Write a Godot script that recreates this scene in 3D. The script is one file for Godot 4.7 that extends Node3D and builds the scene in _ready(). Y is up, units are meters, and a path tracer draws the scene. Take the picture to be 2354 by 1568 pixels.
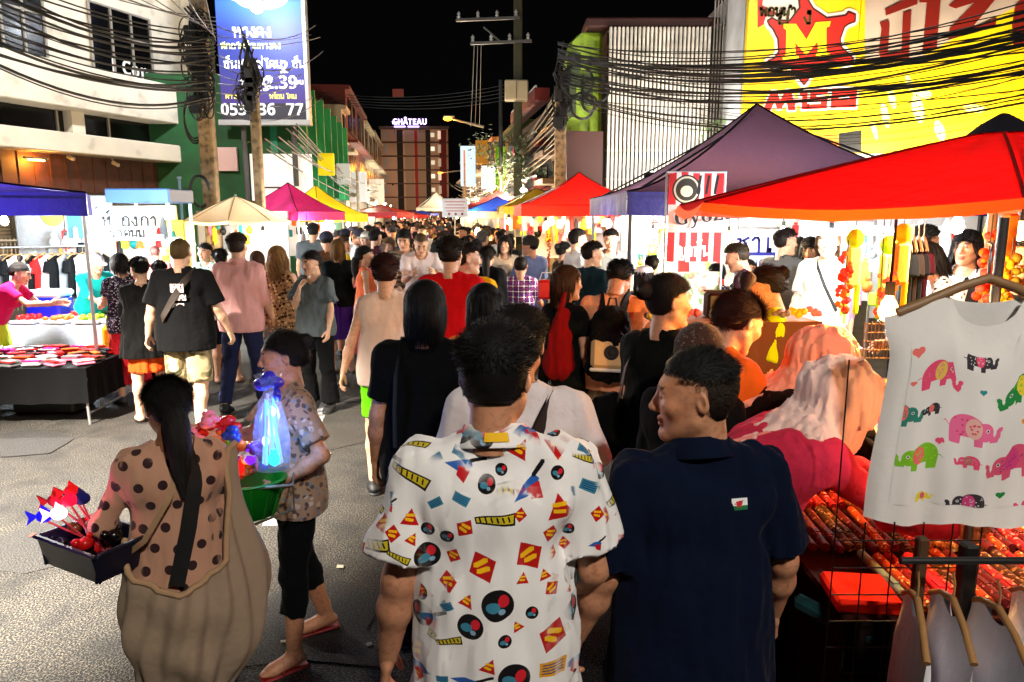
extends Node3D
# A night market street seen over the heads of the crowd.
const FPX := 1682.0        # focal length in picture units 2354 wide
const PITCH := 9.85
const CAM_H := 2.0
var used := {}
var wrinkle_tex: Texture2D
var skin_tex: Texture2D

func _ready() -> void:
	# camera, sky, lights that are far away, exposure
	var cam := Camera3D.new()
	cam.name = "camera"
	cam.fov = rad_to_deg(2.0 * atan(784.0 / FPX))
	cam.near = 0.05
	cam.far = 900.0
	add_child(cam)
	cam.transform = Transform3D(Basis(Vector3.RIGHT, -deg_to_rad(PITCH)), Vector3(0, CAM_H, 0))
	cam.current = true
	var env := Environment.new()
	env.background_mode = Environment.BG_SKY
	var sky := Sky.new()
	var sm := ProceduralSkyMaterial.new()
	sm.sky_top_color = Color(0.012, 0.012, 0.014)
	sm.sky_horizon_color = Color(0.016, 0.015, 0.016)
	sm.ground_bottom_color = Color(0.01, 0.01, 0.01)
	sm.ground_horizon_color = Color(0.016, 0.015, 0.016)
	sky.sky_material = sm
	env.sky = sky
	env.tonemap_mode = Environment.TONE_MAPPER_LINEAR
	env.tonemap_exposure = 1.35
	env.sdfgi_enabled = true
	env.ssao_enabled = true
	env.ssil_enabled = true
	var we := WorldEnvironment.new()
	we.name = "world"
	we.environment = env
	add_child(we)
	wrinkle_tex = noise_tex(0.012, 4, [], 512, 3, true, 7.0)
	skin_tex = noise_tex(0.03, 4, [[0.0, Color(0.80, 0.70, 0.66)], [0.5, grey(0.97)], [1.0, Color(1.0, 0.94, 0.9)]], 256, 6)
	fold_noise = FastNoiseLite.new()
	fold_noise.seed = 11
	fold_noise.frequency = 1.0
	fold_noise.fractal_octaves = 2
	build_all()

# ---------------------------------------------------------------- small helpers
func cam_dir(x: float, y: float) -> Vector3:
	return (Basis(Vector3.RIGHT, -deg_to_rad(PITCH)) * Vector3((x - 1177.0) / FPX, (784.0 - y) / FPX, -1.0))

func at(x: float, y: float, d: float) -> Vector3:      # a point of the place seen at x, y and lying d metres ahead
	var v := cam_dir(x, y)
	return v * (d / -v.z) + Vector3(0, CAM_H, 0)

func ground(x: float, y: float) -> Vector3:
	var v := cam_dir(x, y)
	return v * (CAM_H / -v.y) + Vector3(0, CAM_H, 0)

func numbered(n: String) -> String:
	if not used.has(n):
		used[n] = 0
		return n
	used[n] += 1
	return "%s_%03d" % [n, used[n]]

func thing(n: String, label: String, cat: String, pos := Vector3.ZERO, yaw := 0.0, group := "") -> Node3D:
	var o := Node3D.new()
	o.name = numbered(n)
	add_child(o)
	o.position = pos
	o.rotation.y = yaw
	tag(o, label, cat, group)
	return o

func tag(o: Node3D, label: String, cat: String, group := "") -> void:
	o.set_meta("label", label)
	o.set_meta("category", cat)
	if group != "":
		o.set_meta("group", group)

func put(parent: Node, n: String, mesh: Mesh, mat: Material, pos := Vector3.ZERO, basis := Basis.IDENTITY) -> MeshInstance3D:
	var o := MeshInstance3D.new()
	o.name = n
	o.mesh = mesh
	o.material_override = mat
	parent.add_child(o, true)
	o.transform = Transform3D(basis, pos)
	return o

func solo(n: String, label: String, cat: String, mesh: Mesh, mat: Material, pos := Vector3.ZERO, basis := Basis.IDENTITY, group := "") -> MeshInstance3D:
	var o := put(self, numbered(n), mesh, mat, pos, basis)
	tag(o, label, cat, group)
	return o

func setting(n: String, mesh: Mesh, mat: Material, pos := Vector3.ZERO, basis := Basis.IDENTITY) -> MeshInstance3D:
	var o := put(self, numbered(n), mesh, mat, pos, basis)
	o.set_meta("kind", "structure")
	return o

func ordinal(i: int) -> String:
	return ["first", "second", "third", "fourth", "fifth", "sixth", "seventh", "eighth", "ninth", "tenth", "eleventh", "twelfth", "thirteenth", "fourteenth", "fifteenth", "sixteenth", "seventeenth", "eighteenth", "nineteenth", "twentieth", "twenty-first", "twenty-second", "twenty-third", "twenty-fourth", "twenty-fifth", "twenty-sixth", "twenty-seventh", "twenty-eighth", "twenty-ninth", "thirtieth", "thirty-first", "thirty-second"][i % 32]

# ---------------------------------------------------------------- materials
var mats := {}
func mat(c: Color, rough := 0.8, metal := 0.0) -> StandardMaterial3D:
	var k := "m%s %s %s" % [c, rough, metal]
	if not mats.has(k):
		var m := StandardMaterial3D.new()
		m.albedo_color = c
		m.roughness = rough
		m.metallic = metal
		mats[k] = m
	return mats[k]

func cloth(c: Color, wrinkle := 0.5, tex: Texture2D = null, scale := 1.0, glow := 0.0) -> StandardMaterial3D:
	var k := "c%s %s %s %s %s" % [c, wrinkle, tex, scale, glow]
	if not mats.has(k):
		var m := StandardMaterial3D.new()
		m.albedo_color = c
		m.roughness = 0.9
		m.metallic_specular = 0.25
		m.rim_enabled = true
		m.rim = 0.25
		m.rim_tint = 0.6
		m.uv1_triplanar = true
		m.uv1_triplanar_sharpness = 6.0
		if tex != null:
			m.albedo_texture = tex
			m.uv1_scale = Vector3.ONE * scale
		else:
			m.uv1_scale = Vector3.ONE * 2.3
			m.normal_enabled = true
			m.normal_scale = wrinkle
			m.normal_texture = wrinkle_tex
		if glow > 0.0:
			m.backlight_enabled = true
			m.backlight = Color(glow, glow, glow)
		mats[k] = m
	return mats[k]

func sheet(c: Color, glow := 0.5, rough := 0.7) -> StandardMaterial3D:     # thin woven plastic or cloth that lets light through
	var k := "s%s %s %s" % [c, glow, rough]
	if not mats.has(k):
		var m := StandardMaterial3D.new()
		m.albedo_color = c
		m.roughness = rough
		m.backlight_enabled = true
		var lc := c.srgb_to_linear()
		lc *= glow / maxf(0.001, maxf(lc.r, maxf(lc.g, lc.b)))
		m.backlight = Color(lc.r, lc.g, lc.b).linear_to_srgb()
		m.uv1_triplanar = true
		m.uv1_scale = Vector3.ONE * 0.8
		m.normal_enabled = true
		m.normal_scale = 0.8
		m.normal_texture = wrinkle_tex
		mats[k] = m
	return mats[k]

func lamp_mat(c: Color, e: float) -> StandardMaterial3D:
	var k := "l%s %s" % [c, e]
	if not mats.has(k):
		var m := StandardMaterial3D.new()
		m.albedo_color = Color(c.r * 0.8, c.g * 0.8, c.b * 0.8)
		m.emission_enabled = true
		m.emission = c
		m.emission_energy_multiplier = e
		mats[k] = m
	return mats[k]

func rough_mat(c: Color, tex: Texture2D, scale: float, rough := 0.9, bump: Texture2D = null, bump_cm := 0.0, nrm: Texture2D = null, ns := 1.0) -> StandardMaterial3D:
	var m := StandardMaterial3D.new()
	m.albedo_color = c
	m.albedo_texture = tex
	m.roughness = rough
	m.uv1_triplanar = true
	m.uv1_world_triplanar = true
	m.uv1_scale = Vector3.ONE * scale
	if bump != null:
		m.heightmap_enabled = true
		m.heightmap_texture = bump
		m.heightmap_scale = bump_cm
	if nrm != null:
		m.normal_enabled = true
		m.normal_texture = nrm
		m.normal_scale = ns
	return m

func noise_tex(freq: float, oct: int, ramp: Array, size := 512, seed_ := 1, normal := false, strength := 4.0, type := FastNoiseLite.TYPE_SIMPLEX_SMOOTH) -> NoiseTexture2D:
	var n := FastNoiseLite.new()
	n.seed = seed_
	n.noise_type = type
	n.frequency = freq
	n.fractal_octaves = oct
	var t := NoiseTexture2D.new()
	t.width = size
	t.height = size
	t.seamless = true
	t.noise = n
	t.as_normal_map = normal
	t.bump_strength = strength
	if ramp.size() > 0:
		var g := Gradient.new()
		var offs := PackedFloat32Array()
		var cols := PackedColorArray()
		for r in ramp:
			offs.append(r[0])
			cols.append(r[1])
		g.offsets = offs
		g.colors = cols
		t.color_ramp = g
	return t

func grey(v: float) -> Color:
	return Color(v, v, v)

# ---------------------------------------------------------------- mesh builder: boxes, tubes, lathes, sheets
class MB:
	var v := PackedVector3Array()
	var n := PackedVector3Array()
	var u := PackedVector2Array()
	var ix := PackedInt32Array()
	var tint := PackedColorArray()

	func quad(a: Vector3, b: Vector3, c: Vector3, d: Vector3, uv := Rect2(0, 0, 1, 1)) -> void:   # anticlockwise seen from outside
		var nn := (b - a).cross(d - a)
		if nn.length_squared() < 1e-14:
			nn = (c - b).cross(d - b)
		nn = nn.normalized()
		var i := v.size()
		v.append_array(PackedVector3Array([a, b, c, d]))
		n.append_array(PackedVector3Array([nn, nn, nn, nn]))
		u.append_array(PackedVector2Array([Vector2(uv.position.x, uv.end.y), uv.end, Vector2(uv.end.x, uv.position.y), uv.position]))
		ix.append_array(PackedInt32Array([i, i + 2, i + 1, i, i + 3, i + 2]))

	func tri(a: Vector3, b: Vector3, c: Vector3) -> void:
		var nn := (b - a).cross(c - a).normalized()
		var i := v.size()
		v.append_array(PackedVector3Array([a, b, c]))
		n.append_array(PackedVector3Array([nn, nn, nn]))
		u.append_array(PackedVector2Array([Vector2(0, 1), Vector2(1, 1), Vector2(0, 0)]))
		ix.append_array(PackedInt32Array([i, i + 2, i + 1]))

	func box(c: Vector3, s: Vector3, b := Basis.IDENTITY) -> MB:
		var x := b.x * s.x * 0.5
		var y := b.y * s.y * 0.5
		var z := b.z * s.z * 0.5
		quad(c - x - y + z, c + x - y + z, c + x + y + z, c - x + y + z)
		quad(c + x - y - z, c - x - y - z, c - x + y - z, c + x + y - z)
		quad(c + x - y + z, c + x - y - z, c + x + y - z, c + x + y + z)
		quad(c - x - y - z, c - x - y + z, c - x + y + z, c - x + y - z)
		quad(c - x + y + z, c + x + y + z, c + x + y - z, c - x + y - z)
		quad(c - x - y - z, c + x - y - z, c + x - y + z, c - x - y + z)
		return self

	func soft(c: Vector3, s: Vector3, r: float, b := Basis.IDENTITY) -> MB:   # a box with chamfered edges
		var h := s * 0.5
		r = minf(r, minf(h.x, minf(h.y, h.z)) * 0.98)
		var q := func(x: float, y: float, z: float) -> Vector3: return c + b * Vector3(x, y, z)
		for sg in [-1.0, 1.0]:
			var f := [[Vector3(sg * h.x, -h.y + r, h.z - r), Vector3(sg * h.x, -h.y + r, -h.z + r), Vector3(sg * h.x, h.y - r, -h.z + r), Vector3(sg * h.x, h.y - r, h.z - r)],
				[Vector3(-h.x + r, sg * h.y, h.z - r), Vector3(h.x - r, sg * h.y, h.z - r), Vector3(h.x - r, sg * h.y, -h.z + r), Vector3(-h.x + r, sg * h.y, -h.z + r)],
				[Vector3(-h.x + r, -h.y + r, sg * h.z), Vector3(h.x - r, -h.y + r, sg * h.z), Vector3(h.x - r, h.y - r, sg * h.z), Vector3(-h.x + r, h.y - r, sg * h.z)]]
			for g in f:
				both(c + b * g[0], c + b * g[1], c + b * g[2], c + b * g[3], c)
		for sa in [-1.0, 1.0]:
			for sb in [-1.0, 1.0]:
				both(c + b * Vector3(-h.x + r, sa * (h.y - r), sb * h.z), c + b * Vector3(h.x - r, sa * (h.y - r), sb * h.z), c + b * Vector3(h.x - r, sa * h.y, sb * (h.z - r)), c + b * Vector3(-h.x + r, sa * h.y, sb * (h.z - r)), c)
				both(c + b * Vector3(sa * (h.x - r), -h.y + r, sb * h.z), c + b * Vector3(sa * (h.x - r), h.y - r, sb * h.z), c + b * Vector3(sa * h.x, h.y - r, sb * (h.z - r)), c + b * Vector3(sa * h.x, -h.y + r, sb * (h.z - r)), c)
				both(c + b * Vector3(sa * (h.x - r), sb * h.y, -h.z + r), c + b * Vector3(sa * (h.x - r), sb * h.y, h.z - r), c + b * Vector3(sa * h.x, sb * (h.y - r), h.z - r), c + b * Vector3(sa * h.x, sb * (h.y - r), -h.z + r), c)
				for sc in [-1.0, 1.0]:
					var p := c + b * Vector3(sa * h.x, sb * (h.y - r), sc * (h.z - r))
					var p2 := c + b * Vector3(sa * (h.x - r), sb * h.y, sc * (h.z - r))
					var p3 := c + b * Vector3(sa * (h.x - r), sb * (h.y - r), sc * h.z)
					if (p2 - p).cross(p3 - p).dot(p - c) > 0.0:
						tri(p, p2, p3)
					else:
						tri(p, p3, p2)
		return self

	func both(a: Vector3, b: Vector3, c: Vector3, d: Vector3, from: Vector3) -> void:   # a quad turned away from a point
		if (b - a).cross(d - a).dot((a + c) * 0.5 - from) > 0.0:
			quad(a, b, c, d)
		else:
			quad(a, d, c, b)

	func tube(path: PackedVector3Array, r0: float, r1: float, sides := 8, caps := true) -> MB:
		var up := Vector3.UP
		var first := v.size()
		var m := path.size()
		var t0 := (path[1] - path[0]).normalized()
		if absf(t0.dot(up)) > 0.9:
			up = Vector3.RIGHT
		for i in m:
			var t := (path[mini(i + 1, m - 1)] - path[maxi(i - 1, 0)]).normalized()
			var s := t.cross(up).normalized()
			up = s.cross(t).normalized()
			var r := lerpf(r0, r1, float(i) / (m - 1))
			for k in sides + 1:
				var a := TAU * k / sides
				var nn := s * cos(a) + up * sin(a)
				v.append(path[i] + nn * r)
				n.append(nn)
				u.append(Vector2(float(k) / sides, float(i) / (m - 1)))
		for i in m - 1:
			for k in sides:
				var a := first + i * (sides + 1) + k
				var c := a + sides + 1
				ix.append_array(PackedInt32Array([a, a + 1, c, a + 1, c + 1, c]))
		if caps:
			for e in 2:
				var i: int = 0 if e == 0 else m - 1
				var dir := (path[0] - path[1]).normalized() if e == 0 else (path[m - 1] - path[m - 2]).normalized()
				var base := v.size()
				for k in sides:
					v.append(v[first + i * (sides + 1) + k])
					n.append(dir)
					u.append(Vector2(0.5, 0.5))
				for k in range(1, sides - 1):
					if e == 0:
						ix.append_array(PackedInt32Array([base, base + k + 1, base + k]))
					else:
						ix.append_array(PackedInt32Array([base, base + k, base + k + 1]))
		return self

	func rod(a: Vector3, b: Vector3, r: float, sides := 8, r2 := -1.0) -> MB:
		return tube(PackedVector3Array([a, b]), r, r2 if r2 >= 0.0 else r, sides)

	func lathe(prof: Array, sides := 16, xf := Transform3D.IDENTITY, sx := 1.0, sz := 1.0) -> MB:    # [radius, height] upwards
		var first := v.size()
		for i in prof.size():
			var p0: Vector2 = prof[maxi(i - 1, 0)]
			var p1: Vector2 = prof[mini(i + 1, prof.size() - 1)]
			var tg := p1 - p0
			for k in sides + 1:
				var a := TAU * k / sides
				var p := Vector3(cos(a) * prof[i].x * sx, prof[i].y, sin(a) * prof[i].x * sz)
				var nn := Vector3(cos(a) * tg.y / sx, -tg.x, sin(a) * tg.y / sz).normalized()
				v.append(xf * p)
				n.append((xf.basis * nn).normalized())
				u.append(Vector2(float(k) / sides, 1.0 - float(i) / (prof.size() - 1)))
		for i in prof.size() - 1:
			for k in sides:
				var a := first + i * (sides + 1) + k
				var c := a + sides + 1
				ix.append_array(PackedInt32Array([a, a + 1, c, a + 1, c + 1, c]))
		return self

	func ball(c: Vector3, r: Vector3, sides := 12, rings := 8) -> MB:
		var prof := []
		for i in rings + 1:
			var a := -PI / 2 + PI * i / rings
			prof.append(Vector2(maxf(cos(a), 0.001), sin(a)))
		return lathe(prof, sides, Transform3D(Basis.from_scale(r), c))

	func prism(poly: PackedVector2Array, depth: float, xf := Transform3D.IDENTITY) -> MB:   # outline in x, y; front at z = depth
		if Geometry2D.is_polygon_clockwise(poly):
			poly = poly.duplicate()
			poly.reverse()
		var t := Geometry2D.triangulate_polygon(poly)
		for side in 2:
			var z := depth if side == 0 else 0.0
			var base := v.size()
			var nn := (xf.basis * Vector3(0, 0, 1.0 if side == 0 else -1.0)).normalized()
			for p in poly:
				v.append(xf * Vector3(p.x, p.y, z))
				n.append(nn)
				u.append(p)
			for i in range(0, t.size(), 3):
				var a := t[i]
				var b := t[i + 1]
				var c := t[i + 2]
				var ccw := (poly[b] - poly[a]).cross(poly[c] - poly[a]) > 0.0
				if ccw == (side == 0):
					ix.append_array(PackedInt32Array([base + a, base + c, base + b]))
				else:
					ix.append_array(PackedInt32Array([base + a, base + b, base + c]))
		var m := poly.size()
		for i in m:
			var p := poly[i]
			var q := poly[(i + 1) % m]
			quad(xf * Vector3(p.x, p.y, 0), xf * Vector3(q.x, q.y, 0), xf * Vector3(q.x, q.y, depth), xf * Vector3(p.x, p.y, depth))
		return self

	func grid(nu: int, nv: int, f: Callable) -> MB:      # a smooth sheet: f(s, t) is a point; its outside is where du x dv points
		var first := v.size()
		var pts := PackedVector3Array()
		for j in nv + 1:
			for i in nu + 1:
				pts.append(f.call(float(i) / nu, float(j) / nv))
		for j in nv + 1:
			for i in nu + 1:
				var du := pts[j * (nu + 1) + mini(i + 1, nu)] - pts[j * (nu + 1) + maxi(i - 1, 0)]
				var dv := pts[mini(j + 1, nv) * (nu + 1) + i] - pts[maxi(j - 1, 0) * (nu + 1) + i]
				var nn := du.cross(dv)
				v.append(pts[j * (nu + 1) + i])
				n.append(nn.normalized() if nn.length_squared() > 1e-16 else Vector3.UP)
				u.append(Vector2(float(i) / nu, 1.0 - float(j) / nv))
		for j in nv:
			for i in nu:
				var a := first + j * (nu + 1) + i
				var c := a + nu + 1
				ix.append_array(PackedInt32Array([a, c, a + 1, a + 1, c, c + 1]))
		return self

	func add(o: MB, xf := Transform3D.IDENTITY) -> MB:
		var base := v.size()
		var flip := xf.basis.determinant() < 0.0
		var nb := xf.basis.inverse().transposed()
		for i in o.v.size():
			v.append(xf * o.v[i])
			n.append((nb * o.n[i]).normalized())
		u.append_array(o.u)
		for i in range(0, o.ix.size(), 3):
			ix.append(base + o.ix[i])
			ix.append(base + o.ix[i + (2 if flip else 1)])
			ix.append(base + o.ix[i + (1 if flip else 2)])
		return self

	func done() -> ArrayMesh:
		var a := []
		a.resize(Mesh.ARRAY_MAX)
		a[Mesh.ARRAY_VERTEX] = v
		a[Mesh.ARRAY_NORMAL] = n
		a[Mesh.ARRAY_TEX_UV] = u
		a[Mesh.ARRAY_INDEX] = ix
		if tint.size() > 0:
			while tint.size() < v.size():
				tint.append(Color(0.6, 0.6, 0.6))
			a[Mesh.ARRAY_COLOR] = tint
		var m := ArrayMesh.new()
		m.add_surface_from_arrays(Mesh.PRIMITIVE_TRIANGLES, a)
		return m

func bxm(s: Vector3) -> ArrayMesh:
	return MB.new().box(Vector3.ZERO, s).done()

# ---------------------------------------------------------------- distance field, meshed with surface nets
class Field:
	var o: Vector3
	var c: float
	var nx: int
	var ny: int
	var nz: int
	var d := PackedFloat32Array()

	func _init(lo: Vector3, hi: Vector3, cell: float) -> void:
		o = lo
		c = cell
		nx = int(ceil((hi.x - lo.x) / cell)) + 1
		ny = int(ceil((hi.y - lo.y) / cell)) + 1
		nz = int(ceil((hi.z - lo.z) / cell)) + 1
		d.resize(nx * ny * nz)
		d.fill(1.0)

	func cap(a: Vector3, b: Vector3, ra: float, rb: float, k := 0.03, side := Vector3.ZERO, flat := 1.0, carve := false, open_end := false) -> void:
		var rr := maxf(ra, rb) * maxf(1.0, flat) + k + 2.5 * c
		var lo := (a.min(b) - Vector3.ONE * rr - o) / c
		var hi := (a.max(b) + Vector3.ONE * rr - o) / c
		var x0 := maxi(0, int(lo.x))
		var x1 := mini(nx - 1, int(hi.x) + 1)
		var y0 := maxi(0, int(lo.y))
		var y1 := mini(ny - 1, int(hi.y) + 1)
		var z0 := maxi(0, int(lo.z))
		var z1 := mini(nz - 1, int(hi.z) + 1)
		var ba := b - a
		var inv := 1.0 / maxf(ba.length_squared(), 1e-9)
		var squash := side != Vector3.ZERO
		var w := Vector3.ZERO
		var wk := 0.0
		if squash:      # thinner by «flat» across the plane that holds the bone and «side»
			w = ba.cross(side).normalized() if ba.length_squared() > 1e-8 and ba.cross(side).length_squared() > 1e-10 else side
			wk = 1.0 / flat - 1.0
		var dr := rb - ra
		var ln := ba.length()
		var ik := 0.25 / maxf(k, 1e-5)
		for z in range(z0, z1 + 1):
			for y in range(y0, y1 + 1):
				var i := (z * ny + y) * nx + x0
				var pa := Vector3(o.x + x0 * c, o.y + y * c, o.z + z * c) - a
				for x in range(x0, x1 + 1):
					var tr := pa.dot(ba) * inv
					var t := clampf(tr, 0.0, 1.0)
					var e := pa - ba * (tr if open_end and tr > 1.0 else t)
					if squash:
						e += w * (e.dot(w) * wk)
					var q := e.length() - ra - dr * t
					if open_end and tr > 1.0:
						q = maxf(q, (tr - 1.0) * ln)
					var g := d[i]
					if carve:
						q = -q
						var h := k - absf(g - q)
						d[i] = maxf(g, q) + (h * h * ik if h > 0.0 else 0.0)
					else:
						var h := k - absf(g - q)
						d[i] = minf(g, q) - (h * h * ik if h > 0.0 else 0.0)
					pa.x += c
					i += 1

	func ell(p: Vector3, r: Vector3, k := 0.02, carve := false, turn := Basis.IDENTITY) -> void:
		var m := maxf(r.x, maxf(r.y, r.z))
		var mn := minf(r.x, minf(r.y, r.z))
		var rr := m + k + 2.5 * c
		var lo := (p - Vector3.ONE * rr - o) / c
		var hi := (p + Vector3.ONE * rr - o) / c
		var ir := Vector3(1.0 / r.x, 1.0 / r.y, 1.0 / r.z)
		var ik := 0.25 / maxf(k, 1e-5)
		var bt := turn.transposed()
		for z in range(maxi(0, int(lo.z)), mini(nz - 1, int(hi.z) + 1) + 1):
			for y in range(maxi(0, int(lo.y)), mini(ny - 1, int(hi.y) + 1) + 1):
				for x in range(maxi(0, int(lo.x)), mini(nx - 1, int(hi.x) + 1) + 1):
					var e := bt * (Vector3(o.x + x * c, o.y + y * c, o.z + z * c) - p)
					var s := e * ir
					var l := s.length()
					var q := (l - 1.0) * mn if l < 1e-4 else l * (l - 1.0) / (s * ir).length()
					var i := (z * ny + y) * nx + x
					var g := d[i]
					if carve:
						q = -q
						var h := k - absf(g - q)
						d[i] = maxf(g, q) + (h * h * ik if h > 0.0 else 0.0)
					else:
						var h := k - absf(g - q)
						d[i] = minf(g, q) - (h * h * ik if h > 0.0 else 0.0)

	func cut(p: Vector3, n: Vector3) -> void:       # takes away what lies on the side n points to
		for z in nz:
			for y in ny:
				var q := (Vector3(o.x, o.y + y * c, o.z + z * c) - p).dot(n)
				var dq := n.x * c
				var i := (z * ny + y) * nx
				if maxf(q, q + dq * nx) < -0.2:
					continue
				for x in nx:
					if d[i] < q:
						d[i] = q
					q += dq
					i += 1

	func ripple(noise: FastNoiseLite, amp: float, sc: Vector3, band := 0.05) -> void:
		var i := 0
		for z in nz:
			for y in ny:
				for x in nx:
					if absf(d[i]) < band:
						d[i] += noise.get_noise_3d((o.x + x * c) * sc.x, (o.y + y * c) * sc.y, (o.z + z * c) * sc.z) * amp
					i += 1

	func mesh_to(out: Dictionary) -> void:          # appends to out.v, out.n, out.ix
		var vv: PackedVector3Array = out.v
		var nn: PackedVector3Array = out.n
		var ix: PackedInt32Array = out.ix
		var vmap := PackedInt32Array()
		vmap.resize(d.size())
		vmap.fill(-1)
		var sx := 1
		var sy := nx
		var sz := nx * ny
		var st := [sx, sy, sz]
		var thr := 2.4 * c
		var total := d.size()
		for i in total:
			var di := d[i]
			if absf(di) > thr:
				continue
			var x := i % nx
			var y := (i / nx) % ny
			var z := i / sz
			if x == 0 or y == 0 or z == 0 or x >= nx - 1 or y >= ny - 1 or z >= nz - 1:
				continue
			for ax in 3:
				var j: int = i + st[ax]
				if (di < 0.0) == (d[j] < 0.0):
					continue
				var sa: int = st[(ax + 1) % 3]
				var sb: int = st[(ax + 2) % 3]
				var q := [i - sa - sb, i - sb, i, i - sa]
				var r := [0, 0, 0, 0]
				for k in 4:
					var cell: int = q[k]
					var id := vmap[cell]
					if id < 0:
						var d0 := d[cell]
						var d1 := d[cell + sx]
						var d2 := d[cell + sy]
						var d3 := d[cell + sx + sy]
						var d4 := d[cell + sz]
						var d5 := d[cell + sx + sz]
						var d6 := d[cell + sy + sz]
						var d7 := d[cell + sx + sy + sz]
						var g := Vector3((d1 + d3 + d5 + d7) - (d0 + d2 + d4 + d6), (d2 + d3 + d6 + d7) - (d0 + d1 + d4 + d5), (d4 + d5 + d6 + d7) - (d0 + d1 + d2 + d3))
						var off := Vector3.ZERO
						var cnt := 0
						if (d0 < 0.0) != (d1 < 0.0):
							off += Vector3(d0 / (d0 - d1), 0, 0)
							cnt += 1
						if (d2 < 0.0) != (d3 < 0.0):
							off += Vector3(d2 / (d2 - d3), 1, 0)
							cnt += 1
						if (d4 < 0.0) != (d5 < 0.0):
							off += Vector3(d4 / (d4 - d5), 0, 1)
							cnt += 1
						if (d6 < 0.0) != (d7 < 0.0):
							off += Vector3(d6 / (d6 - d7), 1, 1)
							cnt += 1
						if (d0 < 0.0) != (d2 < 0.0):
							off += Vector3(0, d0 / (d0 - d2), 0)
							cnt += 1
						if (d1 < 0.0) != (d3 < 0.0):
							off += Vector3(1, d1 / (d1 - d3), 0)
							cnt += 1
						if (d4 < 0.0) != (d6 < 0.0):
							off += Vector3(0, d4 / (d4 - d6), 1)
							cnt += 1
						if (d5 < 0.0) != (d7 < 0.0):
							off += Vector3(1, d5 / (d5 - d7), 1)
							cnt += 1
						if (d0 < 0.0) != (d4 < 0.0):
							off += Vector3(0, 0, d0 / (d0 - d4))
							cnt += 1
						if (d1 < 0.0) != (d5 < 0.0):
							off += Vector3(1, 0, d1 / (d1 - d5))
							cnt += 1
						if (d2 < 0.0) != (d6 < 0.0):
							off += Vector3(0, 1, d2 / (d2 - d6))
							cnt += 1
						if (d3 < 0.0) != (d7 < 0.0):
							off += Vector3(1, 1, d3 / (d3 - d7))
							cnt += 1
						off /= maxf(cnt, 1)
						var cx := cell % nx
						var cy := (cell / nx) % ny
						var cz := cell / sz
						id = vv.size()
						vmap[cell] = id
						vv.append(o + (Vector3(cx, cy, cz) + off) * c)
						nn.append(g.normalized())
					r[k] = id
				if di < 0.0:
					ix.append_array(PackedInt32Array([r[0], r[2], r[1], r[0], r[3], r[2]]))
				else:
					ix.append_array(PackedInt32Array([r[0], r[1], r[2], r[0], r[2], r[3]]))
		out.v = vv
		out.n = nn
		out.ix = ix

func raw() -> Dictionary:
	return {"v": PackedVector3Array(), "n": PackedVector3Array(), "ix": PackedInt32Array(), "c": PackedColorArray()}

func raw_add(out: Dictionary, o: Dictionary, xf: Transform3D) -> void:
	var base: int = out.v.size()
	while out.c.size() < base:
		out.c.append(Color.WHITE)
	var flip := xf.basis.determinant() < 0.0
	var nb := xf.basis.inverse().transposed()
	var pv: PackedVector3Array = o.v
	var pn: PackedVector3Array = o.n
	var pi: PackedInt32Array = o.ix
	out.v.append_array(xf * pv)
	var q := PackedVector3Array()
	q.resize(pn.size())
	for i in pn.size():
		q[i] = (nb * pn[i]).normalized()
	out.n.append_array(q)
	out.c.append_array(o.c)
	var w := PackedInt32Array()
	w.resize(pi.size())
	for i in range(0, pi.size(), 3):
		w[i] = base + pi[i]
		w[i + 1] = base + pi[i + (2 if flip else 1)]
		w[i + 2] = base + pi[i + (1 if flip else 2)]
	out.ix.append_array(w)

func raw_mesh(out: Dictionary, colours := false) -> ArrayMesh:
	var a := []
	a.resize(Mesh.ARRAY_MAX)
	a[Mesh.ARRAY_VERTEX] = out.v
	a[Mesh.ARRAY_NORMAL] = out.n
	if colours:
		while out.c.size() < out.v.size():
			out.c.append(Color.WHITE)
		a[Mesh.ARRAY_COLOR] = out.c
	a[Mesh.ARRAY_INDEX] = out.ix
	var m := ArrayMesh.new()
	m.add_surface_from_arrays(Mesh.PRIMITIVE_TRIANGLES, a)
	return m

func V(x: float, y: float, z: float) -> Vector3:
	return Vector3(x, y, z)
func K(r, g = 0.0, b = 0.0, a = 1.0) -> Color:
	return r if r is Color else Color(r, g, b, a)
func mbn() -> MB:
	return MB.new()

var head_raw := {}
var hand_raw := {}
var foot_raw := {}
var shoe_mesh: ArrayMesh
var fold_noise: FastNoiseLite

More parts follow.
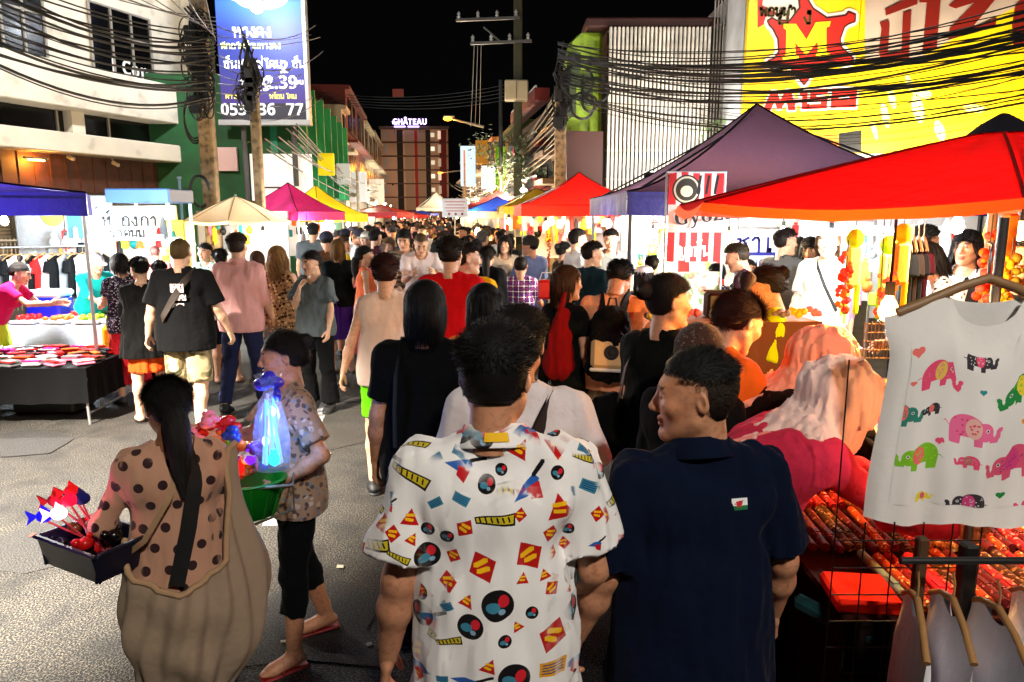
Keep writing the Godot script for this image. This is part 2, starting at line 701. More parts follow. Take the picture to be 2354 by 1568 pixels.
func head_field(cell: float) -> Dictionary:
	var f := Field.new(V(-0.11, -0.17, -0.145), V(0.11, 0.145, 0.135), cell)
	f.ell(V(0, 0.030, 0.012), V(0.077, 0.086, 0.097), 0.001)
	f.ell(V(0, -0.030, -0.026), V(0.061, 0.088, 0.064), 0.04)
	f.cap(V(0, -0.02, 0.022), V(0, -0.17, 0.036), 0.054, 0.056, 0.03)
	for s in [-1.0, 1.0]:
		f.cap(V(s * 0.050, -0.055, 0.0), V(s * 0.016, -0.103, -0.066), 0.018, 0.016, 0.03)
		f.ell(V(s * 0.042, -0.018, -0.062), V(0.024, 0.022, 0.022), 0.025)
	f.ell(V(0, -0.103, -0.076), V(0.020, 0.016, 0.016), 0.02)
	f.cap(V(-0.034, 0.030, -0.078), V(0.034, 0.030, -0.078), 0.011, 0.011, 0.02)
	for s in [-1.0, 1.0]:
		f.ell(V(s * 0.030, 0.010, -0.104), V(0.019, 0.012, 0.017), 0.012, true)
	f.cap(V(0, 0.020, -0.086), V(0, -0.028, -0.108), 0.0075, 0.0125, 0.012)
	for s in [-1.0, 1.0]:
		f.ell(V(s * 0.0125, -0.033, -0.097), V(0.009, 0.008, 0.011), 0.006)
		f.ell(V(s * 0.030, 0.009, -0.081), V(0.0135, 0.0115, 0.0125), 0.002)
	f.ell(V(0, -0.060, -0.0885), V(0.022, 0.0065, 0.010), 0.006)
	f.ell(V(0, -0.0735, -0.086), V(0.019, 0.0075, 0.010), 0.005)
	for s in [-1.0, 1.0]:
		var tb := Basis(Vector3.UP, s * 0.35) * Basis(Vector3.RIGHT, -0.2)
		f.ell(V(s * 0.0775, 0.000, 0.018), V(0.0085, 0.029, 0.0175), 0.006, false, tb)
		f.ell(V(s * 0.0855, 0.004, 0.014), V(0.006, 0.017, 0.0095), 0.004, true, tb)
	var out := raw()
	f.mesh_to(out)
	var col := PackedColorArray()
	for p in out.v:
		var k := K(1, 1, 1)
		if p.z < -0.072:
			var e := Vector2(absf(p.x) - 0.030, p.y - 0.009)
			if absf(e.x) < 0.015 and absf(e.y) < 0.0075 and p.z < -0.086:
				k = K(0.95, 1, 1) if e.length() > 0.0068 else K(0.04, 0.03, 0.03)
			elif absf(p.x) > 0.012 and absf(p.x) < 0.048 and p.y > 0.027 and p.y < 0.037:
				k = K(0.12, 0.10, 0.09)
			elif absf(p.x) < 0.023 and p.y < -0.055 and p.y > -0.080 and p.z < -0.078:
				k = K(0.85, 0.48, 0.46) if absf(p.y + 0.067) > 0.0016 else K(0.35, 0.2, 0.2)
			elif absf(p.x) < 0.012 and p.y < -0.036 and p.y > -0.043 and p.z < -0.09:
				k = K(0.4, 0.3, 0.3)
		elif p.z < -0.02 and p.y > -0.05 and p.y < 0.0:
			k = K(1.0, 0.93, 0.9)
		col.append(k)
	out.c = col
	return out

func hand_field(cell: float) -> Dictionary:
	var f := Field.new(V(-0.085, -0.21, -0.085), V(0.035, 0.035, 0.065), cell)
	f.cap(V(0, 0.03, 0), V(0, -0.02, 0), 0.026, 0.025, 0.01, Vector3.BACK, 0.75)
	f.cap(V(0, -0.03, -0.018), V(0, -0.078, -0.026), 0.021, 0.019, 0.012, Vector3.BACK, 0.62)
	f.cap(V(0, -0.03, 0.014), V(0, -0.078, 0.024), 0.021, 0.018, 0.02, Vector3.BACK, 0.62)
	var ln := [0.074, 0.082, 0.076, 0.060]
	var lift := [0.0, 0.004, 0.0, -0.008]
	for i in 4:
		var p := V(0.0, -0.083 - lift[i], -0.031 + 0.0205 * i)
		var ang := 0.18 + 0.10 * i
		for s in 3:
			var l: float = ln[i] * [0.45, 0.31, 0.24][s]
			var q: Vector3 = p + V(-sin(ang), -cos(ang), (i - 1.4) * 0.05) * l
			f.cap(p, q, 0.0098 - 0.0010 * s, 0.0090 - 0.0010 * s, 0.004)
			p = q
			ang += 0.42 + 0.06 * i
	var tp := V(-0.004, -0.026, -0.022)
	var td := V(-0.35, -0.70, -0.62).normalized()
	f.cap(tp, tp + td * 0.042, 0.0155, 0.0120, 0.010)
	tp += td * 0.042
	td = V(-0.38, -0.88, -0.28).normalized()
	f.cap(tp, tp + td * 0.030, 0.0115, 0.0100, 0.004)
	tp += td * 0.030
	td = V(-0.42, -0.90, -0.08).normalized()
	f.cap(tp, tp + td * 0.024, 0.0100, 0.0082, 0.004)
	var out := raw()
	f.mesh_to(out)
	for i in out.v.size():
		out.c.append(Color.WHITE)
	return out

func foot_field(cell: float, shoe: bool) -> Dictionary:
	var f := Field.new(V(-0.075, -0.10, -0.21), V(0.075, 0.09, 0.10), cell)
	var g := 0.007 if shoe else 0.0
	f.cap(V(0, 0.06, 0.0), V(0, -0.02, 0.005), 0.037 + g, 0.038 + g, 0.02)
	f.cap(V(0, -0.045, 0.035), V(0, -0.055, -0.10), 0.032 + g, 0.040 + g, 0.03, Vector3.RIGHT, 0.75)
	f.cap(V(0, -0.025, 0.0), V(0, -0.052, -0.12), 0.034 + g, 0.026 + g, 0.03)
	f.cap(V(0.008, -0.062, -0.12), V(0.004, -0.064, -0.155), 0.036 + g, 0.028 + g, 0.03, Vector3.RIGHT, 0.55)
	if shoe:
		f.cap(V(0, -0.078, 0.035), V(0, -0.078, -0.145), 0.042, 0.044, 0.006, Vector3.RIGHT, 0.35)
		f.cut(V(0, 0.02, 0), V(0, 1, 0))
	f.cut(V(0, -0.089 if shoe else -0.08, 0), V(0, -1, 0))
	var out := raw()
	f.mesh_to(out)
	for i in out.v.size():
		out.c.append(Color.WHITE)
	return out

func make_templates() -> void:
	head_raw = {0: head_field(0.0042), 1: head_field(0.0075)}
	hand_raw = {0: hand_field(0.0036), 1: hand_field(0.0052)}
	foot_raw = {0: foot_field(0.008, false), 1: foot_field(0.008, true)}
	shoe_mesh = raw_mesh(foot_raw[1])

func arm_dirs(a: Array, side: float) -> Array:
	var p := deg_to_rad(a[0])
	var ab := deg_to_rad(a[1])
	var b := deg_to_rad(a[0] + a[2])
	var inn := deg_to_rad(a[1] - a[3])
	return [V(side * sin(ab), -cos(p) * cos(ab), -sin(p) * cos(ab)), V(side * sin(inn), -cos(b) * cos(inn), -sin(b) * cos(inn))]

func skeleton(p: Dictionary) -> Dictionary:
	var s := {}
	var lean := deg_to_rad(p.get("lean", 0.0))
	var fem: bool = p.get("fem", false)
	var w: float = p.get("wide", 1.0)
	var hipw := 0.088 * (1.05 if fem else 1.0)
	var sh := (0.155 if fem else 0.178) * (0.6 + 0.4 * w)
	var T := Transform3D(Basis(Vector3.RIGHT, -lean), V(0, 0.93, 0.0))
	T.origin.z += sin(lean) * 0.16
	s.T = T
	s.pelvis = T.origin
	var B2 := Basis(Vector3.RIGHT, -lean - deg_to_rad(p.get("hunch", 0.0)))
	s.chest = T * V(0, 0.28, 0)
	s.C = Transform3D(B2, s.chest)
	s.neck = s.C * V(0, 0.26, 0.012)
	for i in 2:
		var side := -1.0 if i == 0 else 1.0
		var L := "l" if i == 0 else "r"
		s["sh" + L] = s.C * V(side * sh, 0.190 + deg_to_rad(p.get("shrug", 0.0)) * 0.1, 0.008)
		var ad: Array = arm_dirs(p.get("arm" + L, [4, 9, 14, 4]), side)
		s["el" + L] = s["sh" + L] + ad[0] * 0.285
		s["wr" + L] = s["el" + L] + ad[1] * 0.250
		s["fd" + L] = ad[1]
		var st: float = p.get("stride", 0.0) * (-side)
		var foot_out := deg_to_rad(p.get("stance", 3.0))
		var hip := V(side * hipw, 0.905, T.origin.z)
		s["hip" + L] = hip
		var th := deg_to_rad(st)
		var kn := hip + V(side * sin(foot_out) * 0.42, -cos(th) * 0.42, -sin(th) * 0.42)
		var back := deg_to_rad(st - (4.0 + maxf(0.0, -st) * 0.9))
		s["kn" + L] = kn
		s["an" + L] = kn + V(side * sin(foot_out) * 0.2, -cos(back) * 0.415, -sin(back) * 0.415)
	var low: float = minf(s.anl.y, s.anr.y) - 0.082
	for k in s.keys():
		if s[k] is Vector3 and not k.begins_with("fd"):
			s[k].y -= low
		elif s[k] is Transform3D:
			s[k].origin.y -= low
	var hy := deg_to_rad(p.get("head_yaw", 0.0))
	var hp := deg_to_rad(p.get("head_pitch", 0.0))
	var HB := Basis(Vector3.UP, hy) * Basis(Vector3.RIGHT, -hp) * Basis(Vector3.FORWARD, deg_to_rad(p.get("head_roll", 0.0)))
	s.head = Transform3D(HB, s.neck + HB * V(0, 0.110, -0.012) + s.C.basis * V(0, 0.03, -0.012))
	return s

func torso_bones(f: Field, s: Dictionary, p: Dictionary, g: float, loose: float) -> void:
	var T: Transform3D = s.T
	var C: Transform3D = s.C
	var X := Vector3.RIGHT
	var w: float = p.get("wide", 1.0)
	var fem: bool = p.get("fem", false)
	var bel: float = p.get("belly", 0.0)
	var chest := 0.138 * w * (0.90 if fem else 1.0)
	var waist := (0.112 if fem else 0.128) * w + loose * 0.8
	f.cap(T * V(-0.065 * w, 0.0, 0.012), T * V(0.065 * w, 0.0, 0.012), 0.108 + g, 0.108 + g, 0.05, Vector3.UP, 0.92)
	f.cap(T * V(0, 0.05, 0), T * V(0, 0.30, -0.005), waist + 0.014 + g + bel * 0.5, chest + 0.012 + g, 0.06, X, 0.74)
	if bel > 0.0:
		f.ell(T * V(0, 0.10, -0.05), V(0.12 * w, 0.13, 0.07 + bel) + Vector3.ONE * g, 0.06, false, T.basis)
	f.cap(C * V(-0.075 * w, 0.08, 0), C * V(0.075 * w, 0.08, 0), 0.098 + g, 0.098 + g, 0.06, Vector3.UP, 1.0)
	var sh: float = (C.affine_inverse() * s.shr).x
	f.cap(C * V(-sh * 0.80, 0.165, 0.008), C * V(sh * 0.80, 0.165, 0.008), 0.056 + g, 0.056 + g, 0.06)
	f.cap(C * V(-sh * 0.75, 0.12, 0.02), C * V(sh * 0.75, 0.12, 0.02), 0.07 + g, 0.07 + g, 0.05)
	for i in [-1.0, 1.0]:
		f.cap(C * V(i * 0.020, 0.262, 0.018), C * V(i * sh * 0.85, 0.190, 0.012), 0.036 + g * 0.8, 0.042 + g * 0.8, 0.05)
	if fem:
		for i in [-1.0, 1.0]:
			f.ell(C * V(i * 0.075, 0.055, -0.085), V(0.062, 0.062, 0.055) + Vector3.ONE * g * 0.7, 0.04)

func arm_bones(f: Field, s: Dictionary, L: String, g: float, frac: float, flare: float, p: Dictionary) -> void:
	var fat: float = (0.50 + 0.42 * p.get("wide", 1.0)) * (0.86 if p.get("fem", false) else 1.0)
	var a: Vector3 = s["sh" + L]
	var b: Vector3 = s["el" + L]
	var c: Vector3 = s["wr" + L]
	f.cap(a, a + (b - a) * 0.15, 0.055 * fat + g, 0.055 * fat + g, 0.04)
	var e := a.lerp(b, minf(frac, 1.0))
	var op := flare > 0.0
	f.cap(a, e, 0.053 * fat + g, lerpf(0.053, 0.041, minf(frac, 1.0)) * fat + g + (flare if frac <= 1.0 else 0.0), 0.03 if not op else 0.012, Vector3.ZERO, 1.0, false, op and frac <= 1.0)
	if frac > 1.0:
		var q := b.lerp(c, frac - 1.0)
		f.cap(b, b.lerp(q, 0.35), 0.041 * fat + g, 0.044 * fat + g, 0.03)
		f.cap(b.lerp(q, 0.35), q, 0.044 * fat + g, lerpf(0.042, 0.028, frac - 1.0) * fat + g + flare, 0.03 if not op else 0.012, Vector3.ZERO, 1.0, false, op)

func leg_bones(f: Field, s: Dictionary, L: String, g: float, frac: float, flare: float, p: Dictionary) -> void:
	var w: float = 0.5 + 0.5 * p.get("wide", 1.0)
	var a: Vector3 = s["hip" + L]
	var b: Vector3 = s["kn" + L]
	var c: Vector3 = s["an" + L]
	var e := a.lerp(b, minf(frac, 1.0))
	var op := flare > 0.0
	f.cap(a, e, 0.092 * w + g, lerpf(0.092, 0.058, minf(frac, 1.0)) * w + g + (flare if frac <= 1.1 else 0.0), 0.03 if not op else 0.014, Vector3.ZERO, 1.0, false, op and frac <= 1.1)
	if frac > 1.0:
		var q := b.lerp(c, frac - 1.0)
		var m := b.lerp(c, minf(0.32, frac - 1.0)) + V(0, 0, 0.010)
		if frac > 1.1 or not op:
			f.cap(b, m, 0.056 * w + g, 0.057 * w + g, 0.03)
		if frac > 1.34:
			f.cap(m, q, 0.057 * w + g, lerpf(0.056, 0.037, frac - 1.0) * w + g + flare, 0.03 if not op else 0.014, Vector3.ZERO, 1.0, false, op)

func bounds(s: Dictionary) -> AABB:
	var b := AABB(s.pelvis, Vector3.ZERO)
	for k in s.keys():
		if s[k] is Vector3 and not k.begins_with("fd"):
			b = b.expand(s[k])
	b = b.expand(s.head.origin)
	return b

func shoe_basis(s: Dictionary, L: String, p: Dictionary) -> Basis:
	var yaw := deg_to_rad(p.get("toe", 8.0)) * (1.0 if L == "l" else -1.0)
	var lift: float = s["an" + L].y - minf(s.anl.y, s.anr.y)
	return Basis(Vector3.UP, yaw) * Basis(Vector3.RIGHT, -minf(lift * 4.0, 0.9))

func body_mesh(s: Dictionary, p: Dictionary, cell: float, detail: int) -> ArrayMesh:
	var b := bounds(s).grow(0.2)
	b.position.y = -0.02
	var f := Field.new(b.position, b.end, cell)
	torso_bones(f, s, p, -0.014, 0.0)
	f.cap(s.neck - s.C.basis.y * 0.06, s.head * V(0, -0.12, 0.03), 0.056, 0.053, 0.035)
	for L in ["l", "r"]:
		arm_bones(f, s, L, 0.0, 2.0, 0.0, p)
		if p.get("legs", true):
			leg_bones(f, s, L, -0.002, 2.0, 0.0, p)
	var out := raw()
	f.mesh_to(out)
	raw_add(out, head_raw[detail], s.head * Transform3D(Basis.from_scale(V(1, 1, 1) * p.get("head", 1.0)), Vector3.ZERO))
	for L in ["l", "r"]:
		var side := 1.0 if L == "r" else -1.0
		var fd: Vector3 = s["fd" + L]
		var palm: Vector3 = p.get("palm" + L, V(-side, 0, 0))
		var x := (-palm - fd * fd.dot(-palm)).normalized()
		var y := -fd
		var z := x.cross(y)
		if side < 0.0:
			z = -z
		var hs: float = 0.92 if p.get("fem", false) else 1.0
		var B := Basis(x, y, z) if side > 0.0 else Basis(x, y, x.cross(y) * -1.0)
		raw_add(out, hand_raw[detail], Transform3D(B.scaled_local(Vector3.ONE * hs), s["wr" + L] - fd * 0.012))
		if p.get("barefoot", false) and p.get("legs", true):
			raw_add(out, foot_raw[0], Transform3D(shoe_basis(s, L, p), s["an" + L]))
	return raw_mesh(out, true)

func top_mesh(s: Dictionary, p: Dictionary, t: Dictionary, cell: float) -> ArrayMesh:
	var b := bounds(s).grow(0.24)
	var hem: float = t.get("hem", -0.10)
	b.position.y = maxf(0.0, s.pelvis.y + hem - 0.3) if p.get("lean", 0.0) < 20.0 else 0.3
	var f := Field.new(b.position, b.end, cell)
	var g: float = t.get("g", 0.010)
	var lo: float = t.get("loose", 0.02)
	var T: Transform3D = s.T
	torso_bones(f, s, p, g, lo)
	var w: float = p.get("wide", 1.0)
	if hem < 0.0:
		var r: float = 0.150 * w + lo + g + p.get("belly", 0.0) * 0.5
		f.cap(T * V(-0.065 * w, minf(0.0, hem + 0.1), 0.012), T * V(0.065 * w, minf(0.0, hem + 0.1), 0.012), 0.124 + g + lo * 0.5, 0.124 + g + lo * 0.5, 0.05, Vector3.UP, 0.94)
		f.cap(T * V(0, 0.16, 0.0), T * V(0, hem - 0.06, 0.005), r, r + 0.012 + t.get("skirt", 0.0), 0.05, Vector3.RIGHT, 0.74)
	if t.get("sleeve", 0.55) > 0.0:
		for L in ["l", "r"]:
			arm_bones(f, s, L, g + 0.003, t.get("sleeve", 0.55), t.get("flare", 0.012), p)
	if t.get("hood", false):
		f.cap(s.C * V(-0.07, 0.24, 0.05), s.C * V(0.07, 0.24, 0.05), 0.035, 0.035, 0.03)
	f.ripple(fold_noise, t.get("folds", 0.010), V(11, 3.2, 11))
	if true:
		var nr: float = t.get("neck", 0.066)
		f.cap(s.C * V(0, 0.235 - t.get("scoop", 0.0), -0.015), s.C * V(0, 0.40, 0.0), nr, nr + 0.02, 0.006, Vector3.ZERO, 1.0, true)
	var hn := T.basis * V(0, -1, 0)
	f.cut(T * V(0, hem, 0), hn)
	var out := raw()
	f.mesh_to(out)
	return raw_mesh(out)

func bottom_mesh(s: Dictionary, p: Dictionary, t: Dictionary, cell: float) -> ArrayMesh:
	var b := AABB(s.pelvis, Vector3.ZERO)
	for L in ["l", "r"]:
		for k in ["hip", "kn", "an"]:
			b = b.expand(s[k + L])
	b = b.grow(0.26)
	b.position.y = -0.02
	b.end.y = s.pelvis.y + 0.2
	var f := Field.new(b.position, b.end, cell)
	var g: float = t.get("g", 0.012)
	var w: float = p.get("wide", 1.0)
	var T: Transform3D = s.T
	f.cap(T * V(-0.065 * w, 0.0, 0.012), T * V(0.065 * w, 0.0, 0.012), 0.108 + g, 0.108 + g, 0.05, Vector3.UP, 0.92)
	f.cap(T * V(0, 0.02, 0.005), T * V(0, 0.13, 0.0), 0.142 * w + g, 0.126 * w + g, 0.05, Vector3.RIGHT, 0.74)
	var kind: String = t.get("kind", "trousers")
	if kind == "skirt":
		var hem: float = t.get("hem", 0.5)
		var q := V(0, hem - 0.05, s.pelvis.z * 0.5)
		f.cap(s.pelvis, q, 0.160 * w + g, t.get("wide", 0.22), 0.06, Vector3.RIGHT, 0.78)
		f.ripple(fold_noise, t.get("folds", 0.03), V(15, 1.2, 15), 0.08)
		f.cut(V(0, hem, 0), V(0, -1, 0))
	else:
		for L in ["l", "r"]:
			leg_bones(f, s, L, g, t.get("len", 1.95 if kind == "trousers" else 1.0), t.get("flare", 0.008), p)
		f.ripple(fold_noise, t.get("folds", 0.009), V(10, 9, 10))
	var out := raw()
	f.mesh_to(out)
	return raw_mesh(out)

var CROWN := V(0.05, 0.86, 0.50)
var hair_edge := 1.0
func skull(d: Vector3, R: Vector3) -> Vector3:
	var p := d * R
	if p.y < -0.02 and d.z > -0.3:
		var h := Vector2(p.x, p.z - 0.012)
		var want := lerpf(h.length(), maxf(h.length(), 0.066), smoothstep(-0.02, -0.05, p.y))
		h = h.normalized() * want
		p = V(h.x, p.y * 1.15, h.y + 0.012)
	return p

func hair_here(style: String, d: Vector3) -> float:
	var front := -d.z
	var line := 0.36 if front > 0.55 else lerpf(-0.86, 0.30, clampf((front + 0.30) / 0.85, 0.0, 1.0))
	if absf(d.x) > 0.75 and front > -0.15:
		line = maxf(line, 0.02 if front < 0.1 else 0.22)
	if d.y < line:
		return 0.0
	hair_edge = smoothstep(0.0, 0.30, d.y - line)
	match style:
		"crop":
			return lerpf(0.012, 0.030, smoothstep(-0.2, 0.6, d.y))
		"tousled":
			return lerpf(0.010, 0.036, smoothstep(-0.15, 0.6, d.y))
		"undercut":
			return lerpf(0.010, 0.030, smoothstep(0.30, 0.62, d.y)) if d.y > (0.22 if front < 0.45 else line) else 0.0
		"buzz":
			return 0.005
		"curly":
			return lerpf(0.02, 0.05, smoothstep(-0.3, 0.4, d.y))
		"bob":
			return 0.135
		"fade":
			return 0.004 if d.y < 0.5 and front < 0.45 else 0.0
		"long":
			return 0.46
		"wavy":
			return 0.42
		"tied":
			return 0.075
	return 0.02

func hair_mesh(style: String, n: int, wide: float) -> ArrayMesh:
	var r := RandomNumberGenerator.new()
	r.seed = hash(style) + n
	var m := mbn()
	var c := V(0, 0.030, 0.012)
	var R := V(0.080, 0.089, 0.100)
	if style == "bob" or style == "long" or style == "wavy":
		R += V(0.004, 0.003, 0.004)
	var nu := 60 if n > 5000 else 28
	var nv := 44 if n > 5000 else 20
	var lift := {"crop": 0.009, "tousled": 0.020, "undercut": 0.002, "buzz": 0.001, "fade": 0.0008, "curly": 0.016, "bob": 0.014, "long": 0.010, "wavy": 0.012, "tied": 0.005}.get(style, 0.006) as float
	var okv := []
	var base := m.v.size()
	for j in nv + 1:
		for i in nu + 1:
			var a := TAU * i / nu
			var e := PI * j / nv
			var d := V(sin(e) * sin(a), cos(e), sin(e) * cos(a))
			var h := hair_here(style, d)
			var up := smoothstep(0.1, 0.8, d.y)
			var l := lift * (0.35 + 0.65 * up)
			if style == "undercut":
				l = -0.003 + 0.014 * smoothstep(0.26, 0.62, d.y)
			l = lerpf(-0.0065, l, hair_edge)
			okv.append(h > 0.0)
			m.v.append(c + skull(d, R) + d * l)
			m.n.append((V(d.x / R.x, d.y / R.y, d.z / R.z)).normalized())
			m.u.append(Vector2(a, e))
	for j in nv:
		for i in nu:
			var p := base + j * (nu + 1) + i
			var q := p + nu + 1
			if okv[p - base] and okv[q - base] and okv[p + 1 - base] and okv[q + 1 - base]:
				m.ix.append_array(PackedInt32Array([p, p + 1, q, p + 1, q + 1, q]))
	var crown := CROWN.normalized()
	for i in n:
		var y := 1.0 - 2.0 * (i + 0.5) / n * 0.82
		var a := i * 2.39996 + r.randf() * 0.3
		var d := V(sqrt(maxf(0.0, 1.0 - y * y)) * cos(a), y, sqrt(maxf(0.0, 1.0 - y * y)) * sin(a))
		var len := hair_here(style, d)
		if len <= 0.0:
			continue
		len *= r.randf_range(0.75, 1.12)
		var wild := r.randf() < 0.10
		if wild:
			len *= 1.25
		var shade := r.randf_range(0.30, 1.0)
		var nrm := V(d.x / R.x, d.y / R.y, d.z / R.z).normalized()
		var flow := (d - crown * d.dot(crown)).normalized()
		if flow == Vector3.ZERO:
			flow = Vector3.FORWARD
		var p := c + skull(d, R) * (0.99 if hair_edge < 0.5 else 1.0)
		var segs := 3
		var stiff := 0.5
		var fall := 0.0
		var wob := 0.15
		match style:
			"crop":
				stiff = 0.75
				wob = 0.25
			"tousled":
				stiff = 0.85 if d.y > 0.3 else 0.35
				flow = (flow + V(0.5, 0, 0.2) * d.y).normalized()
				wob = 0.65
				segs = 4
			"undercut":
				stiff = 0.5
				wob = 0.3
				flow = (flow * 0.5 + V(0.1, 0.1, 0.9)).normalized() if d.y > 0.35 else flow
			"buzz", "fade":
				stiff = 2.0
			"curly":
				stiff = 0.8
				wob = 1.3
				segs = 5
			"bob", "long", "wavy":
				stiff = 0.10
				fall = 1.0
				segs = 9 if style == "bob" else 14
				wob = 0.10 if style != "wavy" else 0.30
			"tied":
				stiff = 0.04
				flow = (V(0, -0.10, 0.16) - d * R)
				flow = (flow - nrm * flow.dot(nrm)).normalized()
				wob = 0.08
				segs = 4
		var step := len / segs
		var w := wide * r.randf_range(0.7, 1.3)
		var jit := V(r.randf_range(-1, 1), r.randf_range(-1, 1), r.randf_range(-1, 1)) * (wob * 2.2 + 0.1 if wild else wob)
		var ph := r.randf() * TAU
		var hm := r.randf()
		var njit := V(r.randf_range(-1, 1), r.randf_range(-1, 1), r.randf_range(-1, 1)) * 0.75
		var pts := PackedVector3Array([p])
		var nrs := PackedVector3Array([nrm])
		for k in segs:
			var rel := (p - c) / R
			var nr := V(rel.x / R.x, rel.y / R.y, rel.z / R.z).normalized()
			var dirn := (flow + nr * stiff + jit * (0.4 + 0.6 * k / segs)).normalized()
			if fall > 0.0:
				if rel.y < 0.06:
					var inw := V(-p.x, 0, 0.02 - p.z) * (1.5 if p.y < c.y - 0.1 else 0.0)
					if p.z < 0.0 and absf(p.x) < 0.09:
						inw += V(signf(p.x) * 0.35, 0, 0.25)
					dirn = (V(0, -1, 0) + inw + jit * 0.35 + V(sin(k * 1.4 + ph), 0, cos(k * 1.4 + ph)) * (0.30 if style == "wavy" else 0.04)).normalized()
				else:
					if d.z < -0.1:
						flow = (flow + V(signf(d.x) * 0.9, 0, 0.35)).normalized()
					dirn = (flow - nr * flow.dot(nr) + V(0, -0.2, 0)).normalized()
			elif style == "curly":
				dirn = (nr * 0.6 + V(sin(k * 2.2 + ph), cos(k * 2.0 + ph * 2.0), cos(k * 2.2 + ph)) * 0.9).normalized()
			p += dirn * step
			rel = (p - c) / R
			if fall > 0.0:
				var need := 1.07 + 0.07 * hm
				if rel.y >= 0.0:
					rel = rel.normalized() * need
				elif p.y > c.y - 0.13:
					var k2 := Vector2(rel.x, rel.z)
					if k2.length() < need:
						k2 = k2.normalized() * need
					rel.x = k2.x
					rel.z = k2.y
				p = c + rel * R
			elif rel.length() < 1.02 and p.y > c.y - 0.05:
				p = c + rel.normalized() * 1.02 * R
			pts.append(p)
			nrs.append(((nr + nrm * 0.4) + njit).normalized())
		var b2 := m.v.size()
		while m.tint.size() < b2:
			m.tint.append(K(0.5, 0.5, 0.5))
		for k in (segs + 1) * 2:
			m.tint.append(K(shade, shade, shade))
		for k in segs + 1:
			var t := (pts[mini(k + 1, segs)] - pts[maxi(k - 1, 0)]).normalized()
			var sd := t.cross(nrs[k]).normalized() * w * (1.0 - 0.8 * pow(float(k) / segs, 2.0))
			m.v.append(pts[k] - sd)
			m.v.append(pts[k] + sd)
			m.n.append((nrs[k] - sd.normalized() * 0.5).normalized())
			m.n.append((nrs[k] + sd.normalized() * 0.5).normalized())
			m.u.append(Vector2(0, 0))
			m.u.append(Vector2(1, 0))
		for k in segs:
			var q := b2 + k * 2
			m.ix.append_array(PackedInt32Array([q, q + 2, q + 1, q + 1, q + 2, q + 3]))
	return m.done()

func strand_lock(m: MB, path: PackedVector3Array, rad: Array, n: int, wide: float, sd: int) -> void:
	var r := RandomNumberGenerator.new()
	r.seed = sd
	for i in path.size() - 1:
		m.tube(PackedVector3Array([path[i], path[i + 1]]), rad[i] * 0.92, rad[i + 1] * 0.92, 10, true)
	for i in n:
		var a := r.randf() * TAU
		var k0 := r.randf_range(0.0, 0.35) * (path.size() - 1)
		var k1 := r.randf_range(0.65, 1.0) * (path.size() - 1)
		var pts := PackedVector3Array()
		var nr := PackedVector3Array()
		for j in 6:
			var k := lerpf(k0, k1, j / 5.0)
			var q := mini(int(k), path.size() - 2)
			var fr := k - q
			var t := (path[q + 1] - path[q]).normalized()
			var s := t.cross(Vector3.RIGHT if absf(t.x) < 0.8 else Vector3.UP).normalized()
			var u := s.cross(t)
			var aa := a + j * 0.15
			var nn := s * cos(aa) + u * sin(aa)
			pts.append(path[q].lerp(path[q + 1], fr) + nn * (lerpf(rad[q], rad[q + 1], fr) * r.randf_range(0.92, 1.06)))
			nr.append(nn)
		var b2 := m.v.size()
		while m.tint.size() < b2:
			m.tint.append(K(0.5, 0.5, 0.5))
		var sh := r.randf_range(0.3, 1.0)
		for j in 12:
			m.tint.append(K(sh, sh, sh))
		for j in 6:
			var t := (pts[mini(j + 1, 5)] - pts[maxi(j - 1, 0)]).normalized()
			var sd2 := t.cross(nr[j]).normalized() * wide
			m.v.append_array(PackedVector3Array([pts[j] - sd2, pts[j] + sd2]))
			m.n.append_array(PackedVector3Array([(nr[j] - sd2.normalized() * 0.5).normalized(), (nr[j] + sd2.normalized() * 0.5).normalized()]))
			m.u.append_array(PackedVector2Array([Vector2.ZERO, Vector2.ZERO]))
		for j in 5:
			var q := b2 + j * 2
			m.ix.append_array(PackedInt32Array([q, q + 2, q + 1, q + 1, q + 2, q + 3]))

func hair_mat(c: Color) -> StandardMaterial3D:
	var k := "h%s" % c
	if not mats.has(k):
		var m := StandardMaterial3D.new()
		m.albedo_color = c.lightened(0.07)
		m.vertex_color_use_as_albedo = true
		m.roughness = 0.58
		m.metallic_specular = 0.32
		mats[k] = m
	return mats[k]

func skin_mat(c: Color) -> StandardMaterial3D:
	var k := "k%s" % c
	if not mats.has(k):
		var m := StandardMaterial3D.new()
		m.albedo_color = c
		m.vertex_color_use_as_albedo = true
		m.roughness = 0.5
		m.metallic_specular = 0.45
		m.albedo_texture = skin_tex
		m.uv1_triplanar = true
		m.uv1_scale = Vector3.ONE * 5.0
		m.subsurf_scatter_enabled = true
		m.subsurf_scatter_strength = 0.12
		m.normal_enabled = true
		m.normal_scale = 0.25
		m.normal_texture = wrinkle_tex
		mats[k] = m
	return mats[k]

var hair_cache := {}
func hair_of(style: String, lod: int) -> ArrayMesh:
	var k := "%s%d" % [style, lod]
	if not hair_cache.has(k):
		hair_cache[k] = hair_mesh(style, [13000, 2400, 500][lod], [0.0009, 0.0026, 0.0060][lod])
	return hair_cache[k]

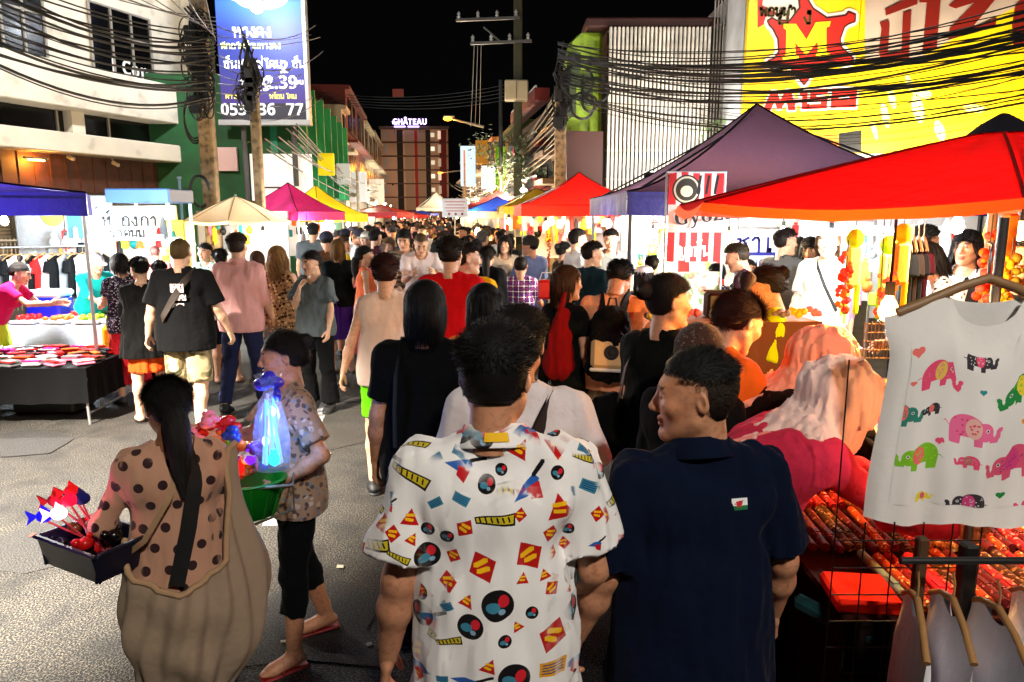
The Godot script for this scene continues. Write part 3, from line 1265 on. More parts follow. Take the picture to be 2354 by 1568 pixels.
var SKIN_A := K(0.78, 0.56, 0.43)
var SKIN_B := K(0.86, 0.68, 0.56)
var SKIN_C := K(0.62, 0.42, 0.30)
var pose_cache := {}
func person(label: String, pos: Vector3, yaw: float, h: float, p: Dictionary, group := "") -> Node3D:
	var o := thing("person", label, "person", V(pos.x, 0.005, pos.z), deg_to_rad(yaw), group)
	var lod: int = p.get("lod", 1)
	var cell: float = [0.0125, 0.019, 0.030][lod]
	var sc := h / 1.765
	var key: String = p.get("cache", "")
	var set_: Dictionary = pose_cache.get(key, {}) if key != "" else {}
	if set_.is_empty():
		var s := skeleton(p)
		set_.s = s
		set_.body = body_mesh(s, p, cell * 1.1, mini(lod, 1))
		if p.has("top"):
			set_.top = top_mesh(s, p, p.top, cell)
		if p.has("bottom"):
			set_.bottom = bottom_mesh(s, p, p.bottom, cell * 1.1)
		if key != "":
			pose_cache[key] = set_
	var s: Dictionary = set_.s
	var B := Basis.from_scale(Vector3.ONE * sc)
	put(o, "body", set_.body, skin_mat(p.get("skin", SKIN_A)), Vector3.ZERO, B)
	if set_.has("bottom"):
		var t: Dictionary = p.bottom
		put(o, t.get("name", t.get("kind", "trousers")), set_.bottom, cloth(t.get("col", grey(0.2)), t.get("wr", 0.6), t.get("tex", null), t.get("sc", 2.0)), Vector3.ZERO, B)
	if set_.has("top"):
		var t: Dictionary = p.top
		if t.get("collar", false):
			var cm := mbn().lathe([Vector2(0.066, -0.015), Vector2(0.0665, 0.046), Vector2(0.072, 0.050), Vector2(0.080, 0.030), Vector2(0.091, 0.0), Vector2(0.090, -0.006)], 24, s.C * Transform3D(Basis(Vector3.RIGHT, -0.30), V(0, 0.240, 0.006)), 1.06, 1.0)
			put(o, "collar", cm.done(), cloth(t.get("col", grey(0.5)), 0.4, t.get("tex", null), t.get("sc", 2.0)), Vector3.ZERO, B)
		put(o, t.get("name", "shirt"), set_.top, cloth(t.get("col", grey(0.5)), t.get("wr", 0.6), t.get("tex", null), t.get("sc", 2.0)), Vector3.ZERO, B)
	if not p.get("barefoot", false) and p.get("shoes", true) and p.get("legs", true):
		for L in ["l", "r"]:
			put(o, "shoe", shoe_mesh, mat(p.get("shoe_col", grey(0.08)), 0.6), (s["an" + L]) * sc, shoe_basis(s, L, p) * B)
	if p.has("sandal"):
		for L in ["l", "r"]:
			var sb := mbn().soft(V(0, -0.088, -0.055), V(0.085, 0.018, 0.25), 0.008).tube(PackedVector3Array([V(-0.042, -0.08, -0.07), V(-0.02, -0.035, -0.09), V(0.02, -0.035, -0.09), V(0.042, -0.08, -0.07)]), 0.008, 0.008, 6)
			put(o, "sandal", sb.done(), mat(p.sandal, 0.5), (s["an" + L]) * sc, shoe_basis(s, L, p) * B)
	var hst: String = p.get("hair", "crop")
	var hc: Color = p.get("hair_col", K(0.085, 0.065, 0.055))
	var hx: Transform3D = s.head
	hx.origin *= sc
	hx.basis = hx.basis.scaled(Vector3.ONE * sc * p.get("head", 1.0))
	if hst != "none":
		put(o, "hair", hair_of(hst, lod), hair_mat(hc), hx.origin, hx.basis)
		if hst == "undercut":
			put(o, "hair_sides", hair_of("fade", lod), hair_mat(hc.lerp(p.get("skin", SKIN_A), 0.22)), hx.origin, hx.basis)
	var tail: String = p.get("tail", "")
	if tail != "":
		var m := mbn()
		var n: int = [900, 160, 40][lod]
		var wd: float = [0.0014, 0.003, 0.006][lod]
		match tail:
			"low":
				strand_lock(m, PackedVector3Array([V(0, -0.01, 0.10), V(0, -0.06, 0.135), V(0, -0.16, 0.14), V(0, -0.27, 0.125), V(0, -0.36, 0.12)]), [0.040, 0.050, 0.046, 0.032, 0.008], n, wd, 5)
			"high":
				strand_lock(m, PackedVector3Array([V(0, 0.08, 0.10), V(0, 0.07, 0.145), V(0, 0.0, 0.165), V(0, -0.12, 0.15), V(0, -0.20, 0.14)]), [0.020, 0.030, 0.034, 0.026, 0.008], n, wd, 6)
			"bun":
				strand_lock(m, PackedVector3Array([V(0, 0.045, 0.085), V(0, 0.055, 0.115), V(0, 0.062, 0.145), V(0, 0.066, 0.165)]), [0.022, 0.044, 0.042, 0.010], n / 2, wd, 7)
			"topknot":
				strand_lock(m, PackedVector3Array([V(0, 0.105, 0.04), V(0, 0.135, 0.045), V(0, 0.165, 0.05), V(0, 0.195, 0.052), V(0, 0.21, 0.053)]), [0.018, 0.014, 0.034, 0.032, 0.008], n / 2, wd, 8)
		put(o, "hair_tail" if tail in ["low", "high"] else "hair_bun", m.done(), hair_mat(hc), hx.origin, hx.basis)
	if p.has("cap"):
		var m := mbn()
		m.lathe([Vector2(0.089, -0.005), Vector2(0.092, 0.03), Vector2(0.086, 0.07), Vector2(0.066, 0.10), Vector2(0.03, 0.117), Vector2(0.002, 0.121)], 20, Transform3D(Basis.IDENTITY, V(0, 0.012, 0.012)), 1.0, 1.22)
		m.lathe([Vector2(0.0, 0.0), Vector2(0.075, -0.004), Vector2(0.075, 0.004), Vector2(0.0, 0.006)], 16, Transform3D(Basis(Vector3.RIGHT, -0.12), V(0, 0.028, -0.115)), 1.0, 0.95)
		put(o, "cap", m.done(), cloth(p.cap, 0.3), hx.origin, hx.basis)
	o.set_meta("s", s)
	o.set_meta("sc", sc)
	return o

func new_img(w: int, h: int, c: Color) -> Image:
	var im := Image.create(w, h, false, Image.FORMAT_RGB8)
	im.fill(c)
	return im

func tex_of(im: Image) -> ImageTexture:
	return ImageTexture.create_from_image(im)

func span(im: Image, x0: int, x1: int, y: int, c: Color) -> void:
	if y >= 0 and y < im.get_height() and x1 > x0:
		im.fill_rect(Rect2i(x0, y, x1 - x0, 1), c)

func disc(im: Image, x: float, y: float, rx: float, ry: float, c: Color, rot := 0.0) -> void:
	if rot != 0.0:
		var pts := PackedVector2Array()
		for i in 20:
			pts.append(Vector2(x, y) + Vector2(cos(TAU * i / 20) * rx, sin(TAU * i / 20) * ry).rotated(rot))
		poly(im, pts, c)
		return
	for j in range(int(y - ry), int(y + ry) + 1):
		var t := (j - y) / ry
		if absf(t) <= 1.0:
			var w := rx * sqrt(1.0 - t * t)
			span(im, int(round(x - w)), int(round(x + w)), j, c)

func poly(im: Image, p: PackedVector2Array, c: Color) -> void:
	var y0 := 1e9
	var y1 := -1e9
	for q in p:
		y0 = minf(y0, q.y)
		y1 = maxf(y1, q.y)
	for y in range(int(y0), int(y1) + 1):
		var xs := []
		for i in p.size():
			var a := p[i]
			var b := p[(i + 1) % p.size()]
			if (a.y <= y) != (b.y <= y):
				xs.append(a.x + (b.x - a.x) * (y - a.y) / (b.y - a.y))
		xs.sort()
		for k in range(0, xs.size() - 1, 2):
			span(im, int(round(xs[k])), int(round(xs[k + 1])), y, c)

func line(im: Image, a: Vector2, b: Vector2, w: float, c: Color) -> void:
	var n := maxi(1, int(a.distance_to(b) / maxf(1.0, w * 0.3)))
	for i in n + 1:
		var p := a.lerp(b, float(i) / n)
		im.fill_rect(Rect2i(int(p.x - w * 0.5), int(p.y - w * 0.5), int(ceil(w)), int(ceil(w))), c)

func stroke(im: Image, pts: Array, at_: Vector2, sc: Vector2, w: float, c: Color) -> void:
	for i in pts.size() - 1:
		line(im, at_ + Vector2(pts[i][0], pts[i][1]) * sc, at_ + Vector2(pts[i + 1][0], pts[i + 1][1]) * sc, w, c)

func glyphs() -> Dictionary:
	var ring := [[1, 5], [3, 5], [3, 7], [1, 7], [1, 5]]
	return {
		"ห": [[[0, 4], [2, 4], [2, 6], [0, 6], [0, 4]], [[2, 4], [2, 14]], [[2, 9], [8, 6]], [[6, 4], [8, 4], [8, 6], [6, 6], [6, 4]], [[8, 6], [8, 14]]],
		"า": [[[1, 6], [3, 4], [5, 4], [6, 6], [6, 14]]],
		"ง": [[[4, 4], [6, 4], [6, 6], [4, 6], [4, 4]], [[6, 6], [6, 14], [4, 14], [1, 9]]],
		"ด": [[[1, 14], [1, 6], [3, 4], [6, 4], [8, 6], [8, 14]], [[1, 13], [3, 11], [5, 11], [5, 9], [3, 9], [3, 11]]],
		"ค": [[[1, 14], [1, 6], [3, 4], [6, 4], [8, 6], [8, 14]], [[1, 9], [4, 8], [4, 10], [2, 11]]],
		"ต": [[[1, 14], [1, 6], [3, 4], [4, 6], [6, 4], [8, 6], [8, 14]], [[1, 9], [4, 8], [4, 10], [2, 11]]],
		"พ": [[[0, 4], [2, 4], [2, 6], [0, 6], [0, 4]], [[2, 4], [2, 14], [5, 7], [8, 14], [8, 4]]],
		"ท": [[[0, 4], [2, 4], [2, 6], [0, 6], [0, 4]], [[2, 4], [2, 14]], [[2, 9], [6, 4], [8, 5], [8, 14]]],
		"ก": [[[1, 14], [1, 8], [2, 7], [1, 6], [3, 4], [6, 4], [8, 6], [8, 14]]],
		"อ": [[[1, 6], [3, 6], [3, 8], [1, 8], [1, 6], [3, 4], [6, 4], [8, 6], [8, 14], [1, 14], [1, 9]]],
		"ร": [[[7, 5], [2, 5], [1, 7], [6, 8], [6, 14], [4, 14], [4, 12], [6, 12]]],
		"ย": [[[1, 4], [3, 4], [3, 6], [1, 6], [2, 9], [1, 10], [1, 14], [8, 14], [8, 4]]],
		"น": [[[0, 4], [2, 4], [2, 6], [0, 6], [0, 4]], [[2, 4], [2, 14]], [[2, 13], [6, 12], [8, 14]], [[8, 4], [8, 12]]],
		"ช": [[[1, 5], [3, 5], [3, 7], [2, 8], [2, 14], [7, 14], [7, 8], [5, 6], [9, 4]]],
		"ล": [[[1, 14], [4, 14], [4, 11], [1, 10], [1, 14]], [[1, 11], [2, 8], [7, 8], [7, 14]], [[1, 6], [4, 4], [7, 6], [7, 8]]],
		"บ": [[[0, 4], [2, 4], [2, 6], [0, 6], [0, 4]], [[2, 4], [2, 14], [8, 14], [8, 4]]],
		"ป": [[[0, 4], [2, 4], [2, 6], [0, 6], [0, 4]], [[2, 4], [2, 14], [8, 14], [8, 0]]],
		"ม": [[[0, 4], [2, 4], [2, 6], [0, 6], [0, 4]], [[2, 4], [2, 14], [8, 14], [8, 4]], [[2, 12], [4, 12], [4, 14]]],
		"ว": [[[1, 6], [4, 4], [7, 6], [7, 14], [5, 14], [5, 12], [7, 12]]],
		"เ": [[[2, 4], [2, 14], [4, 14], [4, 12], [2, 12]]],
		"โ": [[[5, 1], [0, 1], [3, 4], [3, 14], [5, 14], [5, 12], [3, 12]]],
		"ั": [[[-6, 2], [-4, 3], [-2, 1]]], "้": [[[-6, -1], [-4, 0], [-4, -2], [-2, -3]]], "่": [[[-3, -2], [-3, 1]]], "ี": [[[-8, 3], [-5, 1], [-2, 3], [-2, 0]]],
		"ำ": [[[-2, 1], [0, 1], [0, 3], [-2, 3], [-2, 1]], [[1, 6], [3, 4], [5, 4], [6, 6], [6, 14]]],
		"ุ": [[[-3, 15], [-1, 15], [-1, 18]]], "ู": [[[-5, 15], [-5, 18], [-1, 18], [-1, 15]]], "ไ": [[[1, 1], [4, 0], [4, 14], [6, 14]]], "ข": [[[1, 5], [3, 5], [3, 7], [2, 8], [2, 14], [8, 14], [8, 4]]],
	}

func thai(im: Image, text: String, at_: Vector2, h: float, w: float, c: Color) -> void:
	var g := glyphs()
	var x := at_.x
	var s := h / 14.0
	for ch in text:
		if ch == " ":
			x += h * 0.45
			continue
		if not g.has(ch):
			continue
		for st in g[ch]:
			stroke(im, st, Vector2(x, at_.y), Vector2(s, s), w, c)
		if not ch in ["ั", "้", "่", "ี", "ุ", "ู"]:
			x += s * ({"า": 8.0, "เ": 5.5, "ง": 8.0, "โ": 6.5, "ว": 9.0, "ร": 8.5, "ำ": 8.0}.get(ch, 10.5) as float)

func elephant(im: Image, p: Vector2, s: float, left: bool, body: Color, ear: Color, spots: Color, rng_: RandomNumberGenerator) -> void:
	var k := -1.0 if left else 1.0
	var pt := func(x: float, y: float) -> Vector2: return p + Vector2(x * k, y) * s
	var out := PackedVector2Array()
	for i in 13:
		var a := PI + PI * i / 12.0
		out.append(pt.call(cos(a) * 0.62 - 0.12, sin(a) * 0.62 + 0.12))
	for q in [[0.58, 0.02], [0.66, 0.30], [0.62, 0.46], [0.42, 0.44], [0.40, 0.70], [0.14, 0.70], [0.12, 0.38], [-0.30, 0.38], [-0.32, 0.70], [-0.70, 0.70], [-0.74, 0.20]]:
		out.append(pt.call(q[0], q[1]))
	poly(im, out, body)
	disc(im, pt.call(0.50, 0.10).x, pt.call(0.50, 0.10).y, 0.34 * s, 0.36 * s, body)
	var tr := [[0.70, 0.25], [0.80, 0.40], [0.95, 0.42], [1.04, 0.26], [1.05, 0.10], [1.12, 0.02]]
	for i in tr.size() - 1:
		line(im, pt.call(tr[i][0], tr[i][1]), pt.call(tr[i + 1][0], tr[i + 1][1]), s * (0.22 - 0.02 * i), body)
	for i in 22:
		var q: Vector2 = pt.call(rng_.randf_range(-0.65, 0.5), rng_.randf_range(-0.3, 0.35))
		disc(im, q.x, q.y, s * 0.035, s * 0.035, spots)
	disc(im, pt.call(0.12, 0.02).x, pt.call(0.12, 0.02).y, 0.27 * s, 0.40 * s, ear)
	for i in 9:
		var q: Vector2 = pt.call(0.12 + rng_.randf_range(-0.17, 0.17), rng_.randf_range(-0.25, 0.28))
		disc(im, q.x, q.y, s * 0.04, s * 0.04, ear.lerp(spots, 0.7))
	var e: Vector2 = pt.call(0.60, 0.04)
	disc(im, e.x, e.y, s * 0.07, s * 0.07, K(1, 1, 1))
	disc(im, e.x, e.y, s * 0.045, s * 0.045, K(0.08, 0.08, 0.1))
	line(im, pt.call(-0.72, 0.1), pt.call(-0.92, 0.16), s * 0.03, body)

func heart(im: Image, p: Vector2, s: float, c: Color) -> void:
	disc(im, p.x - s * 0.4, p.y, s * 0.5, s * 0.5, c)
	disc(im, p.x + s * 0.4, p.y, s * 0.5, s * 0.5, c)
	poly(im, PackedVector2Array([p + Vector2(-0.86, 0.15) * s, p + Vector2(0.86, 0.15) * s, p + Vector2(0, 1.0) * s]), c)

func elephant_print() -> Texture2D:
	var im := new_img(900, 960, K(0.93, 0.92, 0.91))
	var r := RandomNumberGenerator.new()
	r.seed = 5
	var pink := K(0.93, 0.30, 0.47)
	var rose := K(0.94, 0.42, 0.62)
	var lime := K(0.50, 0.78, 0.12)
	var green := K(0.10, 0.55, 0.25)
	var dark := K(0.20, 0.18, 0.21)
	var yel := K(0.93, 0.85, 0.22)
	var teal := K(0.10, 0.55, 0.58)
	var coral := K(0.95, 0.45, 0.42)
	elephant(im, Vector2(410, 20), 105, false, dark, pink, K(0.9, 0.9, 0.9), r)
	elephant(im, Vector2(170, 190), 130, false, pink, K(0.92, 0.78, 0.35), rose, r)
	elephant(im, Vector2(700, 270), 140, true, green, yel, lime, r)
	elephant(im, Vector2(-20, 400), 120, false, K(0.18, 0.52, 0.46), coral, teal, r)
	elephant(im, Vector2(170, 400), 56, true, dark, coral, grey(0.4), r)
	elephant(im, Vector2(390, 450), 160, false, rose, K(0.93, 0.72, 0.68), K(0.85, 0.15, 0.4), r)
	elephant(im, Vector2(140, 660), 130, true, lime, coral, K(0.62, 0.85, 0.2), r)
	elephant(im, Vector2(400, 660), 70, true, pink, K(0.75, 0.45, 0.4), K(0.98, 0.6, 0.7), r)
	elephant(im, Vector2(680, 680), 160, true, K(0.88, 0.33, 0.47), K(0.85, 0.25, 0.5), K(0.7, 0.15, 0.5), r)
	elephant(im, Vector2(440, 930), 120, true, dark, K(0.85, 0.25, 0.52), K(0.9, 0.9, 0.9), r)
	elephant(im, Vector2(180, 910), 50, false, yel, pink, lime, r)
	elephant(im, Vector2(850, 950), 130, true, pink, coral, rose, r)
	for h in [[450, 215, 24, teal], [235, 590, 26, pink], [720, 470, 26, K(0.95, 0.62, 0.2)], [620, 880, 26, green], [30, 225, 20, coral], [40, 40, 40, coral]]:
		heart(im, Vector2(h[0], h[1]), h[2], h[3])
	return tex_of(im)

func comic_print() -> Texture2D:
	var im := new_img(1024, 1024, K(0.93, 0.92, 0.92))
	var red := K(0.72, 0.08, 0.07)
	var yel := K(0.96, 0.74, 0.08)
	var blue := K(0.13, 0.36, 0.68)
	var blk := K(0.06, 0.05, 0.06)
	var teal := K(0.22, 0.50, 0.60)
	var r := RandomNumberGenerator.new()
	r.seed = 21
	var spots := []
	for i in 900:
		var big := i < 120
		var s := r.randf_range(58, 78) if big else r.randf_range(26, 46)
		var p := Vector2(r.randf_range(0, 1024), r.randf_range(0, 1024))
		var ok := true
		for q in spots:
			var dd: Vector2 = (q[0] - p).abs()
			dd = Vector2(minf(dd.x, 1024 - dd.x), minf(dd.y, 1024 - dd.y))
			if dd.length() < (q[1] + s) * 0.86:
				ok = false
				break
		if not ok:
			continue
		spots.append([p, s])
		var rot := r.randf_range(-0.6, 0.6)
		var kind := r.randi() % 10
		for ox in [-1024, 0, 1024]:
			for oy in [-1024, 0, 1024]:
				var c := p + Vector2(ox, oy)
				if c.x < -90 or c.y < -90 or c.x > 1114 or c.y > 1114:
					continue
				var f := func(x: float, y: float) -> Vector2: return c + Vector2(x, y).rotated(rot) * s
				if kind < 5:
					poly(im, PackedVector2Array([f.call(0, -0.85), f.call(0.75, 0.0), f.call(0, 0.85), f.call(-0.75, 0.0)] if kind < 3 else [f.call(-0.75, 0.6), f.call(0.0, -0.8), f.call(0.8, 0.55)]), red)
					line(im, f.call(-0.30, -0.18), f.call(0.28, -0.22), s * 0.20, yel)
					line(im, f.call(-0.28, 0.16), f.call(0.20, 0.20), s * 0.20, yel)
				elif kind == 5 or kind == 6:
					disc(im, c.x, c.y, s * 0.72, s * 0.72, blk)
					disc(im, f.call(-0.2, 0.1).x, f.call(-0.2, 0.1).y, s * 0.33, s * 0.25, teal, rot)
					disc(im, f.call(0.25, -0.2).x, f.call(0.25, -0.2).y, s * 0.25, s * 0.3, K(0.8, 0.12, 0.18), rot)
					disc(im, f.call(0.2, 0.3).x, f.call(0.2, 0.3).y, s * 0.16, s * 0.14, K(0.5, 0.65, 0.75), rot)
				elif kind == 7:
					poly(im, PackedVector2Array([f.call(-1.0, -0.22), f.call(1.0, -0.34), f.call(0.95, 0.30), f.call(-0.95, 0.12)]), blk)
					poly(im, PackedVector2Array([f.call(-0.92, -0.16), f.call(0.92, -0.26), f.call(0.86, 0.18), f.call(-0.9, 0.05)]), K(0.80, 0.72, 0.12))
					for k in 6:
						line(im, f.call(-0.75 + 0.28 * k, -0.14), f.call(-0.70 + 0.28 * k, 0.06), s * 0.07, blk)
				elif kind == 8:
					poly(im, PackedVector2Array([f.call(-0.8, -0.42), f.call(0.8, -0.5), f.call(0.75, 0.45), f.call(-0.75, 0.42)]), teal if r.randf() < 0.6 else K(0.88, 0.60, 0.08))
					for k in 4:
						line(im, f.call(-0.6, -0.25 + 0.17 * k), f.call(0.6, -0.28 + 0.17 * k), s * 0.05, blue.darkened(0.3))
				else:
					poly(im, PackedVector2Array([f.call(-0.9, 0.35), f.call(-0.3, -0.1), f.call(0.3, -0.35), f.call(0.5, -0.1), f.call(0.1, 0.35)]), blue)
					poly(im, PackedVector2Array([f.call(-0.2, 0.1), f.call(0.45, 0.0), f.call(0.4, 0.7), f.call(-0.1, 0.55)]), K(0.75, 0.08, 0.12))
					line(im, f.call(0.3, -0.3), f.call(0.9, -0.75), s * 0.14, blk)
	return tex_of(im)

func dots_print() -> Texture2D:
	var im := new_img(512, 512, K(0.74, 0.56, 0.46))
	var r := RandomNumberGenerator.new()
	r.seed = 9
	for i in 2600:
		var k := r.randf_range(0.9, 1.06)
		im.fill_rect(Rect2i(r.randi() % 512, r.randi() % 512, 3, 3), K(0.74, 0.56, 0.46) * k)
	for j in 4:
		for i in 4:
			var p := Vector2(64 + i * 128 + (64 if j % 2 == 1 else 0) + r.randf_range(-9, 9), 64 + j * 128 + r.randf_range(-9, 9))
			for o in [-512, 0, 512]:
				disc(im, p.x + o, p.y, 27, 29, K(0.20, 0.13, 0.14))
	return tex_of(im)

func plaid_print() -> Texture2D:
	var im := new_img(256, 256, K(0.24, 0.12, 0.36))
	for i in 4:
		im.fill_rect(Rect2i(i * 64 + 8, 0, 20, 256), K(0.55, 0.16, 0.30))
		im.fill_rect(Rect2i(0, i * 64 + 8, 256, 20), K(0.45, 0.22, 0.42))
		im.fill_rect(Rect2i(i * 64 + 42, 0, 7, 256), K(0.92, 0.90, 0.92))
		im.fill_rect(Rect2i(0, i * 64 + 42, 256, 7), K(0.90, 0.88, 0.92))
		for j in 4:
			im.fill_rect(Rect2i(i * 64 + 38, j * 64 + 38, 15, 15), K(1, 0.98, 1))
			im.fill_rect(Rect2i(i * 64 + 8, j * 64 + 8, 20, 20), K(0.16, 0.12, 0.55))
	return tex_of(im)

func stripe_print(a: Color, b: Color, n: int, horiz: bool) -> Texture2D:
	var im := new_img(256, 256, a)
	for i in n:
		var p := i * 256 / n
		if horiz:
			im.fill_rect(Rect2i(0, p, 256, 128 / n), b)
		else:
			im.fill_rect(Rect2i(p, 0, 128 / n, 256), b)
	return tex_of(im)

func blot_print(base: Color, cols: Array, n: int, r0: float, r1: float, sd: int) -> Texture2D:
	var im := new_img(256, 256, base)
	var r := RandomNumberGenerator.new()
	r.seed = sd
	for i in n:
		var p := Vector2(r.randf() * 256, r.randf() * 256)
		var c: Color = cols[r.randi() % cols.size()]
		var a := r.randf_range(r0, r1)
		var b := r.randf_range(r0, r1)
		var t := r.randf() * PI
		for ox in [-256, 0, 256]:
			for oy in [-256, 0, 256]:
				if p.x + ox > -r1 and p.x + ox < 256 + r1 and p.y + oy > -r1 and p.y + oy < 256 + r1:
					disc(im, p.x + ox, p.y + oy, a, b, c, t + 0.01)
	return tex_of(im)

func billboard_print() -> Texture2D:
	var im := new_img(560, 880, K(0.10, 0.16, 0.50))
	for y in 880:
		var t := y / 880.0
		var c := K(0.14, 0.32, 0.72).lerp(K(0.05, 0.12, 0.42), smoothstep(0.1, 0.42, t)).lerp(K(0.20, 0.12, 0.42), smoothstep(0.45, 0.9, t))
		im.fill_rect(Rect2i(0, y, 560, 1), c)
	disc(im, 300, 95, 170, 75, K(0.93, 0.95, 0.99))
	disc(im, 180, 60, 120, 60, K(0.93, 0.95, 0.99))
	disc(im, 400, 60, 90, 50, K(0.86, 0.90, 0.98))
	im.fill_rect(Rect2i(0, 770, 560, 110), K(0.10, 0.10, 0.16))
	var wh := K(0.95, 0.95, 0.98)
	thai(im, "หางดง", Vector2(105, 262), 78, 10, wh)
	thai(im, "พักอาศัยย่านหางดง", Vector2(20, 372), 44, 6, K(0.80, 0.86, 0.45))
	thai(im, "ชั้นเดียว", Vector2(30, 478), 62, 9, wh)
	line(im, Vector2(282, 465), Vector2(282, 560), 5, wh)
	thai(im, "โดม", Vector2(300, 478), 60, 9, wh)
	thai(im, "ชั้น", Vector2(478, 478), 60, 9, wh)
	thai(im, "ลบ", Vector2(208, 612), 32, 6, wh)
	thai(im, "ลบ", Vector2(500, 612), 32, 6, wh)
	thai(im, "ดาวน์ บาท", Vector2(30, 704), 34, 6, K(0.90, 0.86, 0.35))
	thai(im, "พร้อม โดม", Vector2(320, 704), 34, 6, K(0.90, 0.86, 0.35))
	return tex_of(im)

func sign_print(base: Color, ink: Color, text: String, w: int, h: int, size: float) -> Texture2D:
	var im := new_img(w, h, base)
	thai(im, text, Vector2(w * 0.08, h * 0.3), size, size * 0.13, ink)
	return tex_of(im)

func text_mesh(s: String, h: float, depth := 0.02, serif := false, bold := true) -> TextMesh:
	var t := TextMesh.new()
	var f := SystemFont.new()
	f.font_names = PackedStringArray(["Droid Serif" if serif else "Droid Sans"])
	f.font_weight = 700 if bold else 400
	t.font = f
	t.text = s
	t.font_size = 64
	t.pixel_size = h / 46.0
	t.depth = depth
	return t

func hit(x: float, y: float, p0: Vector3, n: Vector3) -> Vector3:
	var v := cam_dir(x, y)
	var o := V(0, CAM_H, 0)
	return o + v * ((p0 - o).dot(n) / v.dot(n))

func build_ground() -> void:
	var grain := noise_tex(0.11, 3, [[0.0, grey(0.08)], [0.42, grey(0.20)], [0.52, grey(0.46)], [0.64, K(0.76, 0.73, 0.68)], [1.0, K(0.95, 0.92, 0.86)]], 1024, 4)
	var relief := noise_tex(0.11, 3, [], 1024, 4)
	var g := rough_mat(K(0.43, 0.41, 0.375), grain, 0.62, 0.85, relief, 0.6)
	var blotch := noise_tex(0.006, 3, [[0.0, grey(0.62)], [0.55, grey(1.0)], [1.0, grey(0.85)]], 512, 8)
	g.detail_enabled = true
	g.detail_blend_mode = BaseMaterial3D.BLEND_MODE_MUL
	g.detail_albedo = blotch
	var m := mbn()
	m.quad(V(-150, 0, 60), V(150, 0, 60), V(150, 0, -420), V(-150, 0, -420))
	setting("road", m.done(), g)
	var pr := RandomNumberGenerator.new()
	pr.seed = 19
	for k in 6:
		var c: Vector3 = [ground(120, 1250), ground(760, 1000), ground(690, 1450), ground(420, 1180), ground(60, 1020), ground(820, 905)][k]
		var pts := []
		for q in 9:
			pts.append(c + V(cos(TAU * q / 9.0) * pr.randf_range(0.3, 0.6), 0.004 + 0.001 * k, -sin(TAU * q / 9.0) * pr.randf_range(0.2, 0.5)))
		m = mbn()
		for q in 9:
			m.tri(V(c.x, 0.004 + 0.001 * k, c.z), pts[q], pts[(q + 1) % 9])
		setting("road_patch", m.done(), rough_mat(K(0.34, 0.33, 0.32) if k % 2 == 0 else K(0.40, 0.37, 0.33), grain, 0.75, 0.8, relief, 0.4))
	for k in 12:
		var lp := ground(pr.randf_range(20, 850), pr.randf_range(960, 1540))
		solo("litter_scrap", "small pale scrap of litter on the road, %s of them" % ordinal(k), "litter", mbn().soft(Vector3.ZERO, V(pr.randf_range(0.02, 0.06), 0.004, pr.randf_range(0.02, 0.04)), 0.001).done(), mat(K(0.7, 0.66, 0.58) if k % 3 else K(0.5, 0.2, 0.15)), lp + V(0, 0.012, 0), Basis(Vector3.UP, pr.randf() * 3.0) * Basis(Vector3.RIGHT, 0.1), "scraps of litter on the road")
	var line_m := rough_mat(grey(0.62), noise_tex(0.03, 3, [[0.0, grey(0.25)], [0.45, grey(0.9)], [1.0, grey(1.0)]], 256, 17), 1.2, 0.8)
	var a := ground(770, 880)
	var b := ground(620, 1210)
	var side := (b - a).cross(Vector3.UP).normalized() * 0.05
	m = mbn()
	m.quad(a + side + Vector3.UP * 0.004, b + side + Vector3.UP * 0.004, b - side + Vector3.UP * 0.004, a - side + Vector3.UP * 0.004)
	setting("road_line", m.done(), line_m)

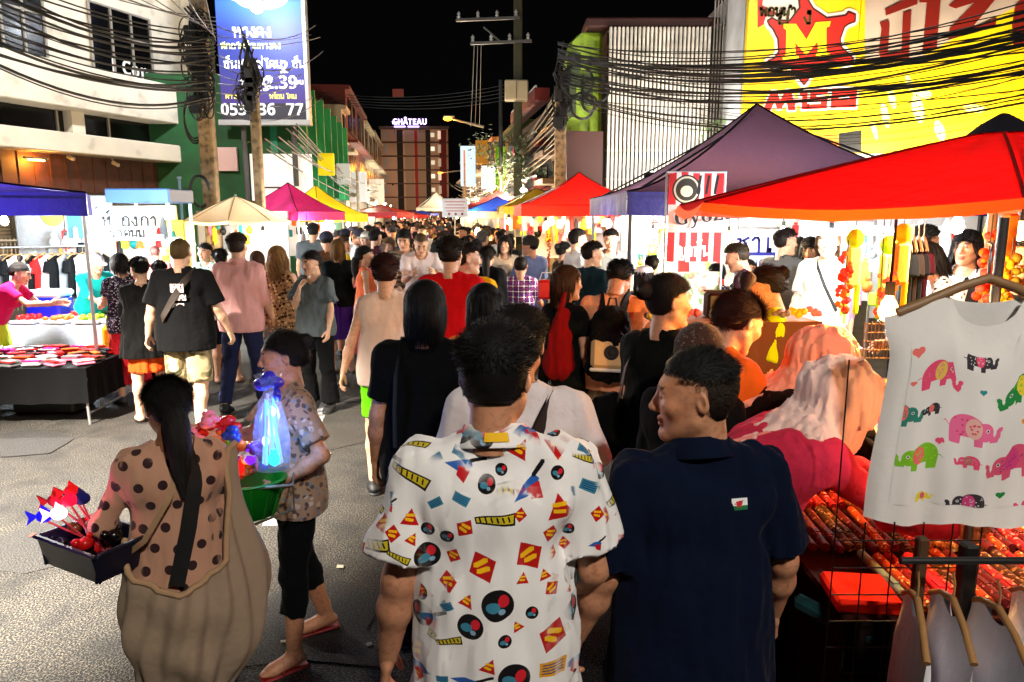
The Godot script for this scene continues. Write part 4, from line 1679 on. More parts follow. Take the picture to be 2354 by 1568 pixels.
func build_white_building() -> void:
	var A := at(486, 300, 26)
	var d := V(0.31, 0, -0.951).normalized()
	var n := V(0.951, 0, 0.31).normalized()
	var o := thing("white_building", "cream white building with two long plain parapet bands over brown shutters", "building", V(A.x, 0, A.z), atan2(-d.z, d.x))
	var inv := o.transform.affine_inverse()
	var hgt := func(y: float) -> float: return hit(483, y, A, n).y
	var loc := func(x: float, y: float) -> Vector3: return inv * hit(x, y, A, n)
	var stain := noise_tex(0.008, 4, [[0.0, grey(0.70)], [0.35, grey(0.95)], [1.0, grey(1.0)]], 512, 21)
	var plaster := rough_mat(K(0.86, 0.83, 0.77), stain, 0.25, 0.85)
	var brown := rough_mat(K(0.33, 0.17, 0.11), noise_tex(0.02, 3, [[0.0, grey(0.75)], [1.0, grey(1.0)]], 256, 22), 0.8, 0.6)
	var glass := mat(K(0.03, 0.03, 0.035), 0.15)
	var alu := mat(K(0.55, 0.53, 0.50), 0.5)
	var h1: float = hgt.call(380)
	var h2: float = hgt.call(343)
	var h3: float = hgt.call(297)
	var h4: float = hgt.call(215)
	var L := 16.0
	var slab := func(nm: String, y0: float, y1: float, z0: float, z1: float, m: Material) -> void:
		put(o, nm, mbn().soft(V(-L / 2, (y0 + y1) / 2, (z0 + z1) / 2), V(L, y1 - y0, z1 - z0), 0.03).done(), m)
	slab.call("wall", h2 - 0.05, 12.5, -5.0, -0.9, plaster)
	slab.call("parapet", h1, h2, -1.0, 0.0, plaster)
	slab.call("parapet", h3, h4, -0.95, 0.0, plaster)
	slab.call("sunshade", h4 + 3.2, h4 + 3.32, -1.2, 0.25, plaster)
	put(o, "end_wall", mbn().box(V(0.06, 6.2, -2.6), V(0.12, 12.4, 5.2)).done(), plaster)
	for i in 9:
		var w := put(o, "window", mbn().box(V(-0.9 - i * 1.75, (h2 + h3) / 2, -0.86), V(1.66, h3 - h2, 0.05)).done(), glass)
		put(w, "frame", mbn().box(V(-0.03 - i * 1.75, (h2 + h3) / 2, -0.82), V(0.06, h3 - h2, 0.07)).done(), alu)
	for x in [215.0, -220.0]:
		var p: Vector3 = loc.call(x, 300)
		put(o, "column", mbn().box(V(p.x, (h2 + h3) / 2, -0.72), V(0.42, h3 - h2, 0.4)).done(), plaster)
	for r in [[262, 395, 65, 195, 3], [-45, 160, 8, 138, 4]]:
		var p0: Vector3 = loc.call(r[0], 100)
		var p1: Vector3 = loc.call(r[1], 100)
		var y0 := h4 + 0.05
		var y1 := h4 + 2.05
		var w := put(o, "window", mbn().box(V((p0.x + p1.x) / 2, (y0 + y1) / 2, -0.88), V(p1.x - p0.x, y1 - y0, 0.06)).done(), glass)
		for k in int(r[4]) + 1:
			put(w, "frame", mbn().box(V(lerpf(p0.x, p1.x, k / float(r[4])), (y0 + y1) / 2, -0.83), V(0.05, y1 - y0, 0.07)).done(), alu)
		for k in [0.0, 0.62, 1.0]:
			put(w, "frame", mbn().box(V((p0.x + p1.x) / 2, lerpf(y0, y1, k), -0.82), V(p1.x - p0.x, 0.05, 0.05)).done(), alu)
		if r[0] > 0:
			var s := text_mesh("| Con", 0.42, 0.01)
			put(w, "lettering", s, mat(grey(0.85)), V((p0.x + p1.x) / 2 + 0.2, y0 + 0.35, -0.84))
	var f0 := h1 - 1.05
	put(o, "fascia", mbn().box(V(-L / 2, (f0 + h1) / 2, -0.75), V(L, h1 - f0, 0.1)).done(), brown)
	var rib := bxm(V(0.05, h1 - f0 - 0.04, 0.03))
	for i in 34:
		put(o, "rib", rib, brown, V(-0.1 - i * 0.47, (f0 + h1) / 2, -0.685))
	var shut := rough_mat(K(0.50, 0.45, 0.36), noise_tex(0.02, 3, [[0.0, grey(0.7)], [1.0, grey(1.0)]], 256, 23), 0.7, 0.5, null, 0.0)
	var slat_shape := mbn().soft(Vector3.ZERO, V(2.95, 0.085, 0.03), 0.012).done()
	var sh_part := 0
	for i in 5:
		var x := -1.9 - i * 3.3
		var s := put(o, "shutter", mbn().box(V(x, f0 / 2, -0.84), V(3.0, f0, 0.04)).done(), mat(K(0.12, 0.10, 0.08)))
		for k in int(f0 / 0.095):
			put(s, "slat", slat_shape, shut, V(x, f0 - 0.05 - k * 0.095, -0.80))
			sh_part += 1
		put(o, "pillar", mbn().box(V(x + 1.66, f0 / 2, -0.78), V(0.32, f0, 0.24)).done(), rough_mat(K(0.40, 0.35, 0.28), stain, 0.5))
	put(o, "inner_wall", mbn().box(V(-L / 2, f0 / 2, -3.0), V(L, f0, 3.8)).done(), plaster)
	var lp: Vector3 = hit(110, 362, A + n * 0.0, n)
	var lamp := thing("wall_lamp", "yellow tube lamp glowing under the lower parapet over the brown fascia", "lamp", lp + V(0, -0.06, 0) - n * 0.42, o.rotation.y)
	put(lamp, "tube", mbn().rod(V(-0.24, 0, 0), V(0.24, 0, 0), 0.022).done(), lamp_mat(K(1, 0.80, 0.42), 12))
	put(lamp, "housing", mbn().soft(V(0, 0.05, 0), V(0.7, 0.05, 0.1), 0.01).done(), mat(grey(0.5)))
	lamp_light(lamp, K(1.0, 0.66, 0.22), 3.0, 0.05, Vector3.ZERO)
	for x in [188.0, 290.0]:
		var q := hit(x, 362 + (x - 188) * 0.14, A, n) - n * 0.45
		var c := thing("security_camera", "white security camera under the parapet, %s the yellow lamp" % ("nearest to" if x < 200 else "farther from"), "camera", q, o.rotation.y)
		put(c, "camera_case", mbn().soft(V(0, 0, 0.05), V(0.10, 0.10, 0.26), 0.02, Basis(Vector3.RIGHT, 0.4)).done(), mat(grey(0.8), 0.4))
		put(c, "bracket", mbn().rod(V(0, 0, 0), V(0, 0.16, -0.08), 0.02).done(), mat(grey(0.7), 0.4))
	var pp := hit(393, 470, A, n) + n * 0.4
	var pipe := thing("standpipe", "thin blue pipe with a cap standing before the brown shutters", "pipe", V(pp.x, 0, pp.z))
	put(pipe, "pipe", mbn().rod(Vector3.ZERO, V(0, at(393, 415, 25).y, 0), 0.05).done(), mat(K(0.35, 0.48, 0.56), 0.5))
	put(pipe, "cap", mbn().rod(V(0, at(393, 415, 25).y, 0), V(0, at(393, 410, 25).y, 0), 0.08).done(), mat(K(0.4, 0.5, 0.55), 0.5))

func lamp_light(parent: Node3D, c: Color, e: float, size := 0.06, pos := Vector3.ZERO) -> OmniLight3D:
	var l := OmniLight3D.new()
	l.name = "glow"
	l.light_color = c
	l.light_energy = e
	l.light_size = size
	l.omni_range = 60.0
	l.omni_attenuation = 2.0
	l.shadow_enabled = true
	parent.add_child(l, true)
	l.position = pos
	return l

func shop_house(name_: String, label: String, row: Array, h: float, c: Color, floors: int, bays: int, win: Color, opts := {}) -> Node3D:
	var a: Vector3 = row[0]
	var b: Vector3 = row[1]
	var w := a.distance_to(b)
	var d := (b - a) / w
	var right: bool = row[2]
	var o := thing(name_, label, "building", a, 0.0)
	var zz := d.cross(Vector3.UP) * (1.0 if not right else -1.0)
	o.basis = Basis(d, Vector3.UP, d.cross(Vector3.UP)) 
	var s := 1.0 if not right else -1.0
	var m := rough_mat(c, noise_tex(0.01, 4, [[0.0, grey(0.6)], [0.5, grey(0.95)], [1.0, grey(1.0)]], 256, 31), 0.3)
	put(o, "wall", mbn().box(V(w / 2, h / 2, -s * 3.0), V(w - 0.02, h, 6.0)).done(), m)
	put(o, "cornice", mbn().box(V(w / 2, h - 0.12, s * 0.12), V(w - 0.04, 0.22, 0.24)).done(), m)
	var fh := (h - 3.0) / maxi(1, floors)
	for f in floors:
		var y0 := 3.0 + f * fh
		for k in bays:
			var x := (k + 0.5) * w / bays
			var ww := w / bays * 0.66
			var p := put(o, "window", mbn().box(V(x, y0 + fh * 0.52, s * 0.02), V(ww, fh * 0.6, 0.05)).done(), mat(win, 0.2))
			put(p, "frame", mbn().box(V(x, y0 + fh * 0.52, s * 0.05), V(0.06, fh * 0.6, 0.04)).done(), mat(K(0.5, 0.47, 0.42)))
			put(p, "sill", mbn().box(V(x, y0 + fh * 0.2, s * 0.08), V(ww + 0.12, 0.07, 0.16)).done(), m)
		put(o, "ledge", mbn().box(V(w / 2, y0, s * 0.30), V(w - 0.06, 0.16, 0.6)).done(), m)
	put(o, "shop_front", mbn().box(V(w / 2, 1.4, s * 0.03), V(w * 0.9, 2.7, 0.05)).done(), mat(opts.get("shop", K(0.5, 0.45, 0.36)), 0.5))
	if opts.has("awning"):
		put(o, "awning", mbn().grid(6, 3, func(i: float, j: float) -> Vector3: return V(w * i, 2.95 - j * 0.55, s * (0.05 + 1.5 * j))).done(), sheet(opts.awning, 0.4))
	var sl := thing("added_shop_lamp", "added lamp over the front of the " + label.split(" on the")[0].split(" at the")[0].split(" behind")[0], "lamp", o.transform * V(w / 2, 2.75, s * 1.1))  # bulb added to light each house front from below
	put(sl, "bulb", mbn().ball(Vector3.ZERO, Vector3.ONE * 0.07, 10, 6).done(), lamp_mat(K(1, 0.93, 0.8), 14))
	put(sl, "cord", mbn().rod(V(0, 0.06, 0), V(0, 0.25, 0), 0.01, 5).done(), mat(grey(0.1)))
	lamp_light(sl, K(1, 0.93, 0.8), clampf(w * 3.0, 8.0, 40.0), 0.07)
	return o

func build_left_row() -> void:
	var U := V(-0.1215, 0, -0.9926)
	var c0 := at(700, 600, 25)
	c0.y = 0
	var n := V(0.9926, 0, -0.1215)
	var gw := at(492, 300, 25)
	var h := at(700, 172, 25).y
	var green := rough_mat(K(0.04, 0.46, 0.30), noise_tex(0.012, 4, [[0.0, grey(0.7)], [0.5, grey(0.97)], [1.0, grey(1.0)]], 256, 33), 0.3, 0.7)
	var o := thing("green_building", "emerald green building behind the blue billboard at the street corner", "building", Vector3.ZERO)
	var w := c0.x - gw.x
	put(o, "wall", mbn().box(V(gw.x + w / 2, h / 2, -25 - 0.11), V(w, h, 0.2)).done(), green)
	var far := hit(786, 300, c0, n)
	far.y = 0
	var len := far.distance_to(c0)
	var B := Basis(U, Vector3.UP, n)
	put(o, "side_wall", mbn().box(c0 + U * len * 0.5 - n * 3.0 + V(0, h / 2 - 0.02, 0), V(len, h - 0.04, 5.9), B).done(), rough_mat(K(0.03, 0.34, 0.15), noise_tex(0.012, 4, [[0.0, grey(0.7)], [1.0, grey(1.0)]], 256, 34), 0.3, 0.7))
	for i in 7:
		put(o, "fin", mbn().box(c0 + U * (0.1 + i * (len - 0.2) / 6.0) + n * 0.12 + V(0, h * 0.5 + 1.3, 0), V(0.12, h - 2.8, 0.28), B).done(), mat(K(0.12, 0.52, 0.25), 0.6))
	put(o, "sunburst_panel", mbn().box(V(at(560, 330, 24.85).x, at(560, 330, 24.85).y, -24.93), V(2.2, 1.2, 0.08)).done(), mat(K(0.03, 0.50, 0.38), 0.6))
	for k in 7:
		var a := PI * (0.12 + 0.76 * k / 6.0)
		var pc := at(528, 345, 24.8)
		put(o, "sun_ray", mbn().box(pc + V(cos(a), sin(a), 0) * 0.55, V(0.36, 0.035, 0.02), Basis(Vector3.BACK, a)).done(), mat(K(0.62, 0.75, 0.45), 0.6))
	for k in 4:
		put(o, "sun_ray", mbn().box(at(530, 350 + k * 8, 24.8), V(0.9 - 0.1 * k, 0.03, 0.02)).done(), mat(K(0.62, 0.75, 0.45), 0.6))
	put(o, "parapet", mbn().box(V(at(462, 150, 27.5).x, at(455, 150, 27.5).y, -27.5), V(0.9, 1.8, 0.3)).done(), mat(K(0.03, 0.50, 0.36), 0.6))
	var bd := solo("shop_board", "white shop board with red edge on the green wall beside the concrete poles", "sign", bxm(V(2.0, 1.5, 0.12)), lamp_mat(K(1, 0.96, 0.92), 0.55), at(648, 408, 24.6))
	bd.set_meta("kind", "thing")
	solo("notice_board", "small pale pink notice board on the green wall left of the front pole", "sign", bxm(V(0.62, 0.75, 0.1)), mat(K(0.85, 0.72, 0.72)), at(524, 366, 24.6))
	var prev := far
	var rows := [[800, 262, K(0.62, 0.56, 0.46), 2, 1, "grey concrete shophouse next to the green building", {}], [840, 275, K(0.34, 0.10, 0.07), 2, 2, "red brown shophouse beyond the grey concrete one", {"awning": K(0.75, 0.72, 0.62)}],
		[858, 312, K(0.70, 0.66, 0.56), 2, 2, "cream shophouse with window ledges beyond the red brown one", {"awning": K(0.55, 0.6, 0.5)}], [878, 338, K(0.46, 0.42, 0.36), 2, 2, "grey shophouse at the far end of the left row", {"awning": K(0.7, 0.6, 0.5)}]]
	for r in rows:
		var q := hit(r[0], 400, c0, n)
		q.y = 0
		var mid := hit(r[0], r[1], c0, n).y
		shop_house("shophouse", r[5], [prev + U * 0.05, q, false], mid, r[2], r[3], r[4], K(0.10, 0.09, 0.08), r[6])
		prev = q
	var signs := [[750, 378, 26, 0.55, 0.75, K(0.95, 0.82, 0.10), "yellow and white box sign hanging over the left stalls"], [672, 440, 23.5, 0.5, 0.3, K(0.9, 0.9, 0.8), "small lit white sign between the green wall and the magenta tent"], [822, 430, 40, 1.0, 1.6, K(0.86, 0.84, 0.80), "tall white sign board on the left row above the crowd"], [866, 440, 55, 1.1, 1.8, K(0.75, 0.72, 0.66), "grey upright sign board farther along the left row"], [790, 400, 33, 0.6, 0.9, K(0.8, 0.78, 0.72), "plain upright sign before the red brown shophouse"]]
	for s in signs:
		var p := at(s[0], s[1], s[2])
		var t := thing("street_sign", s[6], "sign", p)
		put(t, "panel", mbn().soft(Vector3.ZERO, V(s[3], s[4], 0.14), 0.02).done(), lamp_mat(s[5], 0.5))
		put(t, "bracket", mbn().rod(V(-s[3] * 0.5 - 0.8, s[4] * 0.4, 0), V(-s[3] * 0.5, s[4] * 0.4, 0), 0.03).done(), mat(grey(0.3)))

func build_blue_billboard() -> void:
	var z := 24.0
	var p0 := at(512, 276, z)
	var p1 := at(692, -40, z)
	var w := p1.x - p0.x
	var h := p1.y - p0.y
	var o := thing("blue_billboard", "tall blue housing billboard with white lettering above the green wall", "billboard", V((p0.x + p1.x) / 2, p0.y, -z))
	var m := mbn()
	m.quad(V(-w / 2, 0, 0.012), V(w / 2, 0, 0.012), V(w / 2, h, 0.012), V(-w / 2, h, 0.012))
	var sm := StandardMaterial3D.new()
	sm.albedo_texture = billboard_print()
	sm.roughness = 0.6
	sm.emission_enabled = true
	sm.emission_texture = sm.albedo_texture
	sm.emission_operator = BaseMaterial3D.EMISSION_OP_MULTIPLY
	sm.emission = K(1, 1, 1)
	sm.emission_energy_multiplier = 0.05
	put(o, "screen_print", m.done(), sm)
	put(o, "backing", mbn().box(V(0, h / 2, -0.11), V(w, h, 0.2)).done(), mat(grey(0.35)))
	put(o, "frame", mbn().box(V(w / 2 + 0.05, h / 2, -0.05), V(0.1, h, 0.3)).done(), mat(grey(0.7), 0.4))
	put(o, "frame", mbn().box(V(0, -0.08, -0.05), V(w + 0.2, 0.16, 0.32)).done(), mat(grey(0.6), 0.4))
	var wm := mat(grey(0.95), 0.6)
	for t in [["1.29", 0.26, -0.10, 195], ["2.39", 0.26, 0.21, 190], ["2", 0.24, 0.255, 155], ["053", 0.24, -0.36, 252], ["36", 0.24, 0.03, 252], ["77", 0.24, 0.36, 252]]:
		var y := (at(600, t[3], z).y - p0.y)
		put(o, "lettering", text_mesh(t[0], t[1] * 1.5, 0.01), wm, V(t[2] * w, y, 0.022))
	put(o, "strut", mbn().rod(V(-w * 0.3, -0.1, -0.3), V(-w * 0.3, -p0.y, -0.3), 0.09).done(), mat(grey(0.3)))
	put(o, "strut", mbn().rod(V(w * 0.3, -0.1, -0.3), V(w * 0.3, -p0.y, -0.3), 0.09).done(), mat(grey(0.3)))
	flood("white flood lamp on an arm over the blue billboard", V((p0.x + p1.x) / 2 - 0.1, p0.y + h - 0.15, -z + 1.3), V((p0.x + p1.x) / 2, p0.y + h * 0.62, -z), 2.5, K(0.86, 0.92, 1.0), 62)
	var lp := at(590, 14, 22.6)
	var bl := thing("flood_lamp", "bare white lamp flaring before the top of the blue billboard", "lamp", lp)
	put(bl, "lamp_globe", mbn().ball(Vector3.ZERO, Vector3.ONE * 0.2).done(), lamp_mat(K(0.93, 0.96, 1.0), 20))
	put(bl, "bracket", mbn().rod(V(0, 0.1, 0), V(0, 0.6, -1.3), 0.03).done(), mat(grey(0.3)))
	lamp_light(bl, K(0.95, 0.97, 1.0), 16.0, 0.2)

func flood(label: String, p: Vector3, to: Vector3, e: float, c: Color, ang := 60.0) -> void:
	var o := thing("flood_lamp", label, "lamp", p, 0.0, "")
	var dir := (to - p).normalized()
	var B := Basis.looking_at(dir, Vector3.UP if absf(dir.y) < 0.95 else Vector3.RIGHT)
	put(o, "housing", mbn().soft(V(0, 0, 0.06), V(0.30, 0.22, 0.10), 0.02).done(), mat(grey(0.1)), Vector3.ZERO, B)
	put(o, "lamp_glass", mbn().box(V(0, 0, 0.0), V(0.26, 0.18, 0.008)).done(), lamp_mat(c, 14), Vector3.ZERO, B)
	var l := SpotLight3D.new()
	l.name = "beam"
	l.light_color = c
	l.light_energy = e
	l.light_size = 0.12
	l.spot_range = 80.0
	l.spot_attenuation = 2.0
	l.spot_angle = ang
	l.spot_angle_attenuation = 0.6
	l.shadow_enabled = true
	o.add_child(l)
	l.transform = Transform3D(B, dir * 0.03)

func outline(mb: MB, pts: Array, depth: float, grow: float, xf: Transform3D) -> void:
	var pp := PackedVector2Array()
	for q in pts:
		pp.append(Vector2(q[0], q[1]))
	if grow != 0.0:
		for g in Geometry2D.offset_polygon(pp, grow, Geometry2D.JOIN_ROUND):
			mb.prism(g, depth, xf)
	else:
		mb.prism(pp, depth, xf)

func build_yellow_billboard() -> void:
	var z := 20.0
	var a := at(1704, 352, z)
	var b := at(1984, -60, z)
	var c := at(2440, 352, z)
	var o := thing("yellow_billboard", "huge yellow drink billboard with a red star badge on the right corner building", "billboard", V(0, 0, -z))
	var yel := rough_mat(K(0.93, 0.82, 0.03), noise_tex(0.006, 3, [[0.0, K(0.98, 0.88, 0.85)], [1.0, grey(1.0)]], 256, 41), 0.2, 0.5)
	var mid := a.y + (at(1984, 300, z).y - a.y)
	put(o, "left_panel", mbn().box(V((a.x + b.x) / 2, (a.y + b.y) / 2, -0.1), V(b.x - a.x, b.y - a.y, 0.2)).done(), yel)
	put(o, "right_panel", mbn().box(V((b.x + c.x) / 2 + 0.02, (a.y + b.y) / 2, -0.1), V(c.x - b.x, b.y - a.y, 0.2)).done(), yel)
	var red := mat(K(0.74, 0.10, 0.04), 0.5)
	var wht := mat(K(0.90, 0.86, 0.80), 0.5)
	var dark := mat(K(0.30, 0.04, 0.02), 0.5)
	var yl := mat(K(0.95, 0.83, 0.05), 0.5)
	var P := func(x: float, y: float) -> Array:
		var v := at(x, y, z)
		return [v.x, v.y]
	var X := Transform3D(Basis.IDENTITY, V(0, 0, 0))
	var star := []
	for q in [[1832, -40], [1868, 20], [1900, 42], [1942, 36], [1950, 28], [1965, 34], [1964, 50], [1950, 55], [1940, 62], [1930, 90], [1932, 108], [1950, 125], [1960, 135], [1952, 148], [1936, 146], [1910, 140], [1885, 150], [1862, 175], [1848, 195], [1830, 172], [1812, 150], [1790, 150], [1772, 158], [1762, 150], [1766, 140], [1778, 136], [1790, 120], [1788, 90], [1776, 66], [1768, 58], [1764, 48], [1774, 42], [1784, 48], [1815, 48], [1838, 18]]:
		star.append(P.call(q[0], q[1]))
	var mb := mbn()
	outline(mb, star, 0.02, 0.10, X)
	put(o, "badge_edge", mb.done(), wht)
	mb = mbn()
	outline(mb, star, 0.03, 0.025, X)
	put(o, "badge_rim", mb.done(), dark)
	mb = mbn()
	outline(mb, star, 0.04, -0.02, X)
	put(o, "badge", mb.done(), red)
	var emm := []
	for q in [[1800, 56], [1828, 56], [1852, 92], [1874, 52], [1908, 50], [1905, 62], [1898, 64], [1898, 122], [1906, 124], [1906, 134], [1874, 135], [1874, 126], [1878, 122], [1878, 96], [1852, 128], [1826, 98], [1828, 126], [1834, 128], [1834, 138], [1798, 140], [1798, 130], [1805, 126], [1806, 70], [1800, 66]]:
		emm.append(P.call(q[0], q[1]))
	mb = mbn()
	outline(mb, emm, 0.055, 0.0, X)
	put(o, "badge_letter", mb.done(), yl)
	var letters := [[[1753, 256], [1772, 210], [1786, 210], [1792, 232], [1806, 208], [1818, 208], [1828, 253], [1812, 254], [1806, 232], [1796, 250], [1786, 251], [1780, 234], [1770, 255]], [[1826, 230], [1836, 229], [1835, 238], [1826, 238]], [[1838, 210], [1856, 208], [1854, 252], [1842, 252], [1844, 222], [1837, 222]],
		[[1862, 207], [1903, 204], [1902, 214], [1876, 217], [1876, 224], [1902, 225], [1900, 250], [1857, 251], [1858, 241], [1886, 240], [1886, 234], [1861, 233]]]
	for l in letters:
		var pts := []
		for q in l:
			pts.append(P.call(q[0], q[1]))
		mb = mbn()
		outline(mb, pts, 0.02, 0.045, X)
		put(o, "lettering_edge", mb.done(), wht)
		mb = mbn()
		outline(mb, pts, 0.035, 0.0, X)
		put(o, "lettering", mb.done(), red)
	var zero := func(g: float) -> MB:
		var q := mbn()
		var v0 := at(1908, 248, z)
		var v1 := at(1970, 203, z)
		var cx := (v0.x + v1.x) / 2
		var cy := (v0.y + v1.y) / 2
		var ww := v1.x - v0.x
		var hh := v1.y - v0.y
		var th := 0.20
		q.soft(V(cx, v1.y - th / 2, 0.02), V(ww + g, th + g, 0.03 + (0.0 if g > 0 else 0.02)), 0.01)
		q.soft(V(cx, v0.y + th / 2, 0.02), V(ww + g, th + g, 0.03 + (0.0 if g > 0 else 0.02)), 0.01)
		q.soft(V(v0.x + th / 2, cy, 0.018), V(th + g, hh - 0.1, 0.03 + (0.0 if g > 0 else 0.02)), 0.01)
		q.soft(V(v1.x - th / 2, cy, 0.018), V(th + g, hh - 0.1, 0.03 + (0.0 if g > 0 else 0.02)), 0.01)
		return q
	put(o, "lettering_edge", (zero.call(0.09) as MB).done(), wht)
	put(o, "lettering", (zero.call(0.0) as MB).done(), red)
	mb = mbn()
	outline(mb, [P.call(1742, -60), P.call(1742, 64), P.call(1775, 45), P.call(1862, -20), P.call(1870, -60)], 0.012, 0.0, X)
	put(o, "red_corner", mb.done(), red)
	mb = mbn()
	outline(mb, [P.call(1752, 12), P.call(1820, 48), P.call(1848, 10), P.call(1862, -40), P.call(1760, -40)], 0.018, 0.0, X)
	put(o, "pale_ribbon", mb.done(), wht)
	mb = mbn()
	thai_solid(mb, "พอมนำ", at(1748, 12, z), 0.26, 0.05, 0.03)
	put(o, "lettering", mb.done(), mat(K(0.25, 0.2, 0.02)))
	mb = mbn()
	thai_solid(mb, "ยูง", at(1790, 15, z), 0.42, 0.07, 0.035)
	put(o, "lettering", mb.done(), mat(K(0.25, 0.2, 0.02)))
	mb = mbn()
	outline(mb, [P.call(1990, -60), P.call(1988, 140), P.call(2120, 130), P.call(2240, 60), P.call(2440, -30), P.call(2440, -60)], 0.01, 0.0, X)
	put(o, "beige_field", mb.done(), rough_mat(K(0.80, 0.70, 0.62), noise_tex(0.01, 2, [[0.0, grey(0.85)], [1.0, grey(1.0)]], 256, 42), 0.3))
	var brick := mat(K(0.50, 0.10, 0.05), 0.5)
	for l in [[[2022, 52], [2042, 46], [2044, 58], [2040, 122], [2072, 118], [2075, 30], [2094, 24], [2088, 136], [2024, 140], [2020, 118], [2026, 66]], [[2034, 22], [2090, -6], [2096, -40], [2106, -44], [2108, 10], [2036, 36]], [[2112, 6], [2140, -50], [2166, -60], [2152, 112], [2120, 118], [2130, 6]], [[2180, 14], [2250, -50], [2310, -60], [2286, 0], [2232, 66], [2290, 40], [2286, 62], [2180, 92], [2182, 66], [2240, 6], [2196, 20]], [[2326, 60], [2334, 10], [2370, -20], [2420, -20], [2420, 100], [2330, 110]]]:
		var pts := []
		for q in l:
			pts.append(P.call(q[0], q[1]))
		mb = mbn()
		outline(mb, pts, 0.03, 0.0, X)
		put(o, "figure", mb.done(), brick)
	mb = mbn()
	outline(mb, [P.call(1800, 350), P.call(1800, 318), P.call(1928, 308), P.call(1928, 350)], 0.012, 0.0, X)
	put(o, "orange_strip", mb.done(), mat(K(0.85, 0.48, 0.10), 0.5))
	mb = mbn()
	outline(mb, [P.call(1928, 350), P.call(1928, 307), P.call(1980, 299), P.call(1980, 350)], 0.012, 0.0, X)
	put(o, "black_strip", mb.done(), mat(K(0.05, 0.04, 0.04), 0.5))
	for q in [[2110, 250, 14, 34], [2035, 265, 9, 30], [2050, 225, 8, 26], [2120, 215, 22, 12], [2160, 300, 12, 24], [2090, 190, 7, 20], [2010, 300, 6, 22], [2240, 250, 26, 10]]:
		mb = mbn()
		var pts := []
		for k in 10:
			var an := TAU * k / 10.0
			pts.append(P.call(q[0] + cos(an) * q[2] + sin(an) * 6, q[1] + sin(an) * q[3]))
		outline(mb, pts, 0.01, 0.0, X)
		put(o, "splash", mb.done(), mat(K(0.92, 0.90, 0.55), 0.5))
	var bld := thing("corner_building", "white corner building that carries the yellow billboard", "building", V((a.x + c.x) / 2, 0, -z - 3.3))
	var hb := at(1704, -60, z).y
	put(bld, "wall", mbn().box(V(0, hb / 2, 0), V(c.x - a.x, hb, 6.0)).done(), rough_mat(K(0.78, 0.80, 0.82), noise_tex(0.01, 3, [[0.0, grey(0.8)], [1.0, grey(1.0)]], 256, 43), 0.3))
	put(bld, "shop_front", mbn().box(V(0, 1.4, 3.03), V(c.x - a.x - 1.0, 2.6, 0.05)).done(), mat(K(0.6, 0.58, 0.55), 0.5))
	for k in 3:
		flood("flood lamp on an arm under the yellow billboard, %s from the left" % ordinal(k), V(lerpf(a.x, c.x, 0.18 + 0.32 * k), a.y - 0.6, -z + 2.0), V(lerpf(a.x, c.x, 0.18 + 0.32 * k), a.y + 2.6, -z), 26.0, K(1.0, 0.95, 0.86), 72)

func thai_solid(mb: MB, text: String, p: Vector3, h: float, w: float, depth: float) -> void:
	var g := glyphs()
	var s := h / 14.0
	var x := 0.0
	for ch in text:
		if not g.has(ch):
			continue
		for st in g[ch]:
			for i in st.size() - 1:
				var a := Vector2(x + st[i][0] * s, -st[i][1] * s)
				var b := Vector2(x + st[i + 1][0] * s, -st[i + 1][1] * s)
				var d := b - a
				mb.box(V(p.x + (a.x + b.x) / 2, p.y + (a.y + b.y) / 2, depth), V(d.length() + w * 0.6, w, 0.012), Basis(Vector3.BACK, d.angle()))
		x += s * 10.5

